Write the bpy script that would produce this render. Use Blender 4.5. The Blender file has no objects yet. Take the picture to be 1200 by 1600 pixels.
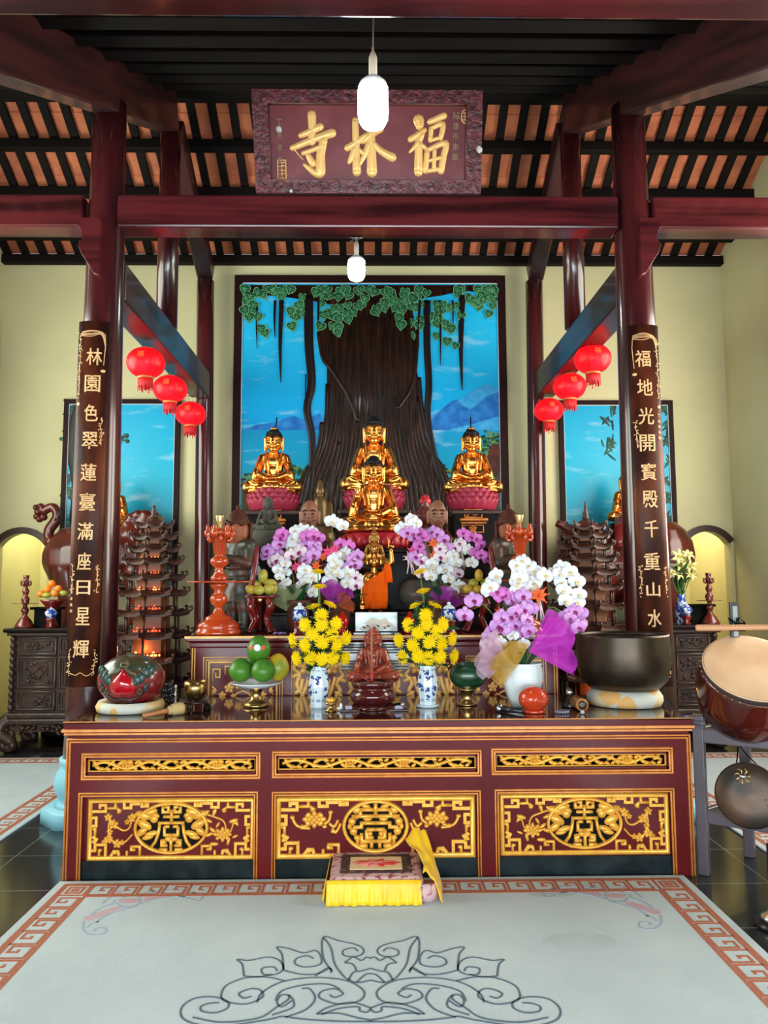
import bpy, math, random
from mathutils import Vector, Matrix, Euler, noise
from mathutils.geometry import tessellate_polygon
C = bpy.context.scene.collection
SC = bpy.context.scene
PI = math.pi
random.seed(7)
# ------------------------------------------------------------------ camera
F, CX, CY = 1200.0, 600.0, 800.0
CAM = Vector((0, 0, 1.5))
YAW, PITCH, ROLL = math.atan(19/1200), math.atan(115/1200), 0.0041
cam_d = bpy.data.cameras.new('camera'); cam = bpy.data.objects.new('camera', cam_d); C.objects.link(cam)
cam_d.sensor_fit = 'VERTICAL'; cam_d.sensor_height = 24; cam_d.lens = 18.0; cam_d.clip_start = .05
CR = Matrix.Rotation(-YAW, 3, 'Z') @ Matrix.Rotation(PI/2+PITCH, 3, 'X') @ Matrix.Rotation(-ROLL, 3, 'Z')
cam.location = CAM; cam.rotation_euler = CR.to_euler()
SC.camera = cam
# ------------------------------------------------------------------ light, world, exposure
w = bpy.data.worlds.new('sky'); SC.world = w; w.use_nodes = True
w.node_tree.nodes['Background'].inputs[0].default_value = (.75, .88, 1, 1)
w.node_tree.nodes['Background'].inputs[1].default_value = .6
SC.view_settings.view_transform = 'Standard'; SC.view_settings.look = 'None'
SC.view_settings.gamma = 1; SC.view_settings.use_curve_mapping = False
SC.view_settings.exposure = 0.85
SC.cycles.use_denoising = True
SC.cycles.max_bounces = 7; SC.cycles.diffuse_bounces = 4; SC.cycles.glossy_bounces = 4
SC.cycles.transparent_max_bounces = 12; SC.cycles.sample_clamp_indirect = 6; SC.cycles.caustics_reflective = False
def area(name, loc, rot, sx, sy, power, col):
    d = bpy.data.lights.new(name, 'AREA'); d.shape = 'RECTANGLE'; d.size = sx; d.size_y = sy
    d.energy = power; d.color = col
    o = bpy.data.objects.new(name, d); C.objects.link(o); o.location = loc; o.rotation_euler = rot
    return o
area('daylight_front_doors', (0, -1.75, 1.75), (PI/2*1.0, 0, 0), 6.6, 2.7, 540, (.82, .94, 1))
area('side_fill_right', (4.0, 5.2, 2.9), (PI/2, 0, PI/2), 3.6, 2.4, 150, (1, .95, .84))  # added fill to brighten the back of the hall; no window here
area('side_fill_left', (-4.14, 5.2, 2.9), (PI/2, 0, -PI/2), 3.6, 2.4, 135, (.93, 1, .90))  # same added fill from the left; the wall behind it is closed
area('corridor_lamp_right', (3.7, 9.4, 2.8), (0, 0, 0), .8, .6, 22, (1, .86, .5))
area('corridor_lamp_left', (-3.8, 9.4, 2.8), (0, 0, 0), .8, .6, 18, (.98, .95, .55))

# ------------------------------------------------------------------ pixel helpers (1200 x 1600 frame)
def at(px, py, Y):
    d = CR @ Vector(((px-CX)/F, -(py-CY)/F, -1)); t = (Y-CAM.y)/d.y
    return CAM + d*t
def atz(px, py, z):
    d = CR @ Vector(((px-CX)/F, -(py-CY)/F, -1)); t = (z-CAM.z)/d.z
    return CAM + d*t
def proj(p):
    q = CR.transposed() @ (Vector(p)-CAM); return CX+F*q.x/-q.z, CY-F*q.y/-q.z
def xat(px, Y, z):
    x = 0.
    for _ in range(4):
        a = proj((x, Y, z))[0]; b = proj((x+.01, Y, z))[0]; x += (px-a)/((b-a)/.01)
    return x
def zat(py, Y): return at(590, py, Y).z
def on(px, Y, z): return Vector((xat(px, Y, z), Y, z))
def V(*a): return Vector(a)

# ------------------------------------------------------------------ materials
MATS = {}
def _n(nt, t, **k):
    n = nt.nodes.new(t)
    for a, b in k.items(): setattr(n, a, b)
    return n
def mat(name, col, rough=.5, metal=0, coat=0, col2=None, scale=6, stretch=(1, 1, 1), lo=.4, hi=.65, bump=0, bscale=None,
        emit=0, ecol=None, trans=0, alpha=1, detail=4, tex='NOISE', spec=.5, sheen=0):
    if name in MATS: return MATS[name]
    m = bpy.data.materials.new(name); m.use_nodes = True; nt = m.node_tree; b = nt.nodes['Principled BSDF']
    c4 = lambda c: (c[0], c[1], c[2], 1)
    b.inputs['Base Color'].default_value = c4(col); b.inputs['Roughness'].default_value = rough
    b.inputs['Metallic'].default_value = metal; b.inputs['Coat Weight'].default_value = coat
    b.inputs['Coat Roughness'].default_value = .08; b.inputs['Specular IOR Level'].default_value = spec
    if sheen: b.inputs['Sheen Weight'].default_value = sheen
    if trans: b.inputs['Transmission Weight'].default_value = trans
    if alpha < 1: b.inputs['Alpha'].default_value = alpha
    if emit:
        b.inputs['Emission Color'].default_value = c4(ecol or col); b.inputs['Emission Strength'].default_value = emit
    if col2 or bump:
        tc = _n(nt, 'ShaderNodeTexCoord'); mp = _n(nt, 'ShaderNodeMapping'); mp.inputs['Scale'].default_value = stretch
        nt.links.new(tc.outputs['Object'], mp.inputs[0])
        if tex == 'NOISE':
            t = _n(nt, 'ShaderNodeTexNoise'); t.inputs['Detail'].default_value = detail; out = t.outputs[0]
        elif tex == 'VORONOI':
            t = _n(nt, 'ShaderNodeTexVoronoi'); out = t.outputs[0]
        t.inputs['Scale'].default_value = scale; nt.links.new(mp.outputs[0], t.inputs['Vector'])
        if col2:
            r = _n(nt, 'ShaderNodeValToRGB'); r.color_ramp.elements[0].position = lo; r.color_ramp.elements[1].position = hi
            r.color_ramp.elements[0].color = c4(col); r.color_ramp.elements[1].color = c4(col2)
            nt.links.new(out, r.inputs[0]); nt.links.new(r.outputs[0], b.inputs['Base Color'])
        if bump:
            if bscale:
                t = _n(nt, 'ShaderNodeTexNoise'); t.inputs['Scale'].default_value = bscale; t.inputs['Detail'].default_value = 3
                nt.links.new(mp.outputs[0], t.inputs['Vector']); out = t.outputs[0]
            bu = _n(nt, 'ShaderNodeBump'); bu.inputs['Strength'].default_value = bump; bu.inputs['Distance'].default_value = .01
            nt.links.new(out, bu.inputs['Height']); nt.links.new(bu.outputs[0], b.inputs['Normal'])
    MATS[name] = m
    return m
M = {}
def lacquer(name, c1, c2, stretch, scale=3, rough=.22): 
    return mat(name, c1, rough, 0, .35, c2, scale, stretch, .42, .62, .05, bscale=scale*1.5, detail=6)
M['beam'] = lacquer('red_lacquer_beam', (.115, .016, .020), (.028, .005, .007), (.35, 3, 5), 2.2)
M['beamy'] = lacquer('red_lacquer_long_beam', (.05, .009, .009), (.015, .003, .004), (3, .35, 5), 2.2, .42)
M['column'] = lacquer('red_lacquer_column', (.072, .010, .012), (.020, .004, .006), (3, 3, .3), 2.2, .2)
M['darkwood'] = lacquer('dark_timber', (.05, .014, .012), (.012, .004, .004), (.4, 3, 3), 2.5, .35)
M['purlin'] = mat('dark_purlin', (.008, .005, .004), .7, spec=.15, col2=(.004, .003, .003), scale=3, stretch=(.3, 3, 3))
M['tile'] = mat('terracotta_tile', (.68, .20, .085), .8, col2=(.40, .10, .05), scale=4, lo=.4, hi=.75, bump=.2)
M['wall'] = mat('cream_plaster', (.67, .615, .355), .8, spec=.2, col2=(.63, .585, .335), scale=2, bump=.03, bscale=60)
M['lacq'] = mat('maroon_lacquer', (.125, .008, .010), .22, 0, .0, (.085, .006, .008), 1.5, (1, 1, 1), .35, .7, .03, bscale=12, spec=.28)
M['line'] = mat('orange_gilt_line', (.75, .27, .055), .4, .15, col2=(.60, .20, .04), scale=20)
M['gilt'] = mat('yellow_gilt_carving', (.86, .44, .055), .35, .25, col2=(.74, .34, .04), scale=14, bump=.2, bscale=60)
M['gilt2'] = mat('pale_gilt_carving', (.85, .50, .15), .4, .1, col2=(.66, .34, .08), scale=14, bump=.2, bscale=60)
M['black'] = mat('black_backing', (.004, .003, .003), .6, spec=.08)
M['marble'] = mat('black_marble_strip', (.008, .014, .016), .2, spec=.25, col2=(.02, .03, .034), scale=8)
M['tabletop'] = mat('dark_polished_top', (.018, .007, .006), .10, 0, .6, (.035, .012, .008), 4, (.5, 3, 1), .4, .7)
M['carved'] = mat('carved_dark_wood', (.050, .020, .013), .38, 0, .1, (.022, .009, .007), 6, (1, 1, 1), .35, .7, .25, bscale=30)
M['ebony'] = mat('black_lacquer_wood', (.006, .004, .004), .35, 0, 0, (.014, .006, .005), 5, spec=.10)
M['gold'] = mat('gilded_statue', (.80, .36, .085), .28, 1, 0, (.64, .25, .05), 3, (1, 1, 1), .4, .7, .05, bscale=12)
M['oldgold'] = mat('matte_gold', (.62, .33, .085), .38, .85)
M['hair'] = mat('black_hair_paint', (.006, .006, .010), .45, spec=.2, bump=.6, tex='VORONOI', scale=42)
M['brass'] = mat('brass', (.55, .36, .13), .28, 1, 0, (.35, .22, .08), 12)
M['white'] = mat('white_ceramic', (.80, .86, .88), .15, 0, .3)
M['stone'] = mat('grey_green_stone', (.085, .085, .06), .8, col2=(.05, .05, .038), scale=8, bump=.2)

# ------------------------------------------------------------------ mesh builder
def basis(o, x, y, n): return Matrix(((x[0], y[0], n[0], o[0]), (x[1], y[1], n[1], o[1]), (x[2], y[2], n[2], o[2]), (0, 0, 0, 1)))
def front(o): return basis(o, (1, 0, 0), (0, 0, 1), (0, -1, 0))       # u right, v up, n towards the viewer
def flat(o): return basis(o, (1, 0, 0), (0, 1, 0), (0, 0, 1))
class MB:
    def __init__(s): s.v = []; s.f = []; s.mi = []; s.sm = []; s.m = 0; s.smooth = True
    def _add(s, vs, fs, smooth=None):
        b = len(s.v); s.v += [Vector(v) for v in vs]
        for f in fs:
            s.f.append([i+b for i in f]); s.mi.append(s.m); s.sm.append(s.smooth if smooth is None else smooth)
        return s
    def box(s, c, d, R=None, taper=1, ch=0):
        hx, hy, hz = d[0]/2, d[1]/2, d[2]/2
        vs = []
        for z, t in ((-hz, 1), (hz, taper)):
            for x, y in ((-hx, -hy), (hx, -hy), (hx, hy), (-hx, hy)): vs.append(Vector((x*t, y*t, z)))
        if R: vs = [R @ v for v in vs]
        return s._add([v+Vector(c) for v in vs], [(3, 2, 1, 0), (4, 5, 6, 7), (0, 1, 5, 4), (1, 2, 6, 5), (2, 3, 7, 6), (3, 0, 4, 7)], False)
    def bb(s, a, b): 
        a, b = Vector(a), Vector(b); return s.box((a+b)/2, (abs(b.x-a.x), abs(b.y-a.y), abs(b.z-a.z)))
    def tube(s, pts, r, seg=8, caps=True, sq=None, closed=False):
        pts = [Vector(p) for p in pts]; n = len(pts); rs = r if isinstance(r, (list, tuple)) else [r]*n
        vs = []; fs = []; up = None
        for i, p in enumerate(pts):
            t = (pts[(i+1) % n]-pts[i-1]) if closed else (pts[min(i+1, n-1)]-pts[max(i-1, 0)])
            if t.length < 1e-9: t = Vector((0, 0, 1))
            t.normalize()
            if up is None:
                up = Vector((0, 0, 1)) if abs(t.z) < .9 else Vector((0, 1, 0))
            a = t.cross(up)
            if a.length < 1e-6: a = t.cross(Vector((1, 0, 0)))
            a.normalize(); b = a.cross(t); up = b
            for k in range(seg):
                th = 2*PI*k/seg; vs.append(p+a*(rs[i]*math.cos(th))+b*(rs[i]*(sq or 1)*math.sin(th)))
        for i in range(n if closed else n-1):
            for k in range(seg):
                j = (i+1) % n; fs.append((i*seg+k, i*seg+(k+1) % seg, j*seg+(k+1) % seg, j*seg+k))
        if caps and not closed:
            fs.append(tuple(range(seg-1, -1, -1))); fs.append(tuple((n-1)*seg+k for k in range(seg)))
        return s._add(vs, fs)
    def lathe(s, prof, seg=24, c=(0, 0, 0), R=None, sx=1, sy=1, rot=0):
        vs = []; fs = []; n = len(prof)
        for r, z in prof:
            for k in range(seg):
                th = 2*PI*k/seg+rot; v = Vector((r*math.cos(th)*sx, r*math.sin(th)*sy, z)); vs.append((R @ v if R else v)+Vector(c))
        for i in range(n-1):
            for k in range(seg): fs.append((i*seg+k, i*seg+(k+1) % seg, (i+1)*seg+(k+1) % seg, (i+1)*seg+k))
        if prof[0][0] > 1e-5: fs.append(tuple(range(seg-1, -1, -1)))
        if prof[-1][0] > 1e-5: fs.append(tuple((n-1)*seg+k for k in range(seg)))
        return s._add(vs, fs)
    def ell(s, c, r, R=None, seg=14, rings=8):
        if not isinstance(r, (list, tuple)): r = (r, r, r)
        vs = []; fs = []
        T = lambda v: ((R @ v) if R else v)+Vector(c)
        vs.append(T(Vector((0, 0, -r[2]))))
        for i in range(1, rings):
            ph = -PI/2+PI*i/rings
            for k in range(seg):
                th = 2*PI*k/seg; vs.append(T(Vector((r[0]*math.cos(ph)*math.cos(th), r[1]*math.cos(ph)*math.sin(th), r[2]*math.sin(ph)))))
        vs.append(T(Vector((0, 0, r[2])))); L = len(vs)-1
        for k in range(seg): fs.append((0, 1+(k+1) % seg, 1+k))
        for i in range(rings-2):
            for k in range(seg):
                a = 1+i*seg; fs.append((a+k, a+(k+1) % seg, a+seg+(k+1) % seg, a+seg+k))
        a = 1+(rings-2)*seg
        for k in range(seg): fs.append((a+k, a+(k+1) % seg, L))
        return s._add(vs, fs)
    def cap(s, p0, p1, r0, r1=None, seg=10):
        r1 = r0 if r1 is None else r1; p0, p1 = Vector(p0), Vector(p1); d = p1-p0; L = d.length
        R = Vector((0, 0, 1)).rotation_difference(d.normalized() if L > 1e-9 else Vector((0, 0, 1))).to_matrix()
        prof = [(1e-6, -r0)]+[(r0*math.cos(a), r0*math.sin(a)) for a in (-1.1, -.55, 0)]+[(r1*math.cos(a), L+r1*math.sin(a)) for a in (0, .55, 1.1)]+[(1e-6, L+r1)]
        return s.lathe(prof, seg, p0, R)
    def prism(s, pts, h, T, h0=0, bot=True):
        ps = [Vector((p[0], p[1], 0)) for p in pts]; n = len(ps)
        tri = tessellate_polygon([ps])
        ar = sum(ps[i].x*ps[(i+1) % n].y-ps[(i+1) % n].x*ps[i].y for i in range(n))
        vs = [T @ Vector((p.x, p.y, h)) for p in ps]+[T @ Vector((p.x, p.y, h0)) for p in ps]; fs = []
        for t in tri:
            a, b, c = t
            cr = (ps[b]-ps[a]).cross(ps[c]-ps[a]).z
            t = (a, b, c) if cr > 0 else (a, c, b)
            fs.append(t)
            if bot: fs.append(tuple(i+n for i in reversed(t)))
        for i in range(n):
            j = (i+1) % n; fs.append((i, i+n, j+n, j) if ar > 0 else (j, j+n, i+n, i))
        return s._add(vs, fs, False)
    def stroke(s, pts, w, h, T, closed=False, prof='round', h0=0):
        """a raised ribbon along a 2-d path; w may be a list"""
        P = [Vector((p[0], p[1])) for p in pts]; n = len(P); ws = w if isinstance(w, (list, tuple)) else [w]*n
        cs = {'round': ((-.5, 0), (-.38, .72), (0, 1), (.38, .72), (.5, 0)), 'flat': ((-.5, 0), (-.5, 1), (.5, 1), (.5, 0)), 'ridge': ((-.5, 0), (0, 1), (.5, 0))}[prof]
        vs = []; fs = []; k = len(cs)
        for i in range(n):
            a = P[i-1] if (i > 0 or closed) else None; b = P[(i+1) % n] if (i < n-1 or closed) else None
            d0 = (P[i]-a).normalized() if a is not None and (P[i]-a).length > 1e-9 else None
            d1 = (b-P[i]).normalized() if b is not None and (b-P[i]).length > 1e-9 else None
            d0 = d0 or d1 or Vector((1, 0)); d1 = d1 or d0
            t = d0+d1
            t = t.normalized() if t.length > 1e-6 else d1
            nn = Vector((-t.y, t.x)); m = 1/max(.5, nn.dot(Vector((-d1.y, d1.x))))
            for u, v in cs:
                q = P[i]-nn*(u*ws[i]*m); vs.append(T @ Vector((q.x, q.y, h0+h*v)))
        for i in range(n if closed else n-1):
            j = (i+1) % n
            for q in range(k-1): fs.append((i*k+q, j*k+q, j*k+q+1, i*k+q+1))
        if not closed:
            fs.append(tuple(range(k))); fs.append(tuple((n-1)*k+q for q in range(k-1, -1, -1)))
        return s._add(vs, fs, prof == 'round')
    def blob(s, c, r, h, T, rot=0, seg=12):
        vs = []; fs = []; R = ((1, 0), (.8, .6), (.4, .92))
        cr, sr = math.cos(rot), math.sin(rot)
        for f_, z in R:
            for k in range(seg):
                a = 2*PI*k/seg; x, y = r[0]*f_*math.cos(a), r[1]*f_*math.sin(a); vs.append(T @ Vector((c[0]+x*cr-y*sr, c[1]+x*sr+y*cr, h*z)))
        vs.append(T @ Vector((c[0], c[1], h)))
        for i in range(2):
            for k in range(seg): fs.append((i*seg+k, i*seg+(k+1) % seg, (i+1)*seg+(k+1) % seg, (i+1)*seg+k))
        for k in range(seg): fs.append((2*seg+k, 2*seg+(k+1) % seg, 3*seg))
        return s._add(vs, fs)
    def sheet(s, rows, th=0):
        """grid of points -> surface (optionally with thickness along face normals)"""
        nr, nc = len(rows), len(rows[0]); vs = [Vector(p) for r in rows for p in r]
        fs = [(i*nc+j, i*nc+j+1, (i+1)*nc+j+1, (i+1)*nc+j) for i in range(nr-1) for j in range(nc-1)]
        if th:
            ns = [Vector() for _ in vs]
            for f in fs:
                n = (vs[f[1]]-vs[f[0]]).cross(vs[f[3]]-vs[f[0]])
                for i in f: ns[i] += n
            L = len(vs); vs = vs+[v-(n.normalized() if n.length > 1e-12 else Vector((0, 0, 1)))*th for v, n in zip(vs, ns)]
            fs2 = [tuple(i+L for i in reversed(f)) for f in fs]
            rim = [i for i in range(nc)]+[i*nc+nc-1 for i in range(1, nr)]+[(nr-1)*nc+j for j in range(nc-2, -1, -1)]+[i*nc for i in range(nr-2, 0, -1)]
            fs2 += [(rim[i], rim[(i+1) % len(rim)], rim[(i+1) % len(rim)]+L, rim[i]+L)[::-1] for i in range(len(rim))]
            fs += fs2
        return s._add(vs, fs)
    def xf(s, Mx):
        s.v = [Mx @ v for v in s.v]; return s
    def add(s, o, Mx=None):
        b = len(s.v); s.v += [(Mx @ v if Mx else v.copy()) for v in o.v]; s.f += [[i+b for i in f] for f in o.f]; s.mi += [m for m in o.mi]; s.sm += o.sm
        return s
    def mesh(s, name, mats):
        me = bpy.data.meshes.new(name); me.from_pydata([tuple(v) for v in s.v], [], s.f)
        for m in (mats if isinstance(mats, (list, tuple)) else [mats]): me.materials.append(m)
        me.polygons.foreach_set('material_index', s.mi); me.polygons.foreach_set('use_smooth', s.sm); me.update()
        return me
    def build(s, name, mats, parent=None, world=False, bevel=0, loc=None):
        if world and parent:
            o = parent.location
            s.v = [v-o for v in s.v]
        if loc is not None: s.v = [v-Vector(loc) for v in s.v]
        return obj(name, s.mesh(name, mats), parent, bevel, loc)
def obj(name, me, parent=None, bevel=0, loc=None):
    o = bpy.data.objects.new(name, me); C.objects.link(o)
    if parent: o.parent = parent
    if loc is not None: o.location = loc
    if bevel:
        b = o.modifiers.new('bevel', 'BEVEL'); b.width = bevel; b.segments = 2; b.limit_method = 'ANGLE'; b.angle_limit = .7
    return o
def tag(o, label, cat, group=None, kind=None):
    o['label'] = label; o['category'] = cat
    if group: o['group'] = group
    if kind: o['kind'] = kind
    return o
def thing(name, label, cat, loc=(0, 0, 0), rotz=0, group=None):
    o = bpy.data.objects.new(name, None); C.objects.link(o); o.location = loc; o.rotation_euler = (0, 0, rotz); o.empty_display_size = .05
    return tag(o, label, cat, group)
def struct(o): o['kind'] = 'structure'; return o
def dup(root, loc=None, rotz=None, label=None, group=None, scale=None):
    def cp(o, par):
        c = o.copy(); C.objects.link(c)
        if par: c.parent = par
        for ch in list(o.children): cp(ch, c)
        return c
    r = cp(root, None)
    if loc is not None: r.location = loc
    if rotz is not None: r.rotation_euler = (0, 0, rotz)
    if scale is not None: r.scale = scale if isinstance(scale, (list, tuple)) else (scale,)*3
    if label: r['label'] = label
    if group: r['group'] = group
    return r
def remat(o, table):
    """give a copied part its own mesh with other materials"""
    for q in [o]+list(o.children_recursive):
        if q.name.split('.')[0] in table and q.type == 'MESH':
            q.data = q.data.copy(); q.data.materials.clear(); q.data.materials.append(table[q.name.split('.')[0]])
def smooth_path(pts, n=6, closed=False):
    P = [Vector(p) for p in pts]; out = []; L = len(P)
    for i in range(L if closed else L-1):
        if closed: a, b, c, d = P[i-1], P[i], P[(i+1) % L], P[(i+2) % L]
        else: a, b, c, d = P[max(i-1, 0)], P[i], P[i+1], P[min(i+2, L-1)]
        for k in range(n):
            t = k/n; out.append(.5*((2*b)+(c-a)*t+(2*a-5*b+4*c-d)*t*t+(3*b-a-3*c+d)*t**3))
    if not closed: out.append(P[-1])
    return out
def sp2(pts, n=6, closed=False): return [(p.x, p.y) for p in smooth_path([(q[0], q[1], 0) for q in pts], n, closed)]
def text_mb(st, w, h, bold=.02, ext=.004):
    """glyphs of a font curve fitted to a w x h box, centred, in the uv plane"""
    cu = bpy.data.curves.new('t', 'FONT'); cu.body = st; cu.size = 1; cu.extrude = .5; cu.offset = bold; cu.resolution_u = 4
    o = bpy.data.objects.new('t', cu); C.objects.link(o)
    me = bpy.data.meshes.new_from_object(o.evaluated_get(bpy.context.evaluated_depsgraph_get()))
    bpy.data.objects.remove(o); bpy.data.curves.remove(cu)
    m = MB(); xs = [v.co.x for v in me.vertices]; ys = [v.co.y for v in me.vertices]
    if not xs: return m
    x0, x1, y0, y1 = min(xs), max(xs), min(ys), max(ys)
    sx = w/max(x1-x0, 1e-6); sy = h/max(y1-y0, 1e-6)
    m._add([((v.co.x-(x0+x1)/2)*sx, (v.co.y-(y0+y1)/2)*sy, (v.co.z+.5)*ext) for v in me.vertices], [tuple(p.vertices) for p in me.polygons], False)
    bpy.data.meshes.remove(me)
    return m
def remesh(mb, name, mats, voxel=.008, smooth=3):
    me = mb.mesh(name, mats); o = bpy.data.objects.new('t', me); C.objects.link(o)
    r = o.modifiers.new('r', 'REMESH'); r.mode = 'VOXEL'; r.voxel_size = voxel; r.use_smooth_shade = True
    if smooth:
        q = o.modifiers.new('s', 'SMOOTH'); q.factor = .5; q.iterations = smooth
    me2 = bpy.data.meshes.new_from_object(o.evaluated_get(bpy.context.evaluated_depsgraph_get()))
    bpy.data.objects.remove(o); bpy.data.meshes.remove(me); me2.name = name
    if not me2.materials: me2.materials.append(mats)
    return me2
def circ(c, r, n=24, a0=0, a1=2*PI):
    r = r if isinstance(r, (tuple, list)) else (r, r)
    full = abs(a1-a0-2*PI) < 1e-6
    return [(c[0]+r[0]*math.cos(a0+(a1-a0)*i/(n if full else n-1)), c[1]+r[1]*math.sin(a0+(a1-a0)*i/(n if full else n-1))) for i in range(n)]
# ================================================================== the setting
XL, XR, YW, YF = -4.17, 4.03, 8.5, -1.9
m = bpy.data.materials.new('black_floor_tile'); m.use_nodes = True; nt = m.node_tree; b = nt.nodes['Principled BSDF']
tc = _n(nt, 'ShaderNodeTexCoord'); br = _n(nt, 'ShaderNodeTexBrick'); br.offset = 0; br.inputs['Scale'].default_value = 1
br.inputs['Brick Width'].default_value = .5; br.inputs['Row Height'].default_value = .5; br.inputs['Mortar Size'].default_value = .0035
br.inputs['Color1'].default_value = (.011, .016, .018, 1); br.inputs['Color2'].default_value = (.020, .022, .022, 1); br.inputs['Mortar'].default_value = (.16, .15, .13, 1)
nt.links.new(tc.outputs['Object'], br.inputs[0]); nt.links.new(br.outputs[0], b.inputs['Base Color'])
b.inputs['Roughness'].default_value = .16; M['floor'] = m
o = MB().bb((XL-.3, YF, -.1), (XR+.3, 10.3, 0)).build('floor', M['floor']); struct(o)
H0 = 6.3
def wall(name, poly, T, h):
    return struct(MB().prism(poly, h, T).build(name, M['wall']))
# back wall with two arched doorways (uv = X, z)
def arch(x0, x1, zs, zc, n=14):
    c = (x0+x1)/2; hw = (x1-x0)/2; rise = zc-zs; R = (hw*hw+rise*rise)/(2*rise); a = math.asin(hw/R)
    return [(c+R*math.sin(-a+2*a*i/n), zc-R+R*math.cos(-a+2*a*i/n)) for i in range(n+1)]
AL = arch(-4.13, -3.56, 1.95, 2.10); AR = arch(3.46, 4.00, 1.95, 2.10)
poly = [(XL-.2, 0), (-4.13, 0)]+AL+[(-3.56, 0), (3.46, 0)]+AR+[(4.00, 0), (XR+.2, 0), (XR+.2, 5.26), (XL-.2, 5.26)]
wall('wall_back', poly, front((0, YW+.16, 0)), .16)
for k, (A, lab) in enumerate(((AL, 1), (AR, 2))):
    B = MB(); top = [(x, z+.03) for x, z in A]
    pts = [(A[0][0]-.05, A[0][1]+.005)]+[(x, z+.02) for x, z in A]+[(A[-1][0]+.05, A[-1][1]+.005)]
    pts = [p for p in pts if XL < p[0] < XR]
    B.stroke(pts, .072, .03, front((0, YW-.002, 0)), prof='flat')
    o = B.build('door_%d' % lab, M['darkwood']); struct(o)
gab = lambda y0, y1: None
rz = lambda Y: 6.20-.53*abs(Y-6.75)          # underside of the roof tiles
for nm, x in (('wall_left', XL-.2), ('wall_right', XR)):
    T = basis((x, 0, 0), (0, 1, 0), (0, 0, 1), (1, 0, 0))
    wall(nm, [(YF, 0), (8.5, 0), (8.5, rz(8.5)+.02), (6.75, rz(6.75)+.02), (YF, rz(YF)+.02 if rz(YF) > 0 else 2)], T, .2)
zf = rz(YF)
B = MB().bb((XL, YF-.05, 3.05), (XR, YF, 3.3)).bb((XL, YF-.05, 0), (-3.4, YF, 3.3)).bb((3.4, YF-.05, 0), (XR, YF, 3.3))
struct(B.build('wall_front', M['wall']))
B = MB().bb((XL-.2, 10.1, 0), (XR+.2, 10.2, 3.2)).bb((XL-.2, 8.66, 3.1), (XR+.2, 10.2, 3.2)).bb((XL-.25, 8.66, 0), (XL-.15, 10.2, 3.2)).bb((XR+.15, 8.66, 0), (XR+.25, 10.2, 3.2))
struct(B.build('wall_corridor', M['wall']))
# roof: tiled slopes with rafters and purlins as parts
def roof(name, Y0, Y1, rafters):
    B = MB(); rows = []
    n = 12
    for i in range(n):
        ya, yb = Y0+(Y1-Y0)*i/n, Y0+(Y1-Y0)*(i+1)/n
        za, zb = rz(ya)+.012*(i % 2), rz(yb)+.012*(i % 2)
        B._add([(XL-.2, ya, za), (XR+.2, ya, za), (XR+.2, yb, zb), (XL-.2, yb, zb), (XL-.2, ya, za+.06), (XR+.2, ya, za+.06), (XR+.2, yb, zb+.06), (XL-.2, yb, zb+.06)],
               [(0, 1, 2, 3), (7, 6, 5, 4), (0, 4, 5, 1), (2, 6, 7, 3)], False)
    root = struct(B.build(name, M['tile']))
    sgn = 1 if Y1 > Y0 else -1; ang = -math.atan(.53)*sgn
    if Y0 < 6.7 and Y1 < 6.8: ang = math.atan(.53)
    L = abs(Y1-Y0)/math.cos(math.atan(.53)); yc = (Y0+Y1)/2; zc = rz(yc)
    me = MB().box((0, 0, -.024), (.078, L, .04)).mesh('rafter', M['purlin'])
    for i in range(rafters):
        x = XL+.05+.2*i
        if x > XR: break
        o = obj('rafter', me, root); o.location = (x, yc, zc); o.rotation_euler = (ang, 0, 0)
    return root
rr = roof('ceiling', 6.75, 8.5, 42)
for y in (6.80, 7.24, 7.70, 8.16, 8.45):
    MB().box((-.07, y, rz(y)-.105), (XR-XL, .09, .10)).build('purlin', M['purlin'], rr, bevel=.008)
rf = roof('ceiling', YF, 6.75, 42)
for i in range(20):
    y = 6.67-.47*i
    if y < YF+.2: break
    MB().box((-.07, y, rz(y)-.115), (XR-XL, .10, .12)).build('purlin', M['purlin'], rf, bevel=.008)

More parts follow.
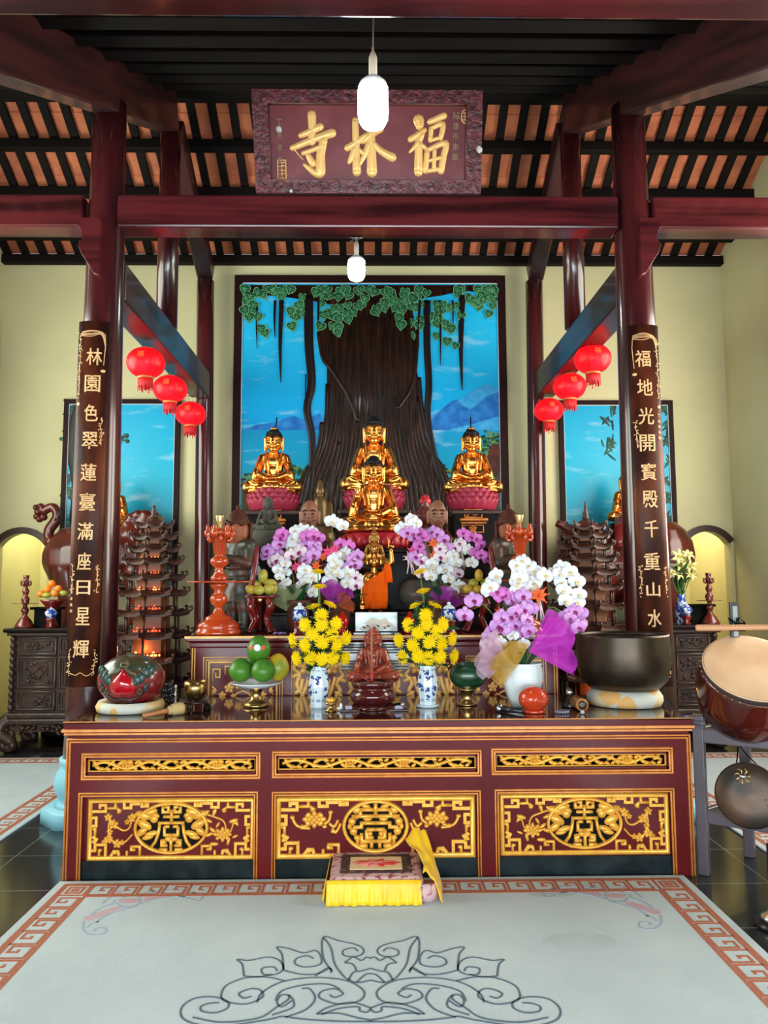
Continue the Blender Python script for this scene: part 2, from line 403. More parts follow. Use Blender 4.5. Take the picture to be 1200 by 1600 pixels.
# ------------------------------------------------------------------ timber frame
def beam(name, label, c, d, rx=0, group=None, mat_=None):
    B = MB().box((0, 0, 0), d); o = B.build(name, mat_ or M['beam'], bevel=.014); o.location = c; o.rotation_euler = (rx, 0, 0)
    return tag(o, label, 'beam', group)
YC = 5.2
zb0, zb1 = zat(355, YC-.09), zat(305, YC-.09)
for x0, x1, lab in ((XL+.02, -1.99, 'red lacquered cross beam left of the left front column'), (-1.76, 1.73, 'long red lacquered cross beam between the two front columns, under the name plaque'), (1.97, XR-.02, 'red lacquered cross beam right of the right front column')):
    beam('cross_beam', lab, ((x0+x1)/2, YC, (zb0+zb1)/2), (x1-x0, .18, zb1-zb0))
def column(px_t, py_t, px_b, py_b, Y, r0, r1, label, zt, plinth=True, z0=.28):
    t = thing('column', label, 'column', (at(px_b, py_b, Y).x, Y, 0))
    a, b = at(px_t, py_t, Y), at(px_b, py_b, Y); k = (a.x-b.x)/(a.z-b.z)
    pts = []; rs = []
    for i in range(9):
        z = z0+(zt-z0)*i/8; pts.append((b.x+k*(z-b.z), Y, z)); rs.append(r0+(r1-r0)*i/8)
    MB().tube(pts, rs, 32).build('shaft', M['column'], t, True)
    if plinth:
        x = b.x+k*(.2-b.z); B = MB()
        B.lathe([(.285, 0), (.285, .085), (.265, .10)], 8, (x, Y, 0), rot=PI/8); B.smooth = True
        B.lathe([(.21, .10), (.18, .115), (.175, .13), (.19, .16), (.212, .21), (.214, .25), (.20, .30), (.178, .335), (.175, .35), (.185, .37), (.185, .395), (.17, .40)], 32, (x, Y, 0))
        B.build('plinth', mat('sky_blue_stone', (.22, .50, .62), .5), t, True)
    return t
column(170, 250, 144, 1060, YC, .165, .112, 'round dark red front column on a blue stone base, left of the altar', 4.92)
column(983, 250, 1017, 1060, YC, .165, .112, 'round dark red front column on a blue stone base, right of the altar', 4.92)
cl = column(321, 480, 318, 900, 8.3, .098, .094, 'slimmer dark red round column at the back wall, left of the big mural', zat(440, 8.3), False, 0)
cr_ = column(835, 480, 841, 900, 8.3, .098, .094, 'slimmer dark red round column at the back wall, right of the big mural', zat(440, 8.3), False, 0)
for s, xi, ptop in ((-1, at(197, 455, 5.35).x, 265), (1, at(965, 455, 5.35).x, 893)):
    side = 'left' if s < 0 else 'right'
    zt0 = zat(622, 8.2); X = xi+s*.10
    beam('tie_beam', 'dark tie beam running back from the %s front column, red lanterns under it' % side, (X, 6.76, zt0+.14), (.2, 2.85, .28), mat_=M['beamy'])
    x2 = at(ptop, 300, 6.75).x
    o = MB().lathe([(.095, 0), (.092, 5.70-zt0-.29)], 20).build('ridge_post', M['column']); o.location = (x2, 6.75, zt0+.285)
    tag(o, 'short round ridge post standing on the %s tie beam' % side, 'post')
    sl = math.atan(.53); a = s*1.865
    # principal rafters
    L = 2.9/math.cos(sl); yc = 6.72-1.45
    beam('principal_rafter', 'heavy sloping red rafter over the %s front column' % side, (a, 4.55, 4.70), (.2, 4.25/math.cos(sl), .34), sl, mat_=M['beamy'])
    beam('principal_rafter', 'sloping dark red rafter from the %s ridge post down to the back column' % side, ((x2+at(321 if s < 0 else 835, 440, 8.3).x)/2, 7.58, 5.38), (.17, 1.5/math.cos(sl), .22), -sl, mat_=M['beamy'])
    # carved corbel
    P = [(0, 0), (.13, 0), (.145, .06), (.12, .10), (.115, .15), (.145, .19), (.12, .25), (.06, .34), (.035, .385), (0, .40)]
    px0 = 160 if s < 0 else 996
    q = at(px0, 345, 5.06)
    T = basis(q, (s, 0, 0), (0, 0, -1), (0, -1, 0))
    tag(MB().prism(P, .045, T, -.075).build('carved_bracket', M['beam'], bevel=.012), 'scroll-edged wooden bracket on the %s front column, below the cross beam' % side, 'bracket')
yb = 2.6; zz = zat(30, yb+.09)
beam('front_beam', 'red brown timber beam across the top edge, nearest to the viewer', (-.07, yb, zz+.16), (XR-XL-.02, .18, .32))

# ------------------------------------------------------------------ couplet boards
M['board'] = mat('couplet_board', (.030, .008, .006), .45, 0, 0, spec=.18, col2=(.17, .038, .012), scale=2.2, stretch=(3, 3, .8), lo=.45, hi=.72, bump=.05, bscale=14)
M['ink'] = mat('carved_cream_gilt', (.82, .50, .24), .45, .1)
def board(pt, pb, w_, chars, pys, pxs, label, side):
    Yb = YC-.185
    a, b = at(pt[0], pt[1], Yb), at(pb[0], pb[1], Yb); L = (a-b).length
    v = (a-b).normalized(); u = Vector((1, 0, 0))-v*v.x; u.normalize(); n = u.cross(v)
    t = thing('couplet_board', label, 'sign board', b)
    T = basis((0, 0, 0), u, v, n)
    B = MB(); rows = []
    nn = 7
    vs = []; fs = []
    for j in (0, 1):
        for i in range(nn):
            x = -w_/2+w_*i/(nn-1); z = .028*(1-(2*x/w_)**2)
            vs += [T @ Vector((x, L*j, z)), T @ Vector((x, L*j, z-.022))]
    k = nn*2
    for i in range(nn-1):
        fs += [(2*i, 2*i+2, k+2*i+2, k+2*i), (2*i+1, k+2*i+1, k+2*i+3, 2*i+3), (2*i, 2*i+1, 2*i+3, 2*i+2), (k+2*i, k+2*i+2, k+2*i+3, k+2*i+1)]
    fs += [(0, k, k+1, 1), (k-2, k-1, 2*k-1, 2*k-2)]
    B._add(vs, fs, True); B.build('board', M['board'], t)
    R = random.Random(3 if side < 0 else 5); S = lambda x: x*(-side); I4 = Matrix.Identity(4)
    bend = lambda p: T @ Vector((p.x, p.y, p.z+.028*(1-(2*p.x/w_)**2)-.0005))
    def fin(D, name='plum_twig_carving'):
        D.v = [bend(p) for p in D.v]; D.build(name, M['ink'], t)
    for c, py, px in zip(chars, pys, pxs):
        G = MB(); q = at(px, py, Yb-.03)-b
        w1 = 24/1200*Yb if c in '林園翠蓮臺滿福地光開寶殿重輝' else 21/1200*Yb
        h1 = {'日': 22, '山': 22}.get(c, 27)/1200*Yb
        lq = T.inverted() @ q
        G.add(text_mb(c, w1, h1, .008, .006), basis((lq.x, lq.y, 0), (1, 0, 0), (0, 1, 0), (0, 0, 1)))
        fin(G, 'carved_character')
    # gilt plum twigs round the edge
    def twig(x, v0, v1, k):
        D = MB()
        pts = [(S(x+R.uniform(-.006, .006)), L-v0+(v0-v1)*i/k) for i in range(k+1)]
        D.stroke(pts, .004, .004, I4)
        for p in pts:
            for q in range(2):
                D.blob((p[0]+R.uniform(-.012, .012), p[1]+R.uniform(-.02, .02)), (.006, .004), .005, I4, R.uniform(0, 3), 6)
        fin(D)
    hw = w_/2; D = MB()
    for i in range(5):
        D.stroke(sp2([(-hw*.75, L-.075-.006*i), (-.01, L-.062-.012*i+R.uniform(-.01, .01)), (hw*.55, L-.075-.005*i), (hw*.8, L-.1-.02*i)]), .004, .004, I4)
    fin(D); D = MB()
    twig(-hw*.82, .09, .50, 16); D.blob((S(-hw*.82), L-.56), (.012, .012), .006, I4)
    D.stroke([(S(hw*.75), L-.09), (S(hw*.8), L-.16), (S(hw*.72), L-.3)], .004, .004, I4)
    D.blob((S(hw*.7), L-.34), (.014, .011), .006, I4); twig(hw*.72, .66, .84, 8)
    twig(-hw*.8, 1.62, 1.8, 8); twig(hw*.8, 1.62, 1.8, 8); twig(-hw*.8, L-.22, L-.08, 7); twig(hw*.8, L-.22, L-.08, 7)
    fin(D); D = MB()
    D.stroke(sp2([(-hw*.8, .09), (-.03, .075), (0, .09), (.04, .07), (hw*.8, .1)]), .005, .004, I4)
    fin(D)
    # small signature column
    sc = '奉敬富儀和' if side < 0 else '丁亥年仲春'
    for i, c in enumerate(sc):
        x_, y_ = (-hw*.78, .64-.04*i) if side < 0 else (hw*.78, L-.62-.038*i)
        g = MB().add(text_mb(c, .018, .021, .004, .003), basis((x_, y_, 0), (1, 0, 0), (0, 1, 0), (0, 0, 1)))
        fin(g, 'small_character')
    D = MB(); D.tube([T @ Vector((.0, L-.002, -.02)), T @ Vector((0, L+.02, -.015)), T @ Vector((.008, L+.03, -.012)), T @ Vector((.012, L+.018, -.01))], .003, 6); D.build('hanging_hook', M['black'], t)
    return t
board((148, 503), (127, 1073), .205, '林園色翠蓮臺滿座日星輝', (557, 599, 645, 688, 738, 784, 830, 877, 918, 963, 1014), (147, 144, 142, 140, 138, 136, 133, 131, 130, 129, 126),
      'dark wooden couplet board with gilt characters on the left front column', -1)
board((1004, 509), (1027, 1073), .205, '福地光開寶殿千重山水', (560, 605, 650, 692, 737, 780, 826, 877, 921, 966), (1005, 1008, 1010, 1012, 1014, 1016, 1018, 1019, 1021, 1023),
      'dark wooden couplet board with gilt characters on the right front column', 1)

# ------------------------------------------------------------------ name plaque
M['plaque'] = mat('worn_maroon_plaque', (.155, .020, .026), .45, col2=(.23, .05, .06), scale=5, lo=.45, hi=.85, bump=.1, bscale=40)
M['plframe'] = mat('carved_maroon_frame', (.14, .022, .03), .4, col2=(.055, .010, .014), scale=22, lo=.4, hi=.6, bump=.9, bscale=34)
M['calli'] = mat('gold_leaf_characters', (.92, .56, .20), .4, .2, col2=(.70, .34, .08), scale=9, lo=.55, hi=.8)
a = at(576, 303, 5.07); b_ = at(574, 142, 4.86); L = (b_-a).length; v = (b_-a).normalized(); u = V(1, 0, 0); n = u.cross(v)
t = thing('name_plaque', 'large maroon name plaque with three gold characters, leaning out above the cross beam', 'plaque', a)
T = basis((0, 0, 0), u, v, n); W = 1.545
T2 = T
B = MB().prism([(-W/2, 0), (W/2, 0), (W/2, L), (-W/2, L)], -.01, T, -.045); B.build('panel', M['plaque'], t)
B = MB(); fw = .105; P = [(-W/2, 0), (W/2, 0), (W/2, L), (-W/2, L)]; Q = [(-W/2+fw, .085), (W/2-fw, .085), (W/2-fw, L-.085), (-W/2+fw, L-.085)]
for i in range(4):
    j = (i+1) % 4; B.prism([P[i], P[j], Q[j], Q[i]], .03, T, -.04)
rnd = random.Random(11)
for i in range(150):
    e = rnd.random()
    if e < .7: c = (rnd.uniform(-W/2+.03, W/2-.03), rnd.choice((.042, L-.042))+rnd.uniform(-.018, .018))
    else: c = (rnd.choice((-W/2+.05, W/2-.05))+rnd.uniform(-.022, .022), rnd.uniform(.05, L-.05))
    ph = rnd.uniform(0, 6); r = rnd.uniform(.012, .022)
    B.stroke([(c[0]+r*(1-k/9)*math.cos(ph+k*.75), c[1]+r*(1-k/9)*math.sin(ph+k*.75)) for k in range(9)], .007, .007, T, h0=.028)
B.build('carved_frame', M['plframe'], t)
B = MB()
for x0, y0, x1, y1 in ((-W/2+fw, .085, W/2-fw, .085), (-W/2+fw, L-.085, W/2-fw, L-.085), (-W/2+fw, .085, -W/2+fw, L-.085), (W/2-fw, .085, W/2-fw, L-.085)):
    B.stroke([(x0, y0), (x1, y1)], .012, .034, T)
B.build('inner_moulding', mat('dark_gilt_edge', (.10, .03, .02), .4), t)
ZC = lambda x, y: T.inverted() @ (at(370+x/2.927, 120+y/2.927, 4.96)-a)
def brush(strokes):
    G = MB()
    for pts, ws in strokes:
        q = [ZC(x, y) for x, y in pts]; P = sp2([(p.x, p.y) for p in q], 5); k = len(P)
        w_ = []
        for i in range(k):
            f = i/(k-1)*(len(ws)-1); i0 = min(int(f), len(ws)-2); w_.append((ws[i0]+(ws[i0+1]-ws[i0])*(f-i0))/2.927*1.28*4.96/1200)
        G.stroke(P, w_, .02, T, h0=-.012)
        for p, wd in ((P[0], w_[0]), (P[-1], w_[-1])): G.blob(p, (wd*.5, wd*.5), .0195, basis(T @ Vector((0, 0, -.012)), u, v, n), 0, 8)
    G.build('gold_character', M['calli'], t)
brush([([(293, 268), (330, 255), (382, 232)], (22, 24, 30)), ([(345, 182), (346, 230), (343, 295)], (34, 30, 30)), ([(252, 322), (290, 308), (360, 282), (436, 258)], (22, 24, 26, 34)),
       ([(300, 345), (340, 332), (398, 312)], (18, 18, 20)), ([(398, 285), (382, 350), (378, 425), (352, 428), (305, 393)], (30, 34, 40, 26, 12)), ([(322, 352), (345, 388)], (20, 30)), ([(262, 330), (300, 372)], (6, 4))])
brush([([(542, 205), (545, 300), (548, 425)], (24, 28, 34)), ([(505, 322), (545, 300), (592, 268)], (26, 26, 22)), ([(540, 322), (520, 370), (512, 385)], (24, 22, 14)), ([(560, 330), (580, 345)], (14, 22)),
       ([(612, 240), (616, 330), (618, 425)], (30, 34, 42)), ([(578, 292), (620, 262), (658, 240)], (24, 26, 26)), ([(605, 305), (585, 350), (560, 400)], (26, 24, 8)), ([(622, 300), (660, 335), (712, 362)], (20, 26, 34))])
brush([([(830, 205), (835, 228)], (44, 34)), ([(795, 285), (825, 268), (858, 246)], (24, 24, 20)), ([(848, 262), (830, 300), (792, 340)], (22, 22, 10)), ([(833, 290), (834, 425)], (28, 36)), ([(850, 310), (862, 322)], (14, 18)),
       ([(880, 212), (915, 198), (945, 186)], (22, 24, 26)), ([(888, 240), (885, 290)], (20, 18)), ([(888, 240), (940, 222), (932, 280)], (16, 22, 20)), ([(885, 290), (932, 278)], (14, 16)),
       ([(872, 335), (866, 420)], (22, 24)), ([(872, 332), (955, 302), (948, 360), (938, 420)], (18, 24, 26, 28)), ([(870, 380), (940, 362)], (14, 16)), ([(906, 325), (905, 415)], (16, 18)), ([(868, 422), (935, 412)], (18, 18))])
G = MB(); W2 = lambda px, py: T.inverted() @ (at(px, py, 4.96)-a)
for st_, px_, py_, dy_, sw in (('隨康市東華', 712, 184, 15, .045), ('丁未年冬', 437, 194, 18, .036)):
    for i, c in enumerate(st_):
        q = W2(px_, py_+dy_*i); G = MB().add(text_mb(c, sw, .045, .004, .012), basis((q.x, q.y, -.008), (1, 0, 0), (0, 1, 0), (0, 0, 1)))
        G.v = [T @ p for p in G.v]; G.build('small_character', mat('dull_gilt', (.30, .17, .10), .5), t)
S_ = MB(); q = W2(438.5, 263); S_.stroke([(q.x-.028, q.y-.065), (q.x+.028, q.y-.065), (q.x+.028, q.y+.065), (q.x-.028, q.y+.065)], .008, .014, T, True, h0=-.01)
for k in range(5): S_.stroke([(q.x-.02, q.y-.05+.025*k), (q.x+.02, q.y-.05+.025*k+.006*(k % 2))], .008, .012, T, h0=-.01)
S_.stroke([(q.x, q.y-.055), (q.x, q.y+.055)], .007, .012, T, h0=-.01)
q = W2(726, 185); S_.stroke(circ((q.x, q.y), (.027, .042)), .008, .014, T, True, h0=-.01)
for k in range(3): S_.stroke([(q.x-.016, q.y-.02+.02*k), (q.x+.016, q.y-.02+.02*k)], .007, .012, T, h0=-.01)
S_.stroke([(q.x, q.y-.03), (q.x, q.y+.03)], .007, .012, T, h0=-.01)
S_.build('gilt_seal', M['calli'], t)
S_ = MB()
for px, py, r in ((748, 234, .025), (436, 203, .02), (453, 295, .012)):
    q = W2(px, py); S_.blob((q.x, q.y), (r, r*1.2), .006, basis(T @ Vector((0, 0, .027 if px > 500 or py > 280 else -.010)), u, v, n), .3, 7)
S_.build('flaked_paint', mat('flaked_grey', (.55, .55, .52), .8), t)
# ================================================================== front altar table
YT, YB = 4.11, 4.95; ZT = zat(1124, YT-.02); Z2T = zat(993, 4.98); 
TF = lambda px, py, Y=YT: (xat(px, Y, zat(py, Y)), zat(py, Y))
def rect_line(B, x0, z0, x1, z1, T, w=.009, h=.008, gap=.013, n=2):
    """double gilt line moulding round a panel (z1 > z0)"""
    for k in range(n):
        g = gap*k; B.stroke([(x0+g, z0+g), (x1-g, z0+g), (x1-g, z1-g), (x0+g, z1-g)], w, h, T, True)
def ringstroke(B, c, r, w, h, T): B.stroke(circ(c, r, 32), w, h, T, True)
def blossom(B, c, r, h, T):
    for k in range(5): B.blob((c[0]+r*.6*math.cos(k*1.257+.3), c[1]+r*.6*math.sin(k*1.257+.3)), (r*.5, r*.42), h, T, k*1.257+.3, 7)
    B.blob(c, (r*.35, r*.35), h*1.3, T, 0, 7)
def leaf2(B, c, r, rot, h, T): B.blob(c, (r, r*.42), h, T, rot, 8)
def fret_panel(x0, z0, x1, z1, T, kind, parent, gm):
    """gilt fretwork: frame, key pattern in the corners, roundel with a longevity sign, flower sprays. Design space 975 x 350"""
    W_, H_ = x1-x0, z1-z0; sx, sy = W_/975, H_/350
    P = lambda x, y: (x0+x*sx, z1-y*sy)
    w = 15*sx
    FR = MB(); FR.stroke([(x0, z0), (x1, z0), (x1, z1), (x0, z1)], 26*sx, .016, T, True)
    fr = FR.build('fret_frame', gm, parent)
    K = MB(); h = .012
    mir = lambda L: [(975-x, y) for x, y in L]
    key = [[(14, 62), (95, 62), (95, 24), (60, 24), (60, 45)], [(95, 45), (150, 45), (150, 12)], [(150, 40), (178, 60), (165, 75)], [(205, 10), (205, 42), (246, 42), (246, 18), (300, 18)], [(310, 12), (310, 32), (345, 32), (345, 14)],
           [(14, 100), (40, 100), (40, 150), (14, 150)], [(14, 170), (32, 170), (32, 215)], [(20, 215), (46, 232), (36, 250), (20, 244)], [(14, 300), (38, 300), (38, 265), (100, 265), (100, 338)], [(60, 338), (60, 300), (76, 300)],
           [(130, 338), (150, 305), (175, 308), (180, 330)], [(225, 338), (225, 306)], [(245, 280), (302, 280), (302, 338)], [(250, 280), (250, 300), (275, 300)]]
    for L in key:
        for q in (L, mir(L)): K.stroke([P(*p) for p in q], w*1.05, h, T, prof='flat' if len(q) > 3 else 'round')
    for c in ((172, 66), (36, 240), (152, 316), (330, 26)):
        for m_ in (0, 1):
            q = P(975-c[0] if m_ else c[0], c[1]); K.blob(q, (15*sx, 13*sx), h*1.2, T)
    K.build('key_pattern', gm, parent)
    cx = 487; R = MB(); rr = (215, 150) if kind != 'round' else (158, 153)
    R.stroke([P(cx+rr[0]*math.cos(a*PI/20), 168+rr[1]*math.sin(a*PI/20)) for a in range(40)], 19*sx, .020, T, True)
    half_bat = [[(cx, 55), (cx, 135)], [(cx-48, 100), (cx, 100)], [(cx-52, 36), (cx-52, 72), (cx-18, 72), (cx-18, 40), (cx-40, 40)], [(cx-78, 138), (cx, 138)], [(cx-68, 138), (cx-76, 200), (cx-92, 250), (cx-116, 283)],
                [(cx-40, 160), (cx-40, 212), (cx, 212)], [(cx-40, 160), (cx-10, 160)], [(cx-30, 235), (cx, 250)], [(cx-55, 238), (cx-55, 275), (cx-20, 275)], [(cx-70, 300), (cx-30, 300), (cx-30, 318)], [(cx, 212), (cx, 320)]]
    half_round = [[(cx, 22), (cx, 100)], [(cx-75, 68), (cx, 68)], [(cx-120, 108), (cx, 108)], [(cx-75, 68), (cx-75, 100), (cx-100, 120)], [(cx-70, 140), (cx-70, 175), (cx-105, 175), (cx-105, 205)], [(cx-70, 150), (cx, 150)],
                  [(cx-45, 190), (cx, 190)], [(cx-45, 190), (cx-45, 240), (cx-10, 240)], [(cx-70, 210), (cx-70, 262), (cx, 262)], [(cx-20, 262), (cx-20, 300)], [(cx-90, 225), (cx-90, 280)]]
    for L in (half_bat if kind != 'round' else half_round):
        for q in (L, mir(L)): R.stroke([P(*p) for p in q], 19*sx, .014, T)
    if kind != 'round':
        blobs = [(-170, 92, 42, 20, .3), (-125, 72, 36, 18, -.3), (-105, 112, 22, 22, 0), (-160, 150, 40, 22, .5), (-175, 190, 34, 18, -.7), (-120, 205, 36, 15, -.3), (-95, 90, 22, 13, .5), (-140, 225, 30, 13, -.2), (-45, 255, 16, 16, 0), (-18, 235, 18, 14, 0), (-70, 310, 24, 10, 0)]
    else:
        blobs = [(-95, 70, 20, 16, 0), (-118, 140, 17, 17, 0), (-50, 45, 24, 11, .4), (-110, 200, 17, 17, 0), (-92, 240, 15, 12, .3), (-62, 290, 22, 12, 0), (-40, 125, 20, 9, 0), (-28, 215, 12, 12, 0), (-130, 170, 10, 14, 0)]
    for x, y, a, b, r in blobs:
        for m_ in (1, -1): R.blob(P(cx+x*m_, y), (a*1.2*sx, b*1.25*sx), .015, T, -r*m_)
    R.build('longevity_roundel', gm, parent)
    def plum(m_):
        B = MB(); q = (lambda L: mir(L)) if m_ else (lambda L: L)
        for L in ([(110, 92), (135, 135), (195, 180), (235, 168), (255, 100), (280, 78)], [(120, 100), (112, 160), (118, 200), (135, 240)], [(80, 250), (120, 235), (170, 262), (215, 250), (255, 205)], [(135, 240), (170, 265), (180, 285)]):
            B.stroke([P(*p) for p in sp2(q(L), 4)], 11*sx, .010, T)
        for c, r in (((108, 100), 20), ((140, 145), 24), ((250, 105), 22), ((222, 130), 14), ((112, 235), 22), ((165, 262), 22), ((85, 250), 12), ((195, 255), 14), ((120, 190), 16)): blossom(B, P(*q([c])[0]), r*1.2*sx, .012, T)
        B.build('plum_spray', gm, parent)
    def peony(m_):
        B = MB(); q = (lambda L: L) if m_ else (lambda L: mir(L))
        for L in ([(700, 88), (760, 110), (800, 130), (815, 180), (800, 215)], [(740, 60), (735, 105)], [(880, 150), (860, 145), (845, 190), (820, 205)], [(720, 200), (760, 215), (790, 215)]):
            B.stroke([P(*p) for p in sp2(q(L), 4)], 10*sx, .009, T)
        for c, r, a in (((690, 80), 22, .5), ((745, 75), 20, 1.2), ((712, 128), 18, -.5), ((765, 155), 17, 1), ((860, 130), 24, .3), ((880, 145), 16, 2), ((735, 185), 20, -.6), ((705, 215), 22, .2), ((745, 270), 22, 0), ((830, 255), 20, 1.3), ((870, 225), 16, .4)):
            leaf2(B, P(*q([c])[0]), r*1.25*sx, a if m_ else PI-a, .009, T)
        c = P(*q([(795, 212)])[0])
        for k, (r, n_) in enumerate(((40, 8), (24, 6), (10, 3))):
            for i in range(n_): B.blob((c[0]+r*sx*math.cos(i*2*PI/n_+k), c[1]+r*sx*.72*math.sin(i*2*PI/n_+k)), (17*sx, 12*sx), .010+.004*k, T, i*2*PI/n_, 7)
        B.build('peony_spray', gm, parent)
    def dragon(m_):
        B = MB(); q = (lambda L: mir(L)) if m_ else (lambda L: L)
        for L in ([(70, 110), (85, 150), (110, 170), (150, 160)], [(230, 155), (255, 130), (262, 80)], [(255, 150), (280, 170), (300, 130)], [(270, 180), (285, 205), (300, 185), (312, 150)], [(110, 175), (160, 180)]):
            B.stroke([P(*p) for p in sp2(q(L), 4)], 14*sx, .011, T)
        c = (180, 125)
        for k, (r, n_) in enumerate(((44, 8), (24, 6), (6, 2))):
            for i in range(n_): B.blob(P(*q([(c[0]+r*math.cos(i*2*PI/n_+k), c[1]+r*.8*math.sin(i*2*PI/n_+k))])[0]), (17*sx, 13*sx), .010+.004*k, T, i*2*PI/n_, 7)
        for c in ((120, 168), (232, 170), (262, 82), (70, 112), (275, 200)): B.blob(P(*q([c])[0]), (13*sx, 10*sx), .011, T)
        B.build('cloud_spray', gm, parent)
    if kind == 'plum_left': plum(0); peony(1)
    elif kind == 'plum_right': peony(0); plum(1)
    else: dragon(0); dragon(1)
t = thing('altar_table', 'long maroon lacquered altar table with gilt fretwork panels, behind the carpet', 'table', V(TF(590, 1353)[0], (YT+YB)/2, 0))
xl, xr = TF(97, 1353)[0], TF(1087, 1352)[0]; xl2, xr2 = TF(101, 1130, YT-.03)[0], TF(1080, 1124, YT-.03)[0]
z_pt, z_c1 = zat(1137, YT-.03), zat(1150, YT)
B = MB(); B.bb((xl2, YT-.035, z_pt), (xr2, YB, ZT)); B.build('top', M['tabletop'], t, True, bevel=.006)
B = MB(); B.bb((xl2+.003, YT-.04, z_pt+.002), (xr2-.003, YT-.034, ZT-.010)); B.build('front_edge', M['lacq'], t, True)
T = front((0, YT, 0))
# carcass: front skin with openings made from rails and stiles
up = [(127, 405, 1175, 1214), (426, 752, 1174, 1213), (770, 1052, 1172, 1211)]; lo_ = [(124, 402, 1236), (426, 750, 1237), (774, 1052, 1236)]
zt_ = z_c1; B = MB()
def pz(py): return zat(py, YT)
def px_(p, py=1240): return xat(p, YT, pz(py))
B.bb((xl, YT, 0), (px_(124), YT+.05, zt_)); B.bb((px_(1052), YT, 0), (xr, YT+.05, zt_))
B.bb((px_(402), YT+.002, 0), (px_(426), YT+.05, pz(1174))); B.bb((px_(750), YT+.002, 0), (px_(774), YT+.05, pz(1174)))
B.bb((px_(124), YT, pz(1174)), (px_(1052), YT+.05, zt_)); B.bb((px_(124), YT+.001, pz(1237)), (px_(1052), YT+.05, pz(1213)))
B.bb((xl, YT+.05, 0), (xl+.04, YB-.02, z_pt)); B.bb((xr-.04, YT+.05, 0), (xr, YB-.02, z_pt)); B.bb((xl, YB-.05, 0), (xr, YB-.02, z_pt))
B.bb((xl+.01, YT+.004, zt_-.002), (xr-.01, YT+.06, z_pt))
B.build('carcass', M['lacq'], t, True)
B = MB(); B.bb((xl+.05, YT+.09, .0), (xr-.05, YT+.10, zt_)); B.build('dark_interior', M['black'], t, True)
# gilt lines of the cornice and the outer frame
B = MB(); B.bb((xl2-.004, YT-.044, pz(1120)-.012), (xr2+.004, YT-.030, ZT+.001)); B.build('gilt_line', M['line'], t, True)
B = MB(); B.bb((xl2-.008, YT-.05, z_pt-.010), (xr2+.008, YT+.01, z_pt+.004)); B.bb((xl2+.002, YT-.042, z_pt-.026), (xr2-.002, YT+.01, z_pt-.016)); B.build('gilt_line', M['line'], t, True)
B = MB()
for g in (0, .014):
    B.stroke([(xl+.006+g, .0), (xl+.006+g, zt_-.006-g), (xr-.006-g, zt_-.006-g), (xr-.006-g, 0)], .009, .008, T)
B.build('gilt_line', M['line'], t, True)
for (x0, x1, y0, y1), (a0, a1, a2), kd in zip(up, lo_, ('plum_left', 'round', 'plum_right')):
    X0, X1, Z0, Z1 = px_(x0), px_(x1), pz(y1), pz(y0)
    B = MB(); rect_line(B, X0, Z0, X1, Z1, T, .011, .009, .013); B.build('gilt_line', M['line'], t, True)
    B = MB(); B.bb((X0, YT+.012, Z0), (X1, YT+.05, Z0+.03)); B.bb((X0, YT+.012, Z1-.032), (X1, YT+.05, Z1)); B.bb((X0, YT+.012, Z0), (X0+.025, YT+.05, Z1)); B.bb((X1-.025, YT+.012, Z0), (X1, YT+.05, Z1))
    B.build('drawer_rail', M['lacq'], t, True)
    # scroll strip
    Tp = front((0, YT+.03, 0)); A0, A1, B0, B1 = X0+.026, X1-.026, Z0+.034, Z1-.036
    B = MB(); B.stroke([(A0, B0), (A1, B0), (A1, B1), (A0, B1)], .007, .012, Tp, True); W_ = A1-A0; Hh = B1-B0; zc = (B0+B1)/2
    n = 7; pts = [(A0+.02+(W_-.04)*i/56, zc+Hh*.30*math.sin(i/56*n*PI)) for i in range(57)]; B.stroke(pts, .017, .013, Tp)
    for i in range(n):
        xx = A0+.02+(W_-.04)*(i+.5)/n; s = 1 if i % 2 == 0 else -1
        if (i in (1, 5)) if kd != 'round' else (i in (2, 4)):
            for k in range(7): B.blob((xx+.022*math.cos(k*.9), zc+.012*math.sin(k*.9)), (.013, .008), .014, Tp, k*.9, 7)
            B.blob((xx, zc), (.012, .010), .018, Tp)
        B.stroke([(xx-.03, zc-s*Hh*.1), (xx-.01, zc-s*Hh*.32), (xx+.015, zc-s*Hh*.30), (xx+.012, zc-s*Hh*.1)], .009, .011, Tp)
        for k in (-1, 1): B.blob((xx+.035*k, zc+s*Hh*.18*k), (.024, .011), .013, Tp, .6*s*k, 7); B.blob((xx+.018*k, zc-s*Hh*.3), (.017, .009), .012, Tp, -.4*k, 7); B.blob((xx+.05*k, zc-s*Hh*.25*k), (.016, .009), .011, Tp, .5*k, 7)
    B.build('scroll_strip', M['gilt'], t, True)
    # lower opening
    X0, X1, Z1 = px_(a0), px_(a1), pz(a2)
    B = MB()
    for g in (0, .013): B.stroke([(X0+g, 0), (X0+g, Z1-g), (X1-g, Z1-g), (X1-g, 0)], .009, .009, T)
    B.build('gilt_line', M['line'], t, True)
    B = MB(); zb = pz(1343); B.bb((X0, YT+.03, zb), (X1, YT+.06, Z1)); 
    pn = B.build('panel', M['lacq'], t, True)
    B = MB(); B.bb((X0+.01, YT+.015, 0), (X1-.01, YT+.05, zb)); B.build('stone_plinth', M['marble'], t, True)
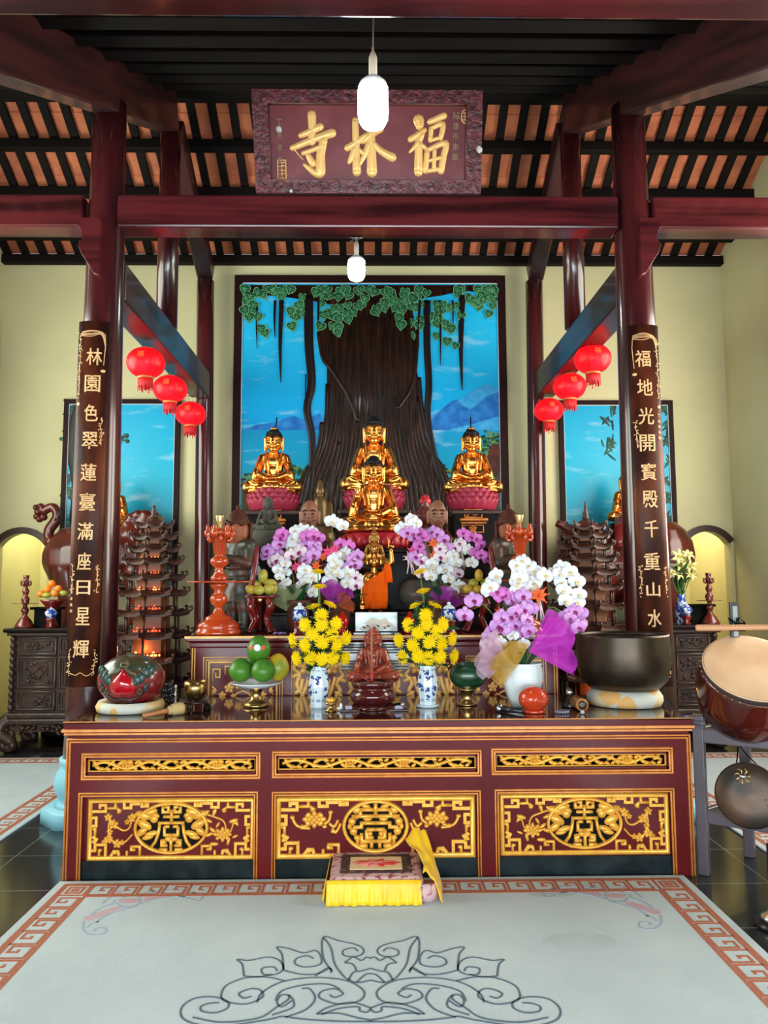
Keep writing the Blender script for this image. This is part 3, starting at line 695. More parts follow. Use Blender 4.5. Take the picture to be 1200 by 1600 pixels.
for (x0, x1, y0, y1), kd in zip(((139, 394, 1250, 1340), (434, 739, 1250, 1340), (785, 1043, 1248, 1338)), ('plum_left', 'round', 'plum_right')):
    # black pierced ground of the roundel sits inside the panel
    X0, X1, Z0, Z1 = px_(x0), px_(x1), pz(y1), pz(y0); cxp = X0+(X1-X0)*487/975; sx = (X1-X0)/975; sy = (Z1-Z0)/350
    rr = (210, 146) if kd != 'round' else (154, 149)
    B = MB().prism([(cxp+rr[0]*sx*math.cos(a*PI/18), Z1-168*sy+rr[1]*sy*math.sin(a*PI/18)) for a in range(36)], .001, front((0, YT+.0295, 0)))
    B.build('pierced_ground', M['black'], t, True)
    sub = bpy.data.objects.new('fretwork', None); C.objects.link(sub); sub.parent = t; sub.location = V(0, YT+.030, 0)-t.location
    fret_panel(X0, Z0, X1, Z1, front((0, 0, 0)), kd, sub, M['gilt'])

# ================================================================== second altar
YA, YA2 = 5.0, 5.57; Z2 = zat(993, YA-.02)
a = thing('second_altar', 'maroon stepped altar with gilt panels, directly behind the front table', 'altar', V(0, 5.35, 0))
ax0, ax1 = xat(297, YA, .9), xat(873, YA, .9)
T = front((0, YA, 0)); pz2 = lambda py: zat(py, YA); px2 = lambda p: xat(p, YA, .9)
B = MB(); B.bb((ax0, YA, 0), (ax1, YA2, Z2-.075)); B.build('body', M['lacq'], a, True)
B = MB(); B.bb((ax0-.03, YA-.03, Z2-.035), (ax1+.03, YA2, Z2)); B.build('top', M['lacq'], a, True, bevel=.008)
B = MB(); B.bb((ax0-.033, YA-.034, Z2-.013), (ax1+.033, YA-.02, Z2+.001)); B.build('gilt_line', M['gilt2'], a, True)
B = MB(); B.bb((ax0-.01, YA-.012, Z2-.075), (ax1+.01, YA2, Z2-.035)); B.build('cornice', M['lacq'], a, True, bevel=.01)
B = MB()
for g in (0, .016): B.stroke([(ax0+.012+g, .5), (ax0+.012+g, pz2(1004)-g), (ax1-.012-g, pz2(1004)-g), (ax1-.012-g, .5)], .007, .007, T)
B.build('gilt_line', M['gilt2'], a, True)
for x0, x1, kd in ((318, 441, 'plum_left'), (456, 714, 'scroll'), (729, 853, 'plum_right')):
    X0, X1, Z1 = px2(x0), px2(x1), pz2(1026 if kd != 'scroll' else 1024); Z0 = Z1-.42
    B = MB()
    for g in (0, .016): B.stroke([(X0+g, Z0), (X0+g, Z1-g), (X1-g, Z1-g), (X1-g, Z0)], .006, .007, T)
    B.build('gilt_line', M['gilt2'], a, True)
    if kd != 'scroll':
        sub = bpy.data.objects.new('fretwork', None); C.objects.link(sub); sub.parent = a; sub.location = V(0, YA, 0)-a.location
        X0 += .035; X1 -= .035; Z1 -= .03; W_ = X1-X0; TT = front((0, 0, 0)); B = MB(); P = lambda x, y: (X0+x*W_, Z1-y*W_)
        B.stroke([P(0, .8), P(0, 0), P(1, 0), P(1, .8)], .012, .012, TT)
        for m_ in (0, 1):
            q = lambda L: [P(1-x if m_ else x, y) for x, y in L]
            for L in ([(.06, .28), (.06, .10), (.16, .10), (.16, .22), (.10, .22), (.10, .15)], [(.24, .18), (.24, .06), (.38, .06), (.38, .16), (.30, .16), (.30, .11)], [(.42, .06), (.46, .1), (.5, .07)], [(.05, .35), (.10, .40), (.05, .48)], [(.08, .5), (.10, .62)], [(.18, .75), (.28, .6), (.42, .45), (.5, .42)], [(.30, .66), (.30, .52)], [(.5, .55), (.36, .6), (.36, .75)], [(.5, .62), (.42, .66), (.42, .75)]):
                B.stroke(q(L), .010, .010, TT)
            for c, r in (((.30, .38), .07), ((.2, .48), .055), ((.44, .34), .06), ((.08, .42), .035), ((.14, .66), .04), ((.36, .5), .04)): blossom(B, q([c])[0], r*W_, .012, TT)
        B.build('fret_panel', M['gilt2'], sub)
    else:
        sub = bpy.data.objects.new('scroll_carving', None); C.objects.link(sub); sub.parent = a; sub.location = V(0, YA, 0)-a.location
        TT = front((0, 0, 0)); xc = (X0+X1)/2
        for m_ in (-1, 1):
            B = MB()
            for cx in (-.44, -.27, -.10):
                q = lambda L: [(xc+m_*(cx+x), pz2(1030)-y) for x, y in L]
                for L in ([(-.06, .02), (-.075, .06), (-.04, .09), (-.055, .16), (-.02, .22)], [(.07, .0), (.05, .06), (.07, .10), (.03, .15), (.05, .2), (.02, .24)], [(-.02, .12), (-.03, .2)], [(.02, .11), (.0, .18), (-.03, .25)]):
                    B.stroke(sp2(q(L), 4), .026, .014, TT)
                c = q([(0, .05)])[0]; blossom(B, c, .045, .016, TT); ringstroke(B, c, .016, .008, .02, TT)
                for x, y, r in ((-.06, .1, .4), (.06, .13, -.5), (-.045, .2, .6), (.04, .22, -.6), (.055, .03, .9)): B.blob(q([(x, y)])[0], (.034, .016), .015, TT, r*m_, 8)
            B.build('scroll_half', M['gilt2'], sub)
# glossy stepped moulding in the middle of the front
cx0, cx1 = px2(532), px2(640); B = MB()
for i, (h, d) in enumerate(((.016, .03), (.012, .018), (.014, .026), (.012, .016), (.05, .022), (.012, .028), (.014, .02), (.016, .03))):
    z = Z2-.04-sum((.016, .012, .014, .012, .05, .012, .014, .016)[:i])-.004*i
    B.bb((cx0, YA-d, z-h), (cx1, YA, z))
B.build('centre_moulding', mat('glossy_grey_lacquer', (.09, .085, .10), .18, coat=.5), a, True, bevel=.003)
# upper dark tiers
Z3, Z4 = zat(955, 5.66), zat(857, 6.10); Z5 = zat(801, 7.30)
k = thing('black_altar_tier', 'low black lacquered step at the back of the second altar', 'altar', V(0, 5.85, 0))
B = MB(); B.bb((-1.15, 5.60, 0), (1.15, 6.0, Z3-.03)); B.build('body', M['ebony'], k, True)
B = MB(); B.bb((-1.17, 5.585, Z3-.03), (1.17, 6.0, Z3)); B.build('top', M['ebony'], k, True, bevel=.008)
k = thing('tall_black_altar', 'tall black carved altar behind the flowers, statues stand on it', 'altar', V(0, 6.5, 0))
x0, x1 = xat(372, 6.1, 1.7), xat(792, 6.1, 1.7)
B = MB(); B.bb((x0, 6.06, 0), (x1, 6.95, Z4-.04)); B.build('body', M['ebony'], k, True)
B = MB(); B.bb((x0-.03, 6.03, Z4-.04), (x1+.03, 6.97, Z4)); B.build('top', M['ebony'], k, True, bevel=.01)
for i, z in enumerate((Z4-.10, Z4-.17, Z4-.33, Z4-.40)):
    B = MB().bb((x0-.012, 6.045-.004*i, z-.012), (x1+.012, 6.06, z)); B.build('moulding', M['ebony'], k, True)
for i in range(13):
    x = x0+.04+(x1-x0-.08)*i/12; B = MB().bb((x-.015, 6.05, Z3), (x+.015, 6.06, Z4-.05)); B.build('stile', M['ebony'], k, True)
# ================================================================== statues
HEADX = Matrix.Translation((0, .0, .592)) @ Matrix.Scale(1.36, 4) @ Matrix.Translation((0, 0, -.655))
def seated(pose='lap', wide=1.0, robe=True):
    """body of a cross-legged figure facing -Y, one unit from seat to crown (voxel-merged into one skin)"""
    B = MB()
    for s in (-1, 1):
        B.cap((s*.10, .06, .13), (s*.36*wide, -.12, .10), .125, .098); B.cap((s*.36*wide, -.12, .085), (-s*.06, -.27, .085), .088, .062)
        B.ell((s*.38*wide, -.11, .085), (.085, .11, .085))
    B.ell((0, -.1, .07), (.36*wide, .22, .075)); B.ell((0, -.05, .025), (.43*wide, .27, .035), seg=24); B.ell((0, .05, .18), (.22, .16, .16))
    B.ell((0, .04, .36), (.165, .125, .21)); B.ell((0, .025, .475), (.185, .118, .125)); B.cap((-.165, .035, .55), (.165, .035, .55), .07)
    B.cap((0, .03, .58), (0, .01, .69), .056)
    for z in (.625, .645, .665): B.ell((0, .015, z), (.062, .062, .010))
    NB = len(B.v)
    for s in (-1, 1):
        # open robe: collar rolls, sleeve, folds
        B.tube(smooth_path([(s*.075, .07, .635), (s*.085, -.04, .58), (s*.085, -.10, .47), (s*.07, -.10, .34), (s*.05, -.12, .25)], 5), .020, 8)
        B.tube(smooth_path([(s*.12, .05, .625), (s*.135, -.03, .57), (s*.14, -.09, .45), (s*.13, -.10, .33)], 5), .018, 8)
        B.cap((s*.205, .035, .535), (s*.275, -.01, .33), .072, .078); B.ell((s*.285, -.05, .27), (.08, .10, .115))
        for i in range(3): B.tube(smooth_path([(s*(.235+.02*i), -.07-.02*i, .46-.06*i), (s*(.285+.015*i), -.085-.015*i, .38-.07*i), (s*(.335), -.05, .33-.07*i)], 4), .011, 6)
        for i in range(4): B.tube(smooth_path([(s*(.05+.04*i), -.275+.01*i, .045+.02*i), (s*(.2+.03*i), -.235, .10+.022*i), (s*(.36+.01*i), -.19+.02*i, .12+.012*i)], 4), .010, 6)
    B.tube(smooth_path([(-.14, -.09, .29), (0, -.125, .265), (.14, -.09, .29)], 5), .016, 8)
    B.ell((0, -.11, .25), (.04, .02, .03))
    def hand(o, R, L=.1):
        """palm, four fingers of unequal length, thumb from the side of the palm"""
        Tm = lambda p: Vector(o)+R @ (Vector(p)*L/.1)
        B.ell(o, (.030*L/.1, .014*L/.1, .036*L/.1), R)
        for i, (x, l) in enumerate(((-.024, .045), (-.008, .055), (.008, .052), (.023, .040))):
            B.cap(Tm((x, 0, .028)), Tm((x*1.15, -.004, .028+l*.55)), .0105*L/.1, .0095*L/.1); B.cap(Tm((x*1.15, -.004, .028+l*.55)), Tm((x*1.2, -.012, .028+l)), .0095*L/.1, .008*L/.1)
        B.cap(Tm((-.022, -.004, -.012)), Tm((-.045, -.018, .018)), .012*L/.1, .009*L/.1)
    for s in (-1, 1):
        if pose == 'raise' and s < 0:
            B.cap((-.285, -.02, .33), (-.235, -.18, .44), .06, .042)
            hand((-.23, -.195, .515), Matrix.Rotation(.1, 3, 'Y'), .125)
            for i in range(3): B.tube([(-.24-.02*i, -.16, .40-.05*i), (-.27-.01*i, -.15, .28-.03*i), (-.25, -.14, .20)], .012, 6)
        else:
            B.cap((s*.28, -.03, .31), (s*.10, -.215, .215), .062, .042)
            hand((s*.055, -.235, .20), Matrix.Rotation(-s*PI/2, 3, 'Y') @ Matrix.Rotation(PI/2*.9, 3, 'Z'), .105)
    for v in B.v:
        if v.z > .16:
            f = min(1, (v.z-.16)/.12); v.x *= 1-.10*f; v.z = .16+(v.z-.16)*.93
        v.x *= .89
    HB = MB()
    # head with face
    HB.ell((0, 0, .765), (.086, .098, .105)); HB.ell((0, -.018, .72), (.068, .076, .068)); HB.ell((0, -.055, .672), (.03, .03, .02))
    HB.cap((0, -.092, .785), (0, -.108, .742), .009, .019); HB.ell((.0, -.092, .705), (.027, .016, .008)); HB.ell((.0, -.090, .693), (.021, .015, .008))
    for s in (-1, 1):
        HB.ell((s*.036, -.083, .768), (.023, .015, .010)); HB.tube([(s*.014, -.098, .785), (s*.036, -.096, .797), (s*.062, -.078, .788)], .006, 6)
        HB.ell((s*.040, -.066, .722), (.03, .03, .028)); HB.cap((s*.088, .012, .80), (s*.086, .006, .675), .019, .015)
    B.add(HB, HEADX)
    return remesh(B, 'body', M['gold'], .0085, 3)
BODY = {p: seated(p) for p in ('lap', 'raise')}
def hair_mesh():
    B = MB(); B.ell((0, .022, .80), (.089, .095, .088), seg=20, rings=12); B.ell((0, .022, .872), (.052, .05, .042)); B.ell((0, -.028, .838), (.082, .072, .036))
    B.xf(HEADX); return remesh(B, 'hair', M['hair'], .009, 1)
HAIR = hair_mesh(); JEWEL = MB().ell((0, -.018, .892), (.036, .035, .020)).xf(HEADX).mesh('jewel', M['gold'])
def lotus(parent, r, h, m, rows=3, n=18, name='lotus_seat'):
    B = MB(); B.lathe([(r*.72, 0), (r*.80, h*.2), (r*.74, h*.8), (r*.78, h*.96), (r*.70, h*.97)], 28)
    o = B.build(name, m, parent)
    me = None
    for k in range(rows):
        P = MB(); L, W_ = h*.75, r*.30
        g = []
        for i in range(6):
            u = i/5; row = []
            for j in range(5):
                v = (j-2)/2; w_ = W_*math.sin(PI*min(.98, .22+.72*u))*(1-.15*u)
                row.append((v*w_, -(.04+.95*u-.25*u**3)*L*.62+abs(v)**2*W_*.30, u*L))
            g.append(row)
        P.sheet(g, .012*r/.3); me = P.mesh('petal', m)
        for i in range(n):
            a = 2*PI*(i+.5*k)/n; q = obj('petal', me, o)
            q.location = (r*(.76-.03*k)*math.sin(a), -r*(.76-.03*k)*math.cos(a), h*(.02+.24*k)); q.rotation_euler = (0, 0, a)
    return o
def buddha(name, label, base, H, pose, bm, hm=None, lot=None, jewel=True, rotz=0, cat='statue', group=None):
    """lot = (radius, height, material): lotus seat under the figure; H = height of the figure alone"""
    t = thing(name, label, cat, base, rotz, group); z = 0
    if lot: lotus(t, lot[0], lot[1], lot[2], *lot[3:]); z = lot[1]*.97
    for nm, me, m_ in (('body', BODY[pose], bm), ('hair', HAIR, hm or M['hair']))+((('jewel', JEWEL, bm),) if jewel else ()):
        me2 = me
        if me.materials[0] != m_: me2 = me.copy(); me2.materials.clear(); me2.materials.append(m_)
        o = obj(nm, me2, t); o.scale = (H,)*3; o.location = (0, 0, z)
    return t
M['pink'] = mat('pink_lotus_paint', (.28, .016, .042), .45, spec=.3, col2=(.44, .045, .09), scale=5, lo=.4, hi=.7)
M['redl'] = mat('red_lotus_paint', (.42, .012, .018), .35, col2=(.55, .03, .05), scale=6)
M['rosewood'] = mat('rosewood_carving', (.33, .050, .022), .3, 0, .2, (.20, .026, .013), 4, (1, 1, 2))
# big Buddha (back), front Buddha, two side Buddhas
Yb = 7.3
sc_ = Yb/1200
zl = zat(806, Yb)
# cabinets that carry the back row
for s, px0, px1, lab, lit in ((-1, 383, 474, 'left', 0), (1, 700, 787, 'right', 1), (0, 528, 642, 'centre', 0)):
    x0, x1 = xat(px0, Yb, 2), xat(px1, Yb, 2); t = thing('pedestal_cabinet', 'dark wooden pedestal cabinet under the %s gilded Buddha of the back row' % lab, 'cabinet', V((x0+x1)/2, Yb, 0))
    zt = Z5 if s else zat(800, Yb); MB().bb((x0+.04, Yb-.22, 0), (x1-.04, Yb+.25, zt-.04)).build('body', M['ebony'], t, True)
    MB().bb((x0+.01, Yb-.25, zt-.04), (x1-.01, Yb+.28, zt)).build('top', M['carved'], t, True, bevel=.01)
    if s:
        og = mat('orange_varnish_panel', (.62, .20, .035), .35, col2=(.35, .09, .015), scale=12)
        for py0, py1, w in ((798, 808, .50), (814, 816, .62), (822, 832, .46)):
            pass
        pc = 735 if s > 0 else 430; 
        B = MB(); za, zb_ = zat(809, Yb-.22), zat(797, Yb-.22); xx0, xx1 = xat(pc-13, Yb, 2), xat(pc+13, Yb, 2)
        B.stroke([(xx0, za), (xx1, za), (xx1, zb_), (xx0, zb_)], .012, .02, front((0, Yb-.22, 0)), True)
        B.stroke(sp2([(xx0+.02, za+.01), ((xx0+xx1)/2-.02, zb_-.02), ((xx0+xx1)/2+.01, za+.02), (xx1-.02, zb_-.03)]), .014, .015, front((0, Yb-.22, 0))); B.build('gilt_panel', og, t, True)
        B = MB(); za, zb_ = zat(815, Yb-.22), zat(811, Yb-.22); B.bb((xat(pc-21, Yb, 2), Yb-.29, za), (xat(pc+21, Yb, 2), Yb-.2, zb_)); B.build('shelf', og, t, True, bevel=.006)
        B = MB(); za, zb_ = zat(819, Yb-.22), zat(816, Yb-.22); B.bb((xat(pc-19, Yb, 2), Yb-.26, za), (xat(pc+19, Yb, 2), Yb-.2, zb_)); B.build('shelf', og, t, True, bevel=.004)
        B = MB(); za, zb_ = zat(832, Yb-.22), zat(821, Yb-.22); xx0, xx1 = xat(pc-17, Yb, 2), xat(pc+15, Yb, 2)
        B.stroke([(xx0, za), (xx1, za), (xx1, zb_), (xx0, zb_)], .010, .014, front((0, Yb-.22, 0)), True); blossom(B, ((xx0+xx1)/2, (za+zb_)/2), .035, .02, front((0, Yb-.22, 0))); B.build('gilt_panel', og, t, True)
for px, lab, cx in ((427, 'left', -1), (738, 'right', 1)):
    base = on(px, Yb, Z5); r = 43*sc_
    q = buddha('seated_buddha', 'gilded Buddha on a pink lotus seat in front of the mural, %s side' % lab, base, 108*sc_*1.06, 'lap', M['gold'], None, (r, 29*sc_, M['pink'], 3, 20))
    B = MB().tube([(.01*cx, .10, .7), (.012, .11, .95)], .006, 6); B.build('halo_rod', M['black'], q)
buddha('seated_buddha', 'largest gilded Buddha, seated highest at the tree trunk of the mural', on(585, Yb, zat(800, Yb)), 131*sc_, 'lap', M['gold'], M['hair'], (52*sc_, 31*sc_, M['pink'], 3, 20), jewel=False)
Yf = 6.30
t = buddha('seated_buddha', 'gilded Buddha with raised hand on a smooth red lotus base, centre front', on(584, Yf, Z4), 132*Yf/1200, 'raise', M['gold'], None, None, jewel=False)
H = zat(828, Yf-.2)-Z4-.015
for o in t.children: o.location.z = H
B = MB(); B.lathe([(.235, 0), (.25, .01), (.25, .02), (.27, .06), (.275, H*.55), (.255, H*.86), (.23, H)], 40, sx=1, sy=.85); o = B.build('lotus_base', M['redl'], t)
for i in range(18):
    a = 2*PI*i/18; P = MB(); g = []
    for u in range(5):
        row = []
        for j in range(5):
            v = (j-2)/2; w_ = .052*math.sin(PI*min(.97, .35+.6*u/4)); row.append((v*w_, -.012+abs(v)**2*.012-.012*math.sin(u/4*PI), H*.12+u/4*H*.72))
        g.append(row)
    P.sheet(g, .008); q = P.build('petal', M['redl'], o); q.location = (.268*math.sin(a), -.85*.268*math.cos(a), 0); q.rotation_euler = (0, 0, a)

# ---- stone Buddha, wooden Buddha on the front table
t = buddha('stone_buddha', 'small grey green stone Buddha on a block, below the left gilded Buddha', on(418, 6.2, Z4), 58*6.2/1200, 'lap', M['stone'], M['stone'], None, jewel=False)
z = zat(829, 6.2)-Z4
for o in t.children: o.location.z = z
MB().lathe([(.17, 0), (.18, z*.5), (.165, z*.8), (.15, z)], 8, rot=PI/8, sy=.8).build('block', M['stone'], t)
Yw = 4.66; zb = zat(1064, Yw)
t = buddha('wooden_buddha', 'red brown wooden Buddha with raised hand, behind the incense burner', on(583, Yw, ZT), 86*Yw/1200, 'raise', M['rosewood'], M['rosewood'], None, jewel=False)
for o in t.children: o.location.z = zb-ZT; o.scale = (o.scale.x*1.15, o.scale.y, o.scale.z)
MB().lathe([(.11, 0), (.135, .015), (.12, .04), (.12, zb-ZT-.02), (.135, zb-ZT)], 28, sy=.8).build('wooden_base', M['rosewood'], t)

# ---- gold standing Buddha behind, and the small child Buddha in an orange robe
Yo = 5.68
Hg = 58*5.9/1200
t = buddha('seated_buddha', 'matte gold Buddha half hidden behind the orange-robed child statue', on(585, 5.90, Z3), Hg, 'lap', M['oldgold'], M['oldgold'], None, jewel=False)
zg = zat(827, 5.90)-Z3-.975*Hg
for o in t.children: o.location.z = zg
MB().lathe([(.12, 0), (.13, .02), (.10, .05), (.10, zg-.04), (.135, zg)], 24, sy=.7).build('pedestal', M['carved'], t)
t = thing('child_buddha', 'small gold child Buddha in an orange robe, one finger pointing up', 'statue', on(587, Yo, Z3)); k = Yo/1200
def pr(px, py, dy=0): return at(px, py, Yo+dy)-t.location
def pt(px, py, dy=0): return pr(586+(px-586)*.72, 957-(957-py)*.94, dy)
B = MB(); q_ = .78*k
B.ell(pt(584, 866), (11*q_*1.15, 13*q_, 15*q_)); B.ell(pt(584, 874, -.015), (9.5*q_, 10*q_, 9*q_)); B.cap(pt(584, 880), pt(584, 893), 6*q_); B.ell(pt(584, 851, .01), (7*q_, 7*q_, 6*q_))
B.cap(pt(584, 866, -.055), pt(584, 871, -.064), .005, .007); B.ell(pt(584, 877, -.052), (.012, .007, .004))
for s in (-1, 1): B.cap(pt(584+15*s, 861), pt(584+15*s, 877), .009); B.ell(pt(584+6*s, 864, -.05), (.010, .006, .004))
B.ell(pt(586, 912), (22*q_, 14*q_, 27*q_)); B.ell(pt(587, 933), (19*q_, 13*q_, 26*q_)); B.cap(pt(570, 896), pt(602, 896), 8*q_)
B.cap(pt(566, 898), pt(561, 918), 7*q_, 6*q_); B.cap(pt(561, 918), pt(558, 936, -.02), 6*q_, 4.5*q_); B.ell(pt(558, 941, -.02), (4.5*q_, 3.5*q_, 6*q_))
for i, dx in enumerate((-4.5, -1.5, 1.5, 4.5)): B.cap(pt(558+dx, 944, -.02), pt(558+dx*1.1, 953-abs(dx)*.5, -.025), 1.6*q_, 1.3*q_)
B.cap(pt(563, 940, -.03), pt(565, 946, -.04), 1.8*q_, 1.3*q_)
B.cap(pr(601, 890), pr(612, 878, -.02), 6.5*q_, 6*q_); B.cap(pr(612, 878, -.02), pr(611, 861, -.03), 6*q_, 4*q_); B.ell(pr(610, 855.5, -.03), (5*q_, 3.8*q_, 6*q_))
B.cap(pr(607.5, 853, -.03), pr(607.5, 844, -.03), 1.8*q_, 1.4*q_)
for dx, dy in ((0, 0), (2.5, 1), (4.5, 3)): B.cap(pr(609.5+dx*.8, 852.5+dy, -.035), pr(610.5+dx, 850+dy, -.048), 1.7*q_, 1.5*q_); B.cap(pr(610.5+dx, 850+dy, -.048), pr(609.5+dx, 853+dy, -.056), 1.5*q_, 1.3*q_)
B.cap(pr(606.5, 857, -.04), pr(608.5, 853, -.052), 1.8*q_, 1.3*q_)
for px in (577, 597): B.cap(pt(px, 935), pt(px, 951), 8*q_, 6*q_); B.ell(pt(px, 955, -.03), (6*q_, .05, 4*q_))
me = remesh(B, 'body', M['gold'], .005, 3); obj('body', me, t)
M['orange'] = mat('orange_satin_robe', (.95, .12, .002), .7, spec=.1)
rows = []
for i in range(13):                                   # robe: tube of cloth with diagonal folds
    u = i/12; row = []
    for j in range(41):
        a = 2*PI*j/40; cx_ = 585+2*u; wv = (17.5+2*math.sin(u*2.2)-1.5*u)*k; py = 897+53.5*u
        f = .003*math.sin(6*a+4.5*u)+.0022*math.sin(11*a-3*u)
        c = pt(cx_, py); y0 = 0
        dz = -(math.sin(a)*0)+.062*(math.cos(a)*.9)*(1-u)
        row.append((c.x+(wv+f)*math.cos(a), (14*k+f*2)*math.sin(a)-.005+.0*u, c.z+dz))
    rows.append(row)
B = MB().sheet(rows, .004)
for i in range(5): B.tube(smooth_path([(pt(601-3*i, 897+2*i).x, -.062, pt(601, 899+3*i).z), (pt(596-5*i, 922).x, -.070, pt(590, 918+5*i).z), (pt(588-5*i, 945).x, -.062, pt(590, 934+6*i if i < 3 else 950).z)], 5), .0045, 6)
B.build('robe', M['orange'], t)
g = []
for i in range(7):
    u = i/6; g.append([(pr(600+j*2.4+u*4*(j/4), 888).x, -.03+.010*math.sin(j*2+u), pr(601, 881+u*29).z) for j in range(5)])
MB().sheet(g, .006).build('sleeve_drape', M['orange'], t)
# ---- monk statues (busts behind the flowers), and guardians
M['skinw'] = mat('painted_wood_skin', (.24, .095, .05), .5); M['robeB'] = mat('brown_painted_robe', (.11, .022, .010), .4, col2=(.07, .012, .006), scale=6)
M['robeG'] = mat('grey_green_painted_robe', (.06, .07, .055), .45, col2=(.10, .03, .015), scale=4)
def monk(label, px, Y, pyhead, pychin, z0, robe, old=False, collar=None):
    """seated monk, legs crossed under a robe; head height from pixels"""
    t = thing('monk_statue', label, 'statue', on(px, Y, z0)); hh = (zat(pyhead, Y)-zat(pychin, Y)); zc = zat(pychin, Y)-z0
    B = MB(); r = hh/2; B.ell((0, 0, zc+r*1.08), (r*.76, r*.88, r)); B.ell((0, -r*.15, zc+r*.55), (r*.62, r*.66, r*.6)); B.cap((0, .02, zc-r*.6), (0, .01, zc+r*.3), r*.42)
    B.cap((0, -r*.84, zc+r*1.15), (0, -r*1.0, zc+r*.78), r*.09, r*.15)
    B.ell((0, -r*.80, zc+r*.42), (r*.27, r*.12, r*.06)); B.ell((0, -r*.78, zc+r*.33), (r*.2, r*.12, r*.07))
    for s in (-1, 1):
        B.cap((s*r*.78, .02, zc+r*1.2), (s*r*.76, .01, zc+r*.45), r*.14, r*.12); B.ell((s*r*.32, -r*.76, zc+r*1.02), (r*.2, r*.1, r*.08)); B.tube([(s*r*.12, -r*.88, zc+r*1.2), (s*r*.35, -r*.84, zc+r*1.28), (s*r*.56, -r*.68, zc+r*1.18)], r*.055, 6)
        B.ell((s*r*.38, -r*.62, zc+r*.68), (r*.26, r*.22, r*.22))
        if old: B.tube([(s*r*.22, -r*.84, zc+r*.62), (s*r*.36, -r*.74, zc+r*.42), (s*r*.32, -r*.68, zc+r*.28)], r*.05, 6)
    if old:
        for i in range(3): B.tube([(-r*.4, -r*.68, zc+r*(1.45+.12*i)), (0, -r*.80+.01*i, zc+r*(1.48+.12*i)), (r*.4, -r*.68, zc+r*(1.45+.12*i))], r*.04, 6)
    me = remesh(B, 'head', M['skinw'], hh*.022, 2); obj('head', me, t).scale = (.86, 1, 1)
    e = MB()
    for s in (-1, 1): e.ell((s*r*.32, -r*.835, zc+r*1.0), (r*.16, r*.03, r*.03))
    for s in (-1, 1): e.tube([(s*r*.14, -r*.90, zc+r*1.21), (s*r*.36, -r*.87, zc+r*1.29), (s*r*.56, -r*.71, zc+r*1.19)], r*.035, 5)
    e.build('painted_eyes', M['black'], t).scale = (.86, 1, 1)
    MB().ell((0, -r*.86, zc+r*.40), (r*.26, r*.09, r*.055)).build('painted_lips', mat('dull_red_lips', (.20, .03, .02), .5), t)
    # body robe
    B = MB(); zs = zc-r*.9; S = r*2.2
    B.ell((0, .03, zs-S*.45), (S*.62, S*.42, S*.72)); B.cap((-S*.48, .03, zs-S*.05), (S*.48, .03, zs-S*.05), S*.20)
    for s in (-1, 1):
        B.cap((s*S*.58, .02, zs-S*.1), (s*S*.72, -.03, zs-S*.85), S*.2, S*.2); B.cap((s*S*.7, -.03, zs-S*.85), (s*S*.1, -S*.5, zs-S*.95), S*.19, S*.13)
        B.cap((s*S*.2, 0, .12), (s*S*.85, -S*.35, .13), .13, .11); B.cap((s*S*.85, -S*.35, .12), (-s*S*.2, -S*.62, .11), .11, .09)
        B.tube(smooth_path([(s*r*.5, r*.4, zc-r*.2), (s*r*.72, -r*.4, zc-r*.7), (s*r*.3, -S*.44, zs-S*.45), (-s*r*.1*0, -S*.44, zs-S*.8)], 5), r*.13, 8)
    B.ell((0, 0, .08), (S*.95, S*.7, .085)); B.cap((0, .03, .1), (0, .03, zs-S*.3), S*.45, S*.5)
    obj('robe', remesh(B, 'robe', robe, .014, 3), t)
    if collar:
        B = MB()
        for s in (-1, 1): B.tube(smooth_path([(s*r*.55, r*.4, zc-r*.1), (s*r*.85, -r*.5, zc-r*.75), (s*r*.5, -S*.50, zs-S*.45), (s*r*.35, -S*.54, zs-S*.9)], 6), r*.17, 8, sq=.5)
        B.build('collar', collar, t)
    B = MB(); B.cap((-r*.3, -S*.66, zs-S*.72), (r*.0, -S*.62, zs-S*.5), r*.25, r*.2)
    for i in range(4): B.cap((-r*.15+i*r*.11, -S*.66, zs-S*.52), (-r*.1+i*r*.1, -S*.63, zs-S*.28-.01*abs(i-1)), r*.06, r*.05)
    obj('hand', remesh(B, 'hand', M['skinw'], .006, 2), t)
    return t
monk('shaven-headed monk statue in a red brown robe, behind the left orchids', 483, 5.84, 783, 826, Z3, M['robeB'])
monk('bald old monk statue in a grey green robe, behind the right orchids', 685, 5.84, 783, 826, Z3, M['robeG'], True, M['robeB'])
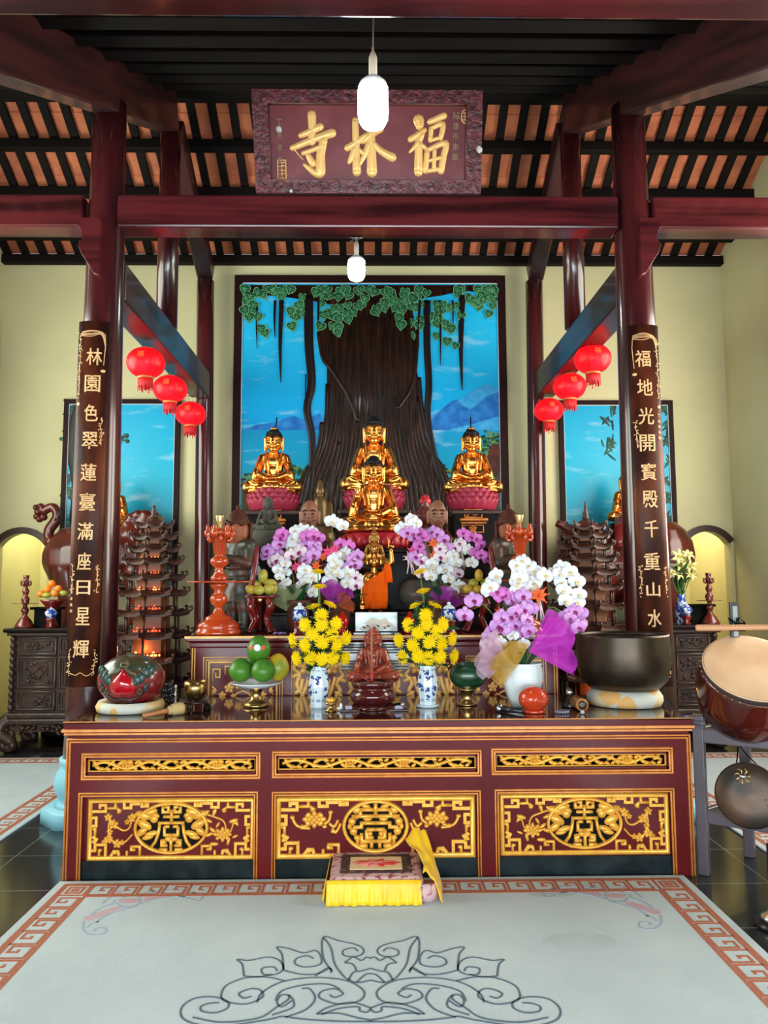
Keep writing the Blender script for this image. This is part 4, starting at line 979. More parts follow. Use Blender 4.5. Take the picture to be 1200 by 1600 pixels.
def guardian(label, px, Y, s, z0):
    """standing armoured guardian turned towards the middle"""
    t = thing('guardian_statue', label, 'statue', on(px, Y, z0), s*.75); k = Y/1200; H = 190*k
    sk = mat('reddish_wood_face', (.36, .12, .06), .5, spec=.2); am = mat('dark_painted_armour', (.085, .030, .018), .45, 0, 0, (.035, .035, .022), 9, (1, 1, 1), .42, .55)
    B = MB(); h = H; GX = Matrix.Translation((0, -h*.015, h*.77)) @ Matrix.Scale(1.38, 4) @ Matrix.Translation((0, 0, -h*.80)); GX = Matrix.Translation((0, 0, -h*.02)) @ GX
    B.ell((0, 0, h*.855), (h*.062, h*.075, h*.085)); B.cap((0, -h*.07, h*.87), (0, -h*.082, h*.845), h*.008, h*.013); B.cap((0, 0, h*.74), (0, 0, h*.8), h*.035)
    for q in (-1, 1): B.ell((q*h*.026, -h*.062, h*.868), (h*.016, h*.01, h*.007)); B.cap((q*h*.062, 0, h*.87), (q*h*.06, 0, h*.82), h*.013)
    B.ell((0, -h*.066, h*.82), (h*.02, h*.01, h*.007)); B.xf(GX); obj('head', remesh(B, 'head', sk, h*.008, 2), t)
    B = MB(); B.lathe([(h*.072, h*.885), (h*.085, h*.885), (h*.078, h*.91), (h*.06, h*.96), (h*.03, h*.985), (h*.012, h*1.0), (h*.018, h*1.015), (.001, h*1.03)], 16)
    B.tube([(h*.075*math.cos(a), h*.085*math.sin(a)*1.0, h*.89+.012*math.sin(6*a)) for a in [i*PI/10 for i in range(20)]], h*.014, 6, closed=True)
    B.sheet([[(h*.085*math.cos(a), h*.09*math.sin(a), h*(.9-.05*i)) for a in [PI*.15+j*PI*.7/8 for j in range(9)]] for i in range(5)], .01)
    B.xf(Matrix.Translation((0, 0, h*.885)) @ Matrix.Diagonal((.86, .86, .8, 1)) @ Matrix.Translation((0, 0, -h*.875))); B.xf(GX); B.build('helmet', mat('brown_helmet', (.08, .022, .012), .5, spec=.2), t)
    B = MB(); B.ell((0, 0, h*.62), (h*.12, h*.085, h*.14)); B.ell((0, 0, h*.48), (h*.10, h*.08, h*.1)); B.cap((-h*.11, 0, h*.70), (h*.11, 0, h*.70), h*.055)
    for q in (-1, 1):
        B.ell((q*h*.135, 0, h*.70), (h*.06, h*.06, h*.05)); B.cap((q*h*.145, 0, h*.68), (q*h*.17, -h*.02, h*.55), h*.048, h*.042)
        B.cap((q*h*.17, -h*.02, h*.55), (q*h*.03, -h*.13, h*.60), h*.042, h*.03); B.cap((q*h*.06, 0, h*.40), (q*h*.075, 0, h*.20), h*.07, h*.06); B.cap((q*h*.075, 0, h*.2), (q*h*.075, 0, h*.06), h*.052, h*.042); B.ell((q*h*.075, -h*.04, h*.04), (h*.04, h*.08, h*.035))
        B.ell((q*h*.05, -h*.03, h*.36), (h*.07, h*.07, h*.11))
    for z in (.44, .52, .56): B.tube([(h*.115*math.cos(a), h*.09*math.sin(a), h*z) for a in [i*PI/10 for i in range(20)]], h*.012, 6, closed=True)
    B.lathe([(h*.10, h*.46), (h*.14, h*.32), (h*.165, h*.24), (h*.15, h*.245), (h*.09, h*.44)], 18, sy=.75)
    obj('armour', remesh(B, 'armour', am, h*.009, 2), t)
    for q in (-1, 1):
        B = MB(); B.ell((q*h*.012, -h*.145, h*.62), (h*.012, h*.02, h*.035))
        for i in range(4): B.cap((q*h*.012, -h*.16+.008*i, h*.64), (q*h*.01, -h*.165+.009*i, h*.685-.004*abs(i-1)), h*.008, h*.006)
        B.cap((q*h*.014, -h*.13, h*.62), (q*h*.014, -h*.12, h*.655), h*.008)
        obj('hand', remesh(B, 'hand', sk, h*.005, 1), t)
    B = MB()
    for q in (-1, 1): B.tube(smooth_path([(q*h*.1, h*.05, h*.75), (q*h*.2, h*.02, h*.66), (q*h*.23, -h*.03, h*.46), (q*h*.19, -h*.04, h*.28), (q*h*.23, -h*.03, h*.1)], 6), h*.022, 8, sq=.4)
    B.build('ribbon', mat('dull_red_ribbon', (.16, .015, .012), .35, coat=.2), t)
    B = MB(); B.lathe([(h*.17, 0), (h*.18, h*.02), (h*.15, h*.045)], 12, sy=.8); B.build('rock_base', mat('dark_green_rock', (.008, .035, .016), .6), t)
guardian('wooden guardian statue in armour beside the left tall candlestick', 372, 5.42, -1, Z2)
guardian('wooden guardian statue in armour beside the right tall candlestick', 796, 5.42, 1, Z2)
# two dim small statues in the shadows
t = thing('small_statue', 'small dark red statue in the shadow, behind the bald monk', 'statue', on(665, 6.55, Z4))
B = MB(); k = 6.5/1200; h = .46; B.ell((0, 0, h*.88), (.042, .045, .058)); B.cap((0, 0, .3), (0, 0, h*.8), .09, .05); B.cap((-.08, 0, .3), (-.11, -.03, .18), .04, .04); B.cap((.08, 0, .3), (.11, -.03, .18), .04, .04); B.ell((0, 0, .1), (.16, .11, .1)); B.cap((0, -.045, .41), (0, -.05, .395), .006, .009)
obj('body', remesh(B, 'body', mat('dark_red_statue', (.12, .022, .015), .4), .010, 2), t); MB().lathe([(.05, .40), (.052, .43), (.03, .47), (.001, .49)], 14, c=(0, .008, 0)).build('hat', M['redl'], t)
t = thing('small_statue', 'small bronze statue in the shadow, behind the red-robed monk', 'statue', on(500, 6.75, Z4))
B = MB(); B.ell((0, 0, .54), (.04, .04, .055)); B.cap((0, 0, .28), (0, 0, .44), .085, .06); B.ell((0, 0, .12), (.14, .1, .12)); B.cap((-.08, 0, .42), (-.1, -.05, .25), .03); B.cap((.08, 0, .42), (.1, -.05, .25), .03); B.cap((0, 0, .58), (0, 0, .63), .03, .015)
obj('body', remesh(B, 'body', mat('dim_bronze', (.14, .085, .03), .4, .6), .010, 2), t); MB().lathe([(.14, 0), (.15, .02), (.12, .05)], 16).build('base', M['carved'], t)
# ================================================================== things on the front table
def S(px, Y): return px*Y/1200
def lathe_px(prof, Y, z0, pz0): return [(S(r, Y), S(pz0-y, Y)) for r, y in prof]
M['bell'] = mat('dark_bronze_bell', (.045, .033, .024), .36, .8, 0, (.11, .075, .045), 3, (1, 1, 1), .4, .7, .05, bscale=10)
def cushion_ring(parent, r, h, m, name='cushion', sy=1):
    B = MB(); B.lathe([(r*.72, h*.02), (r*.95, h*.08), (r, h*.35), (r*.99, h*.6), (r*.9, h*.9), (r*.72, h)], 40, sy=sy)
    return B.build(name, m, parent)
def patchmat(name, cols, scale):
    m = bpy.data.materials.new(name); m.use_nodes = True; nt = m.node_tree; b = nt.nodes['Principled BSDF']
    tc = _n(nt, 'ShaderNodeTexCoord'); v = _n(nt, 'ShaderNodeTexVoronoi'); v.inputs['Scale'].default_value = scale
    r = _n(nt, 'ShaderNodeValToRGB'); r.color_ramp.interpolation = 'CONSTANT'; sx = _n(nt, 'ShaderNodeSeparateColor')
    while len(r.color_ramp.elements) < len(cols): r.color_ramp.elements.new(.5)
    for i, c in enumerate(cols): r.color_ramp.elements[i].position = i/len(cols); r.color_ramp.elements[i].color = (*c, 1)
    nt.links.new(tc.outputs['Object'], v.inputs[0]); nt.links.new(v.outputs['Color'], sx.inputs[0]); nt.links.new(sx.outputs[0], r.inputs[0]); nt.links.new(r.outputs[0], b.inputs['Base Color'])
    b.inputs['Roughness'].default_value = .75
    return m
brocade = patchmat('cream_patchwork_cloth', [(.62, .42, .18), (.55, .55, .48), (.66, .36, .12), (.60, .50, .30)], 9)
# singing bowl
Y = 4.52; t = thing('singing_bowl', 'large dark bronze bowl bell on a cushion, right end of the front table', 'bell', on(976, Y, ZT))
ch = S(26, Y); cushion_ring(t, S(57, Y), ch, brocade)
R = S(70, Y); hb = zat(992, Y)-ZT-ch*.8
prof = [(.001, 0), (R*.45, .0), (R*.75, hb*.07), (R*.93, hb*.22), (R*1.0, hb*.45), (R*1.01, hb*.7), (R*.985, hb*.96), (R*.99, hb), (R*.93, hb), (R*.93, hb*.95), (R*.95, hb*.7), (R*.93, hb*.45), (R*.85, hb*.25), (R*.6, hb*.1), (.001, hb*.06)]
B = MB().lathe([(r, z+ch*.8) for r, z in prof], 56); B.build('bowl', M['bell'], t)
# wooden fish drum
Y = 4.42; t = thing('wooden_fish', 'big round red and green carved wooden fish drum, left end of the front table', 'drum', on(204, Y, ZT))
B = MB(); rw = S(52, Y); B.lathe([(rw*.5, .0), (rw*.94, .008), (rw*.98, .035), (rw*.90, .062), (rw*.66, .055), (rw*.5, .02)], 36); B.build('cushion', brocade, t)
wf = bpy.data.materials.new('wooden_fish_paint'); wf.use_nodes = True; nt = wf.node_tree; b = nt.nodes['Principled BSDF']; b.inputs['Roughness'].default_value = .22; b.inputs['Coat Weight'].default_value = .4
tc = _n(nt, 'ShaderNodeTexCoord'); sp = _n(nt, 'ShaderNodeSeparateXYZ'); nz = _n(nt, 'ShaderNodeTexNoise'); nz.inputs['Scale'].default_value = 7; ad = _n(nt, 'ShaderNodeMath', operation='MULTIPLY_ADD'); ad.inputs[1].default_value = .14
r = _n(nt, 'ShaderNodeValToRGB'); e = r.color_ramp.elements; e[0].position = .27; e[0].color = (.16, .010, .012, 1); e[1].position = .30; e[1].color = (.030, .055, .030, 1); q = e.new(.36); q.color = (.055, .045, .022, 1)
nt.links.new(tc.outputs['Object'], nz.inputs['Vector']); nt.links.new(tc.outputs['Object'], sp.inputs[0]); nt.links.new(nz.outputs[0], ad.inputs[0]); nt.links.new(sp.outputs[2], ad.inputs[2]); nt.links.new(ad.outputs[0], r.inputs[0]); nt.links.new(r.outputs[0], b.inputs['Base Color'])
r0 = S(50, Y); hz = (zat(1019, Y)-ZT-.028)/2; zc = .028+hz
B = MB(); B.ell((0, 0, zc), (r0, r0*.92, hz), seg=36, rings=20); B.build('drum_body', wf, t)
def onball(a, b_): # point on the ball facing the viewer: a = right, b = up (fractions)
    d = max(0, 1-a*a-b_*b_); return V(r0*a, -r0*.92*math.sqrt(d), zc+hz*b_)
red = mat('glossy_red_paint', (.42, .006, .014), .12, coat=.6); olive = mat('olive_relief', (.09, .065, .03), .4); teal = mat('dark_teal_relief', (.015, .05, .045), .35)
B = MB(); g = []
out = [(0, .52), (.10, .38), (.2, .22), (.33, .0), (.38, -.22), (.30, -.42), (.1, -.50), (0, -.44)]
prof2 = sp2(out+[(-x, y) for x, y in out[-2:0:-1]], 4, True); n = len(prof2)
vs = [onball(0, -.02)*1.0+V(0, -.022, 0)]; fs = []
for f_, off in ((.4, .02), (.75, .014), (.97, .006), (1, -.004)):
    for x, y in prof2: p = onball(x*f_, -.02+(y+.02)*f_); vs.append(p+V(0, -off, 0))
for i in range(n): fs.append((0, 1+i, 1+(i+1) % n))
for k in range(3):
    for i in range(n): a = 1+k*n; fs.append((a+i, a+n+i, a+n+(i+1) % n, a+(i+1) % n))
B._add(vs, fs); B.build('red_boss', red, t)
def ballstroke(B, pts, w): B.tube([onball(x, y)+V(0, -.002, 0) for x, y in sp2(pts, 5)], w, 6)
B = MB()
for s in (-1, 1):
    ballstroke(B, [(s*.30+.085*math.cos(a)*(1-.045*i), -.02+.085*math.sin(a)*(1-.045*i)) for i, a in enumerate([j*.7 for j in range(14)])], .006)
    ballstroke(B, [(s*.08, .52), (s*.2, .40), (s*.38, .3), (s*.45, .12)], .010); ballstroke(B, [(s*.5, .45), (s*.62, .30), (s*.72, .35), (s*.74, .18)], .007)
    ballstroke(B, [(s*.45, -.22), (s*.52, -.3), (s*.48, -.45), (s*.42, -.3)], .007)
ballstroke(B, [(.06*math.cos(a)*(1+.1*i), .66+.05*math.sin(a)*(1+.1*i)) for i, a in enumerate([j*.7 for j in range(12)])], .008)
B.build('scroll_relief', olive, t)
B = MB()
for s in (-1, 1):
    for q in range(4): B.ell(onball(s*(.42+.1*q), .1+.12*q-.05*(q % 2)), (.022, .012, .03))
    ballstroke(B, [(s*.7, -.05), (s*.62, -.2), (s*.66, -.35)], .010)
B.build('leaf_relief', teal, t)
B = MB(); ballstroke(B, [(-.55, -.38), (-.45, -.52), (-.3, -.62), (-.12, -.66), (0, -.60), (.12, -.66), (.3, -.62), (.45, -.52), (.55, -.38)], .010)
for s in (-1, 1): ballstroke(B, [(s*.1, -.66), (s*.14, -.74), (s*.24, -.72), (s*.2, -.64)], .007)
B.build('mouth_relief', mat('dark_wood_relief', (.035, .012, .010), .35), t)
# striker of the wooden fish
Y = 4.20; t = thing('fish_drum_striker', 'wooden striker with a cloth-wrapped head lying in front of the wooden fish', 'striker', on(258, Y, ZT))
a0, a1 = on(223, Y-.03, ZT+.012)-t.location, on(262, Y+.03, ZT+.03)-t.location; a2 = on(286, Y+.09, ZT+.035)-t.location
B = MB(); B.tube([a0, a0+(a1-a0)*.05, a0+(a1-a0)*.5, a1], [.010, .012, .010, .016], 12); B.build('handle', mat('orange_brown_wood', (.40, .15, .05), .35), t)
B = MB(); d = (a2-a1); B.tube([a1, a1+d*.1, a1+d*.2, a1+d*.3, a1+d*.8, a1+d*.97, a2], [.016, .024, .022, .030, .034, .030, .018], 18); B.build('wrapped_head', mat('tan_wrapping', (.50, .34, .13), .7, col2=(.36, .3, .16), scale=18), t)
# beads + chain, little brass bowl, black handle
Y = 4.55; t = thing('prayer_bead_string', 'heap of black prayer beads with a pale metal tassel, beside the wooden fish', 'beads', on(262, Y, ZT))
rnd = random.Random(4); nb = 46
bead = MB().ell((0, 0, 0), .0125, seg=10, rings=6).mesh('bead', mat('black_bead', (.008, .008, .009), .12, coat=.5))
for i in range(nb):
    a = i*.55; rr_ = .05-.028*(i/nb); o = obj('bead', bead, t); o.location = (rr_*math.cos(a), rr_*.8*math.sin(a), .0125+.125*(i/nb)+rnd.uniform(0, .004))
B = MB()
for i in range(5): B.tube([(.052+.004*math.cos(a), -.03+.004*math.sin(a) if i % 2 else -.03, .12-.022*i+.010*math.sin(a)) for a in [k*PI/5 for k in range(10)]], .003, 6, closed=True)
B.build('tassel_chain', mat('pale_metal', (.55, .5, .42), .35, .7), t)
Y = 4.50; t = thing('brass_bowl', 'small brass bowl on a carved stand, left on the front table', 'bowl', on(305, Y, ZT))
hs = S(14, Y); r1 = S(17.5, Y); h1 = S(27, Y)
B = MB()
for i in range(3):
    a = i*2*PI/3+.4; B.tube(smooth_path([(r1*.95*math.cos(a), r1*.95*math.sin(a), .003), (r1*1.0*math.cos(a), r1*1.0*math.sin(a), hs*.4), (r1*.75*math.cos(a), r1*.75*math.sin(a), hs)], 4), .008, 8)
B.lathe([(r1*.5, hs*.5), (r1*.95, hs*.55), (r1*.95, hs*.75), (r1*.5, hs*.8)], 20); B.build('stand', M['carved'], t)
B = MB(); B.lathe([(.001, hs), (r1*.6, hs), (r1*.9, hs+h1*.25), (r1, hs+h1*.6), (r1*.98, hs+h1), (r1*.93, hs+h1), (r1*.93, hs+h1*.6), (r1*.5, hs+h1*.15), (.001, hs+h1*.12)], 32); B.build('bowl', M['brass'], t)
Y = 4.42; t = thing('small_hand_bell', 'tiny black hand bell with a wooden handle beside the small brass bowl', 'bell', on(323, Y, ZT))
MB().lathe([(.020, 0), (.022, .004), (.016, .03), (.008, .04)], 18).build('bell_body', M['black'], t); MB().lathe([(.008, .04), (.006, .05), (.010, .065), (.007, .085), (.001, .09)], 12).build('handle', M['carved'], t)
# ---- fruit dish with pomelos
Y = 4.55; t = thing('fruit_dish', 'white dish on a brass pedestal foot, carrying the pomelos', 'dish', on(400, Y, ZT)); k = S(1, Y); zd = zat(1073, Y)-ZT
B = MB(); B.lathe([(19*k, 0), (20*k, 3*k), (16*k, 7*k), (9*k, 11*k), (7.5*k, 20*k), (10*k, zd-3*k), (14*k, zd)], 32); B.build('foot', M['brass'], t)
B = MB(); B.lathe([(10*k, zd-1*k), (26*k, zd+1*k), (39*k, zd+7*k), (40*k, zd+8.5*k), (38*k, zd+8.5*k), (26*k, zd+3.5*k), (.001, zd+2*k)], 40); B.build('plate', mat('white_porcelain_dish', (.72, .76, .80), .15, coat=.3, col2=(.5, .58, .66), scale=16, lo=.5, hi=.7), t)
gr = mat('green_pomelo_skin', (.030, .145, .010), .4, col2=(.06, .20, .014), scale=3.5, bump=.15, bscale=90); yl = mat('yellow_green_pomelo_skin', (.62, .36, .015), .42, col2=(.22, .27, .02), scale=7, lo=.42, hi=.62, bump=.15, bscale=90)
zp = ZT+zd+4*k
def pomelo(px, py, rx, rz, dy, m, label, sticker=None, stem=True):
    c = at(px, py, Y+dy); t = thing('pomelo', label, 'fruit', c, 0, None)
    B = MB(); rx *= k; rz *= k
    B.lathe([(.001, -rz)]+[(rx*math.cos(a)*(1-.14*max(0, math.sin(a))), rz*math.sin(a)) for a in [-PI/2+PI*i/16 for i in range(1, 16)]]+[(.001, rz*.97)], 28); B.build('skin', m, t)
    if stem: B = MB(); B.lathe([(.006, rz*.955), (.005, rz*1.0), (.001, rz*1.01)], 8); B.build('stem_end', mat('stem_scar', (.10, .14, .03), .7), t)
    if sticker:
        for dx, r, m_, hh in sticker:
            sx_, sz_ = dx*k, .12*rz; 
            y_ = -math.sqrt(max(0, 1-(sx_/rx)**2-(sz_/rz)**2))*rx*.97
            n = V(sx_/rx**2, y_/rx**2, sz_/rz**2).normalized(); u = V(0, 0, 1).cross(n).normalized(); v = n.cross(u)
            MB().blob((0, 0), (r*k, r*k*hh), .002, basis(V(sx_, y_, sz_)+n*.0005, u, v, n), 0, 14).build('sticker', m_, t)
red_s = mat('red_sticker', (.65, .09, .03), .5); wh_s = mat('white_sticker', (.75, .85, .85), .5); bl_s = mat('blue_sticker', (.05, .25, .35), .5)
pomelo(376, 1047, 18.5, 18, -.03, gr, 'green pomelo at the left of the dish')
pomelo(411, 1047.5, 18.5, 17.5, -.06, gr, 'green pomelo at the front middle of the dish')
pomelo(434, 1042, 17.5, 21, .02, yl, 'yellowing pomelo at the right of the dish')
pomelo(396, 1041, 16, 18, .09, gr, 'green pomelo half hidden at the back of the dish')
pomelo(404.5, 1013, 18.5, 20, .0, gr, 'green pomelo with a round sticker on top of the others', [(-9, 3.2, red_s, 1.2), (0, 5, wh_s, 1), (9, 3.2, red_s, 1.2)])
# ---- watermelon
Y = 4.55; t = thing('offering_stand', 'small brass stand under the watermelon', 'stand', on(730, Y, ZT)); zs = zat(1077, Y)-ZT
MB().lathe([(16*k, 0), (16*k, 3*k), (11*k, 6*k), (9*k, 12*k), (12*k, zs-2*k), (15*k, zs)], 28).build('foot', M['brass'], t)
wm = mat('dark_watermelon_rind', (.006, .028, .012), .3, coat=.2, col2=(.018, .075, .030), scale=5, stretch=(1, 9, 9), lo=.4, hi=.65)
t = thing('watermelon', 'dark green watermelon on a small brass stand', 'fruit', V(xat(732, Y, ZT), Y, ZT+zs+20.5*k))
MB().ell((0, 0, 0), (29*k, 22*k, 21.5*k), seg=32, rings=18).build('rind', wm, t); MB().cap((-24*k, -13*k, 6*k), (-25*k, -15*k, 7*k), .004).build('stem_scar', M['carved'], t)
# ---- incense burner with stick
Y = 4.42; t = thing('incense_burner', 'dark red lidless incense bowl at the middle of the front table', 'incense burner', on(582, Y, ZT)); k = S(1, Y); zz_ = lambda py: zat(py, Y)-ZT
dk = mat('dark_red_polished_wood', (.065, .008, .009), .15, coat=.5)
B = MB(); hh = zz_(1064)
B.lathe([(20*k, 0), (21*k, hh*.05), (15*k, hh*.09), (18*k, hh*.14), (27*k, hh*.22), (34*k, hh*.42), (34.5*k, hh*.55), (31*k, hh*.70), (28*k, hh*.75), (29*k, hh*.80), (32*k, hh*.88), (33*k, hh*.97), (32*k, hh), (28*k, hh), (28*k, hh*.9), (.001, hh*.88)], 48); B.build('bowl', dk, t)
MB().lathe([(.001, hh*.88), (27.5*k, hh*.88), (26*k, hh*.91), (.001, hh*.93)], 32).build('ash', mat('pale_ash', (.35, .32, .30), .9), t)
stk = thing('incense_stick', 'single thick incense stick standing in the incense bowl', 'incense', V(xat(581, Y, ZT), Y, ZT+hh*.9))
p0 = V(0, 0, 0); p1 = at(580.5, 981, Y-.01)-stk.location
MB().tube([p0, p0+(p1-p0)*.22], .009, 10).build('red_foot', mat('red_incense_foot', (.36, .03, .03), .5), stk); MB().tube([p0+(p1-p0)*.2, p1], .0062, 10).build('stick', mat('brown_incense', (.36, .12, .07), .8), stk)
o = MB().tube([V(0, 0, 0), V(-.055, .0, .038)], .005, 8).build('incense_stub', mat('red_incense_foot', (.36, .03, .03), .5)); o.location = V(xat(580, Y+.02, ZT), Y+.02, ZT+hh*.92); tag(o, 'short burnt incense stub leaning in the incense bowl', 'incense')
# small offerings either side of the burner
t = thing('gilt_candle_cup', 'tiny gilt candle cup left of the incense bowl', 'candle holder', on(517, 4.36, ZT)); k2 = S(1, 4.36)
MB().lathe([(8*k2, 0), (9*k2, 2*k2), (4*k2, 4*k2), (3*k2, 9*k2), (9*k2, 11*k2), (10*k2, 13*k2), (4*k2, 14*k2)], 20).build('foot', M['brass'], t)
B = MB()
for i in range(6): B.ell((4*k2*math.cos(i*1.05), 4*k2*math.sin(i*1.05), 17*k2), (3.2*k2, 3.2*k2, 3.6*k2))
B.build('gilt_petals', M['gilt'], t)
o = MB().ell((0, 0, .012), (.018, .014, .012)).ell((.006, 0, .028), (.009, .008, .014)).build('crumpled_paper', mat('white_paper', (.8, .82, .85), .8)); o.location = on(531, 4.38, ZT); tag(o, 'scrap of crumpled white paper near the gilt candle cup', 'paper')
for px, w_, lab in ((545, .075, 'left'), (623, .09, 'right')):
    t = thing('matchbox_tray', 'small dark tray with a box on it, %s of the incense bowl' % lab, 'tray', on(px, 4.36, ZT))
    MB().box((0, 0, .006), (w_+.02, .06, .012)).build('tray', M['carved'], t, bevel=.003); MB().box((0, 0, .022), (w_*.5, .04, .02)).build('box', mat('lilac_box', (.32, .28, .42), .5), t, bevel=.002)
    if lab == 'right':
        MB().tube([(-.03, -.02, .034), (.0, -.01, .04), (.03, .0, .036)], .008, 8).build('lighter', M['black'], t); MB().ell((.02, -.02, .038), .012).build('lighter_tip', mat('pale_metal', (.55, .5, .42), .35, .7), t)
# right end: red carved fish, torch, small objects
Y = 4.27; t = thing('small_wooden_fish', 'small bright red wooden fish drum in front of the white orchid pot', 'drum', on(834, Y, ZT)); k = S(1, Y)
rf_ = mat('vermilion_lacquer', (.52, .045, .012), .2, coat=.5)
B = MB(); B.ell((0, 0, 21*k), (23*k, 20*k, 19*k), seg=28, rings=16); B.build('drum_body', rf_, t)
B = MB()
for i in range(7): B.tube([(23.2*k*math.cos(a)*math.cos(.9-.3*i), -20.2*k*math.sin(a), 21*k+19.2*k*math.cos(a)*math.sin(.9-.3*i)) for a in [.25+j*.2 for j in range(9)]], .0035, 6)
B.build('scale_carving', rf_, t)
MB().lathe([(15*k, 0), (18*k, 2*k), (15*k, 5*k)], 24).build('base_ring', rf_, t)
Y = 4.24; t = thing('torch', 'black and silver torch lying left of the small red wooden fish', 'torch', on(800, Y, ZT))
a0, a1 = V(-.045, .04, .02), V(.05, -.05, .02); MB().tube([a0, a0+(a1-a0)*.6, a0+(a1-a0)*.62, a1], [.017, .016, .014, .014], 16).build('barrel', mat('black_plastic', (.012, .012, .014), .3), t)
MB().tube([a0+(a0-a1)*.02, a0+(a0-a1)*.2], [.021, .024], 18).build('head', mat('silver_metal', (.6, .62, .66), .25, 1), t)
Y = 4.45; t = thing('hand_bell', 'black hand bell with a chrome knob, near the big bronze bowl', 'bell', on(890, Y, ZT))
MB().lathe([(.036, 0), (.038, .006), (.028, .03), (.014, .055), (.012, .06)], 20).build('bell_body', mat('black_plastic', (.012, .012, .014), .3), t); MB().lathe([(.012, .058), (.018, .07), (.022, .085), (.015, .105), (.001, .11)], 18).build('chrome_knob', mat('silver_metal', (.6, .62, .66), .25, 1), t)
Y = 4.32; t = thing('bowl_striker', 'short thick wooden bowl striker with a ring-marked end, left of the big bowl', 'striker', on(908, Y, ZT)); 
R_ = Matrix.Rotation(PI/2-.12, 3, 'X') @ Matrix.Rotation(.0, 3, 'Z')
MB().lathe([(.034, 0), (.036, .01), (.034, .02), (.036, .14), (.030, .15)], 24, c=(0, -.03, .036), R=Matrix.Rotation(-PI/2+.0, 3, 'X')).build('barrel', mat('honey_wood', (.52, .22, .06), .3, col2=(.36, .13, .035), scale=30, stretch=(1, .1, 1)), t)
MB().lathe([(.024, 0), (.024, .004), (.012, .005)], 20, c=(0, -.0305, .036), R=Matrix.Rotation(PI/2, 3, 'X')).build('end_ring', M['carved'], t)
o = MB().ell((0, 0, .012), .012).build('glass_marble', mat('blue_grey_glass', (.35, .45, .55), .1, coat=.5)); o.location = on(910, 4.2, ZT); tag(o, 'small grey glass marble in front of the bowl striker', 'marble')
t = thing('bead_bracelet', 'small coil of grey beads on the table, right of the red wooden fish', 'beads', on(878, 4.24, ZT))
me = MB().ell((0, 0, 0), .009, seg=8, rings=6).mesh('bead', mat('grey_bead', (.2, .18, .24), .25))
for i in range(15): o = obj('bead', me, t); o.location = (.034*math.cos(i*2*PI/15), .026*math.sin(i*2*PI/15), .009)
# ================================================================== things on the second altar
Mr = mat('orange_red_lacquer', (.50, .060, .010), .2, coat=.45, col2=(.40, .04, .008), scale=6)
def candlestick(px, label):
    Y = 5.16; t = thing('tall_candlestick', label, 'candlestick', on(px, Y, Z2)); k = S(1, Y); H = zat(826, Y)-Z2
    P = [(34, 0), (35, .02), (34, .045), (31, .06), (32, .07), (31, .10), (24, .135), (20, .15), (20, .165), (14, .18), (10, .20), (6.5, .235), (6, .26), (11, .29), (14, .33), (11, .375), (7, .39), (9, .40), (7, .415), (13, .45), (14, .47), (10, .485)]
    Q = [(10, .495), (13, .52), (13, .54), (9, .565), (7, .59), (8, .60), (6.5, .62), (7, .635), (13, .66), (14.5, .69), (13, .72), (7, .74), (7, .755), (9, .765), (8, .79), (10, .80), (9, .83), (11, .84), (10, .87), (12, .88), (12, .93), (16, .95), (17, .975), (12, 1), (.01, 1)]
    MB().lathe([(r*k, z*H) for r, z in P], 36).build('lower_stem', Mr, t); MB().lathe([(r*k, z*H) for r, z in Q], 36).build('upper_stem', Mr, t)
    zd = .487*H; MB().lathe([(10*k, zd), (50*k, zd+.002), (51*k, zd+.008), (49*k, zd+.012), (10*k, zd+.010)], 40, sy=.55).build('drip_plate', Mr, t)
    for i in range(6):
        a = i*PI/3+.3; B = MB(); B.tube(smooth_path([(13*k*math.cos(a), 13*k*math.sin(a), .93*H), (19*k*math.cos(a), 19*k*math.sin(a), .95*H), (18*k*math.cos(a), 18*k*math.sin(a), 1.0*H), (20*k*math.cos(a), 20*k*math.sin(a), 1.04*H)], 4), [4*k, 4.5*k, 5*k, 5*k, 5*k, 5*k, 4.5*k, 4*k, 3.5*k, 3*k, 2.5*k, 2*k, .5*k], 8); B.build('petal_finial', Mr, t)
        B = MB(); B.tube(smooth_path([(12*k*math.cos(a+.5), 12*k*math.sin(a+.5), .95*H), (19*k*math.cos(a+.5), 19*k*math.sin(a+.5), .92*H), (17*k*math.cos(a+.5), 17*k*math.sin(a+.5), .88*H), (13*k*math.cos(a+.5), 13*k*math.sin(a+.5), .90*H)], 3), 2.6*k, 8); B.build('scroll_bracket', Mr, t)
    B = MB(); B.lathe([(3*k, H), (3.5*k, H+2*k), (4.5*k, H+9*k), (7*k, H+20*k), (7*k, H+21*k), (5.5*k, H+21*k), (3*k, H+8*k), (.001, H+6*k)], 24); B.build('glass_candle_cup', mat('amber_glass', (.75, .50, .20), .08, .8), t)
    return t
candlestick(341, 'tall orange-red lacquered candlestick at the left end of the second altar'); candlestick(815, 'tall orange-red lacquered candlestick at the right end of the second altar')
M['redstand'] = mat('dark_red_stand', (.16, .010, .008), .2, coat=.4)
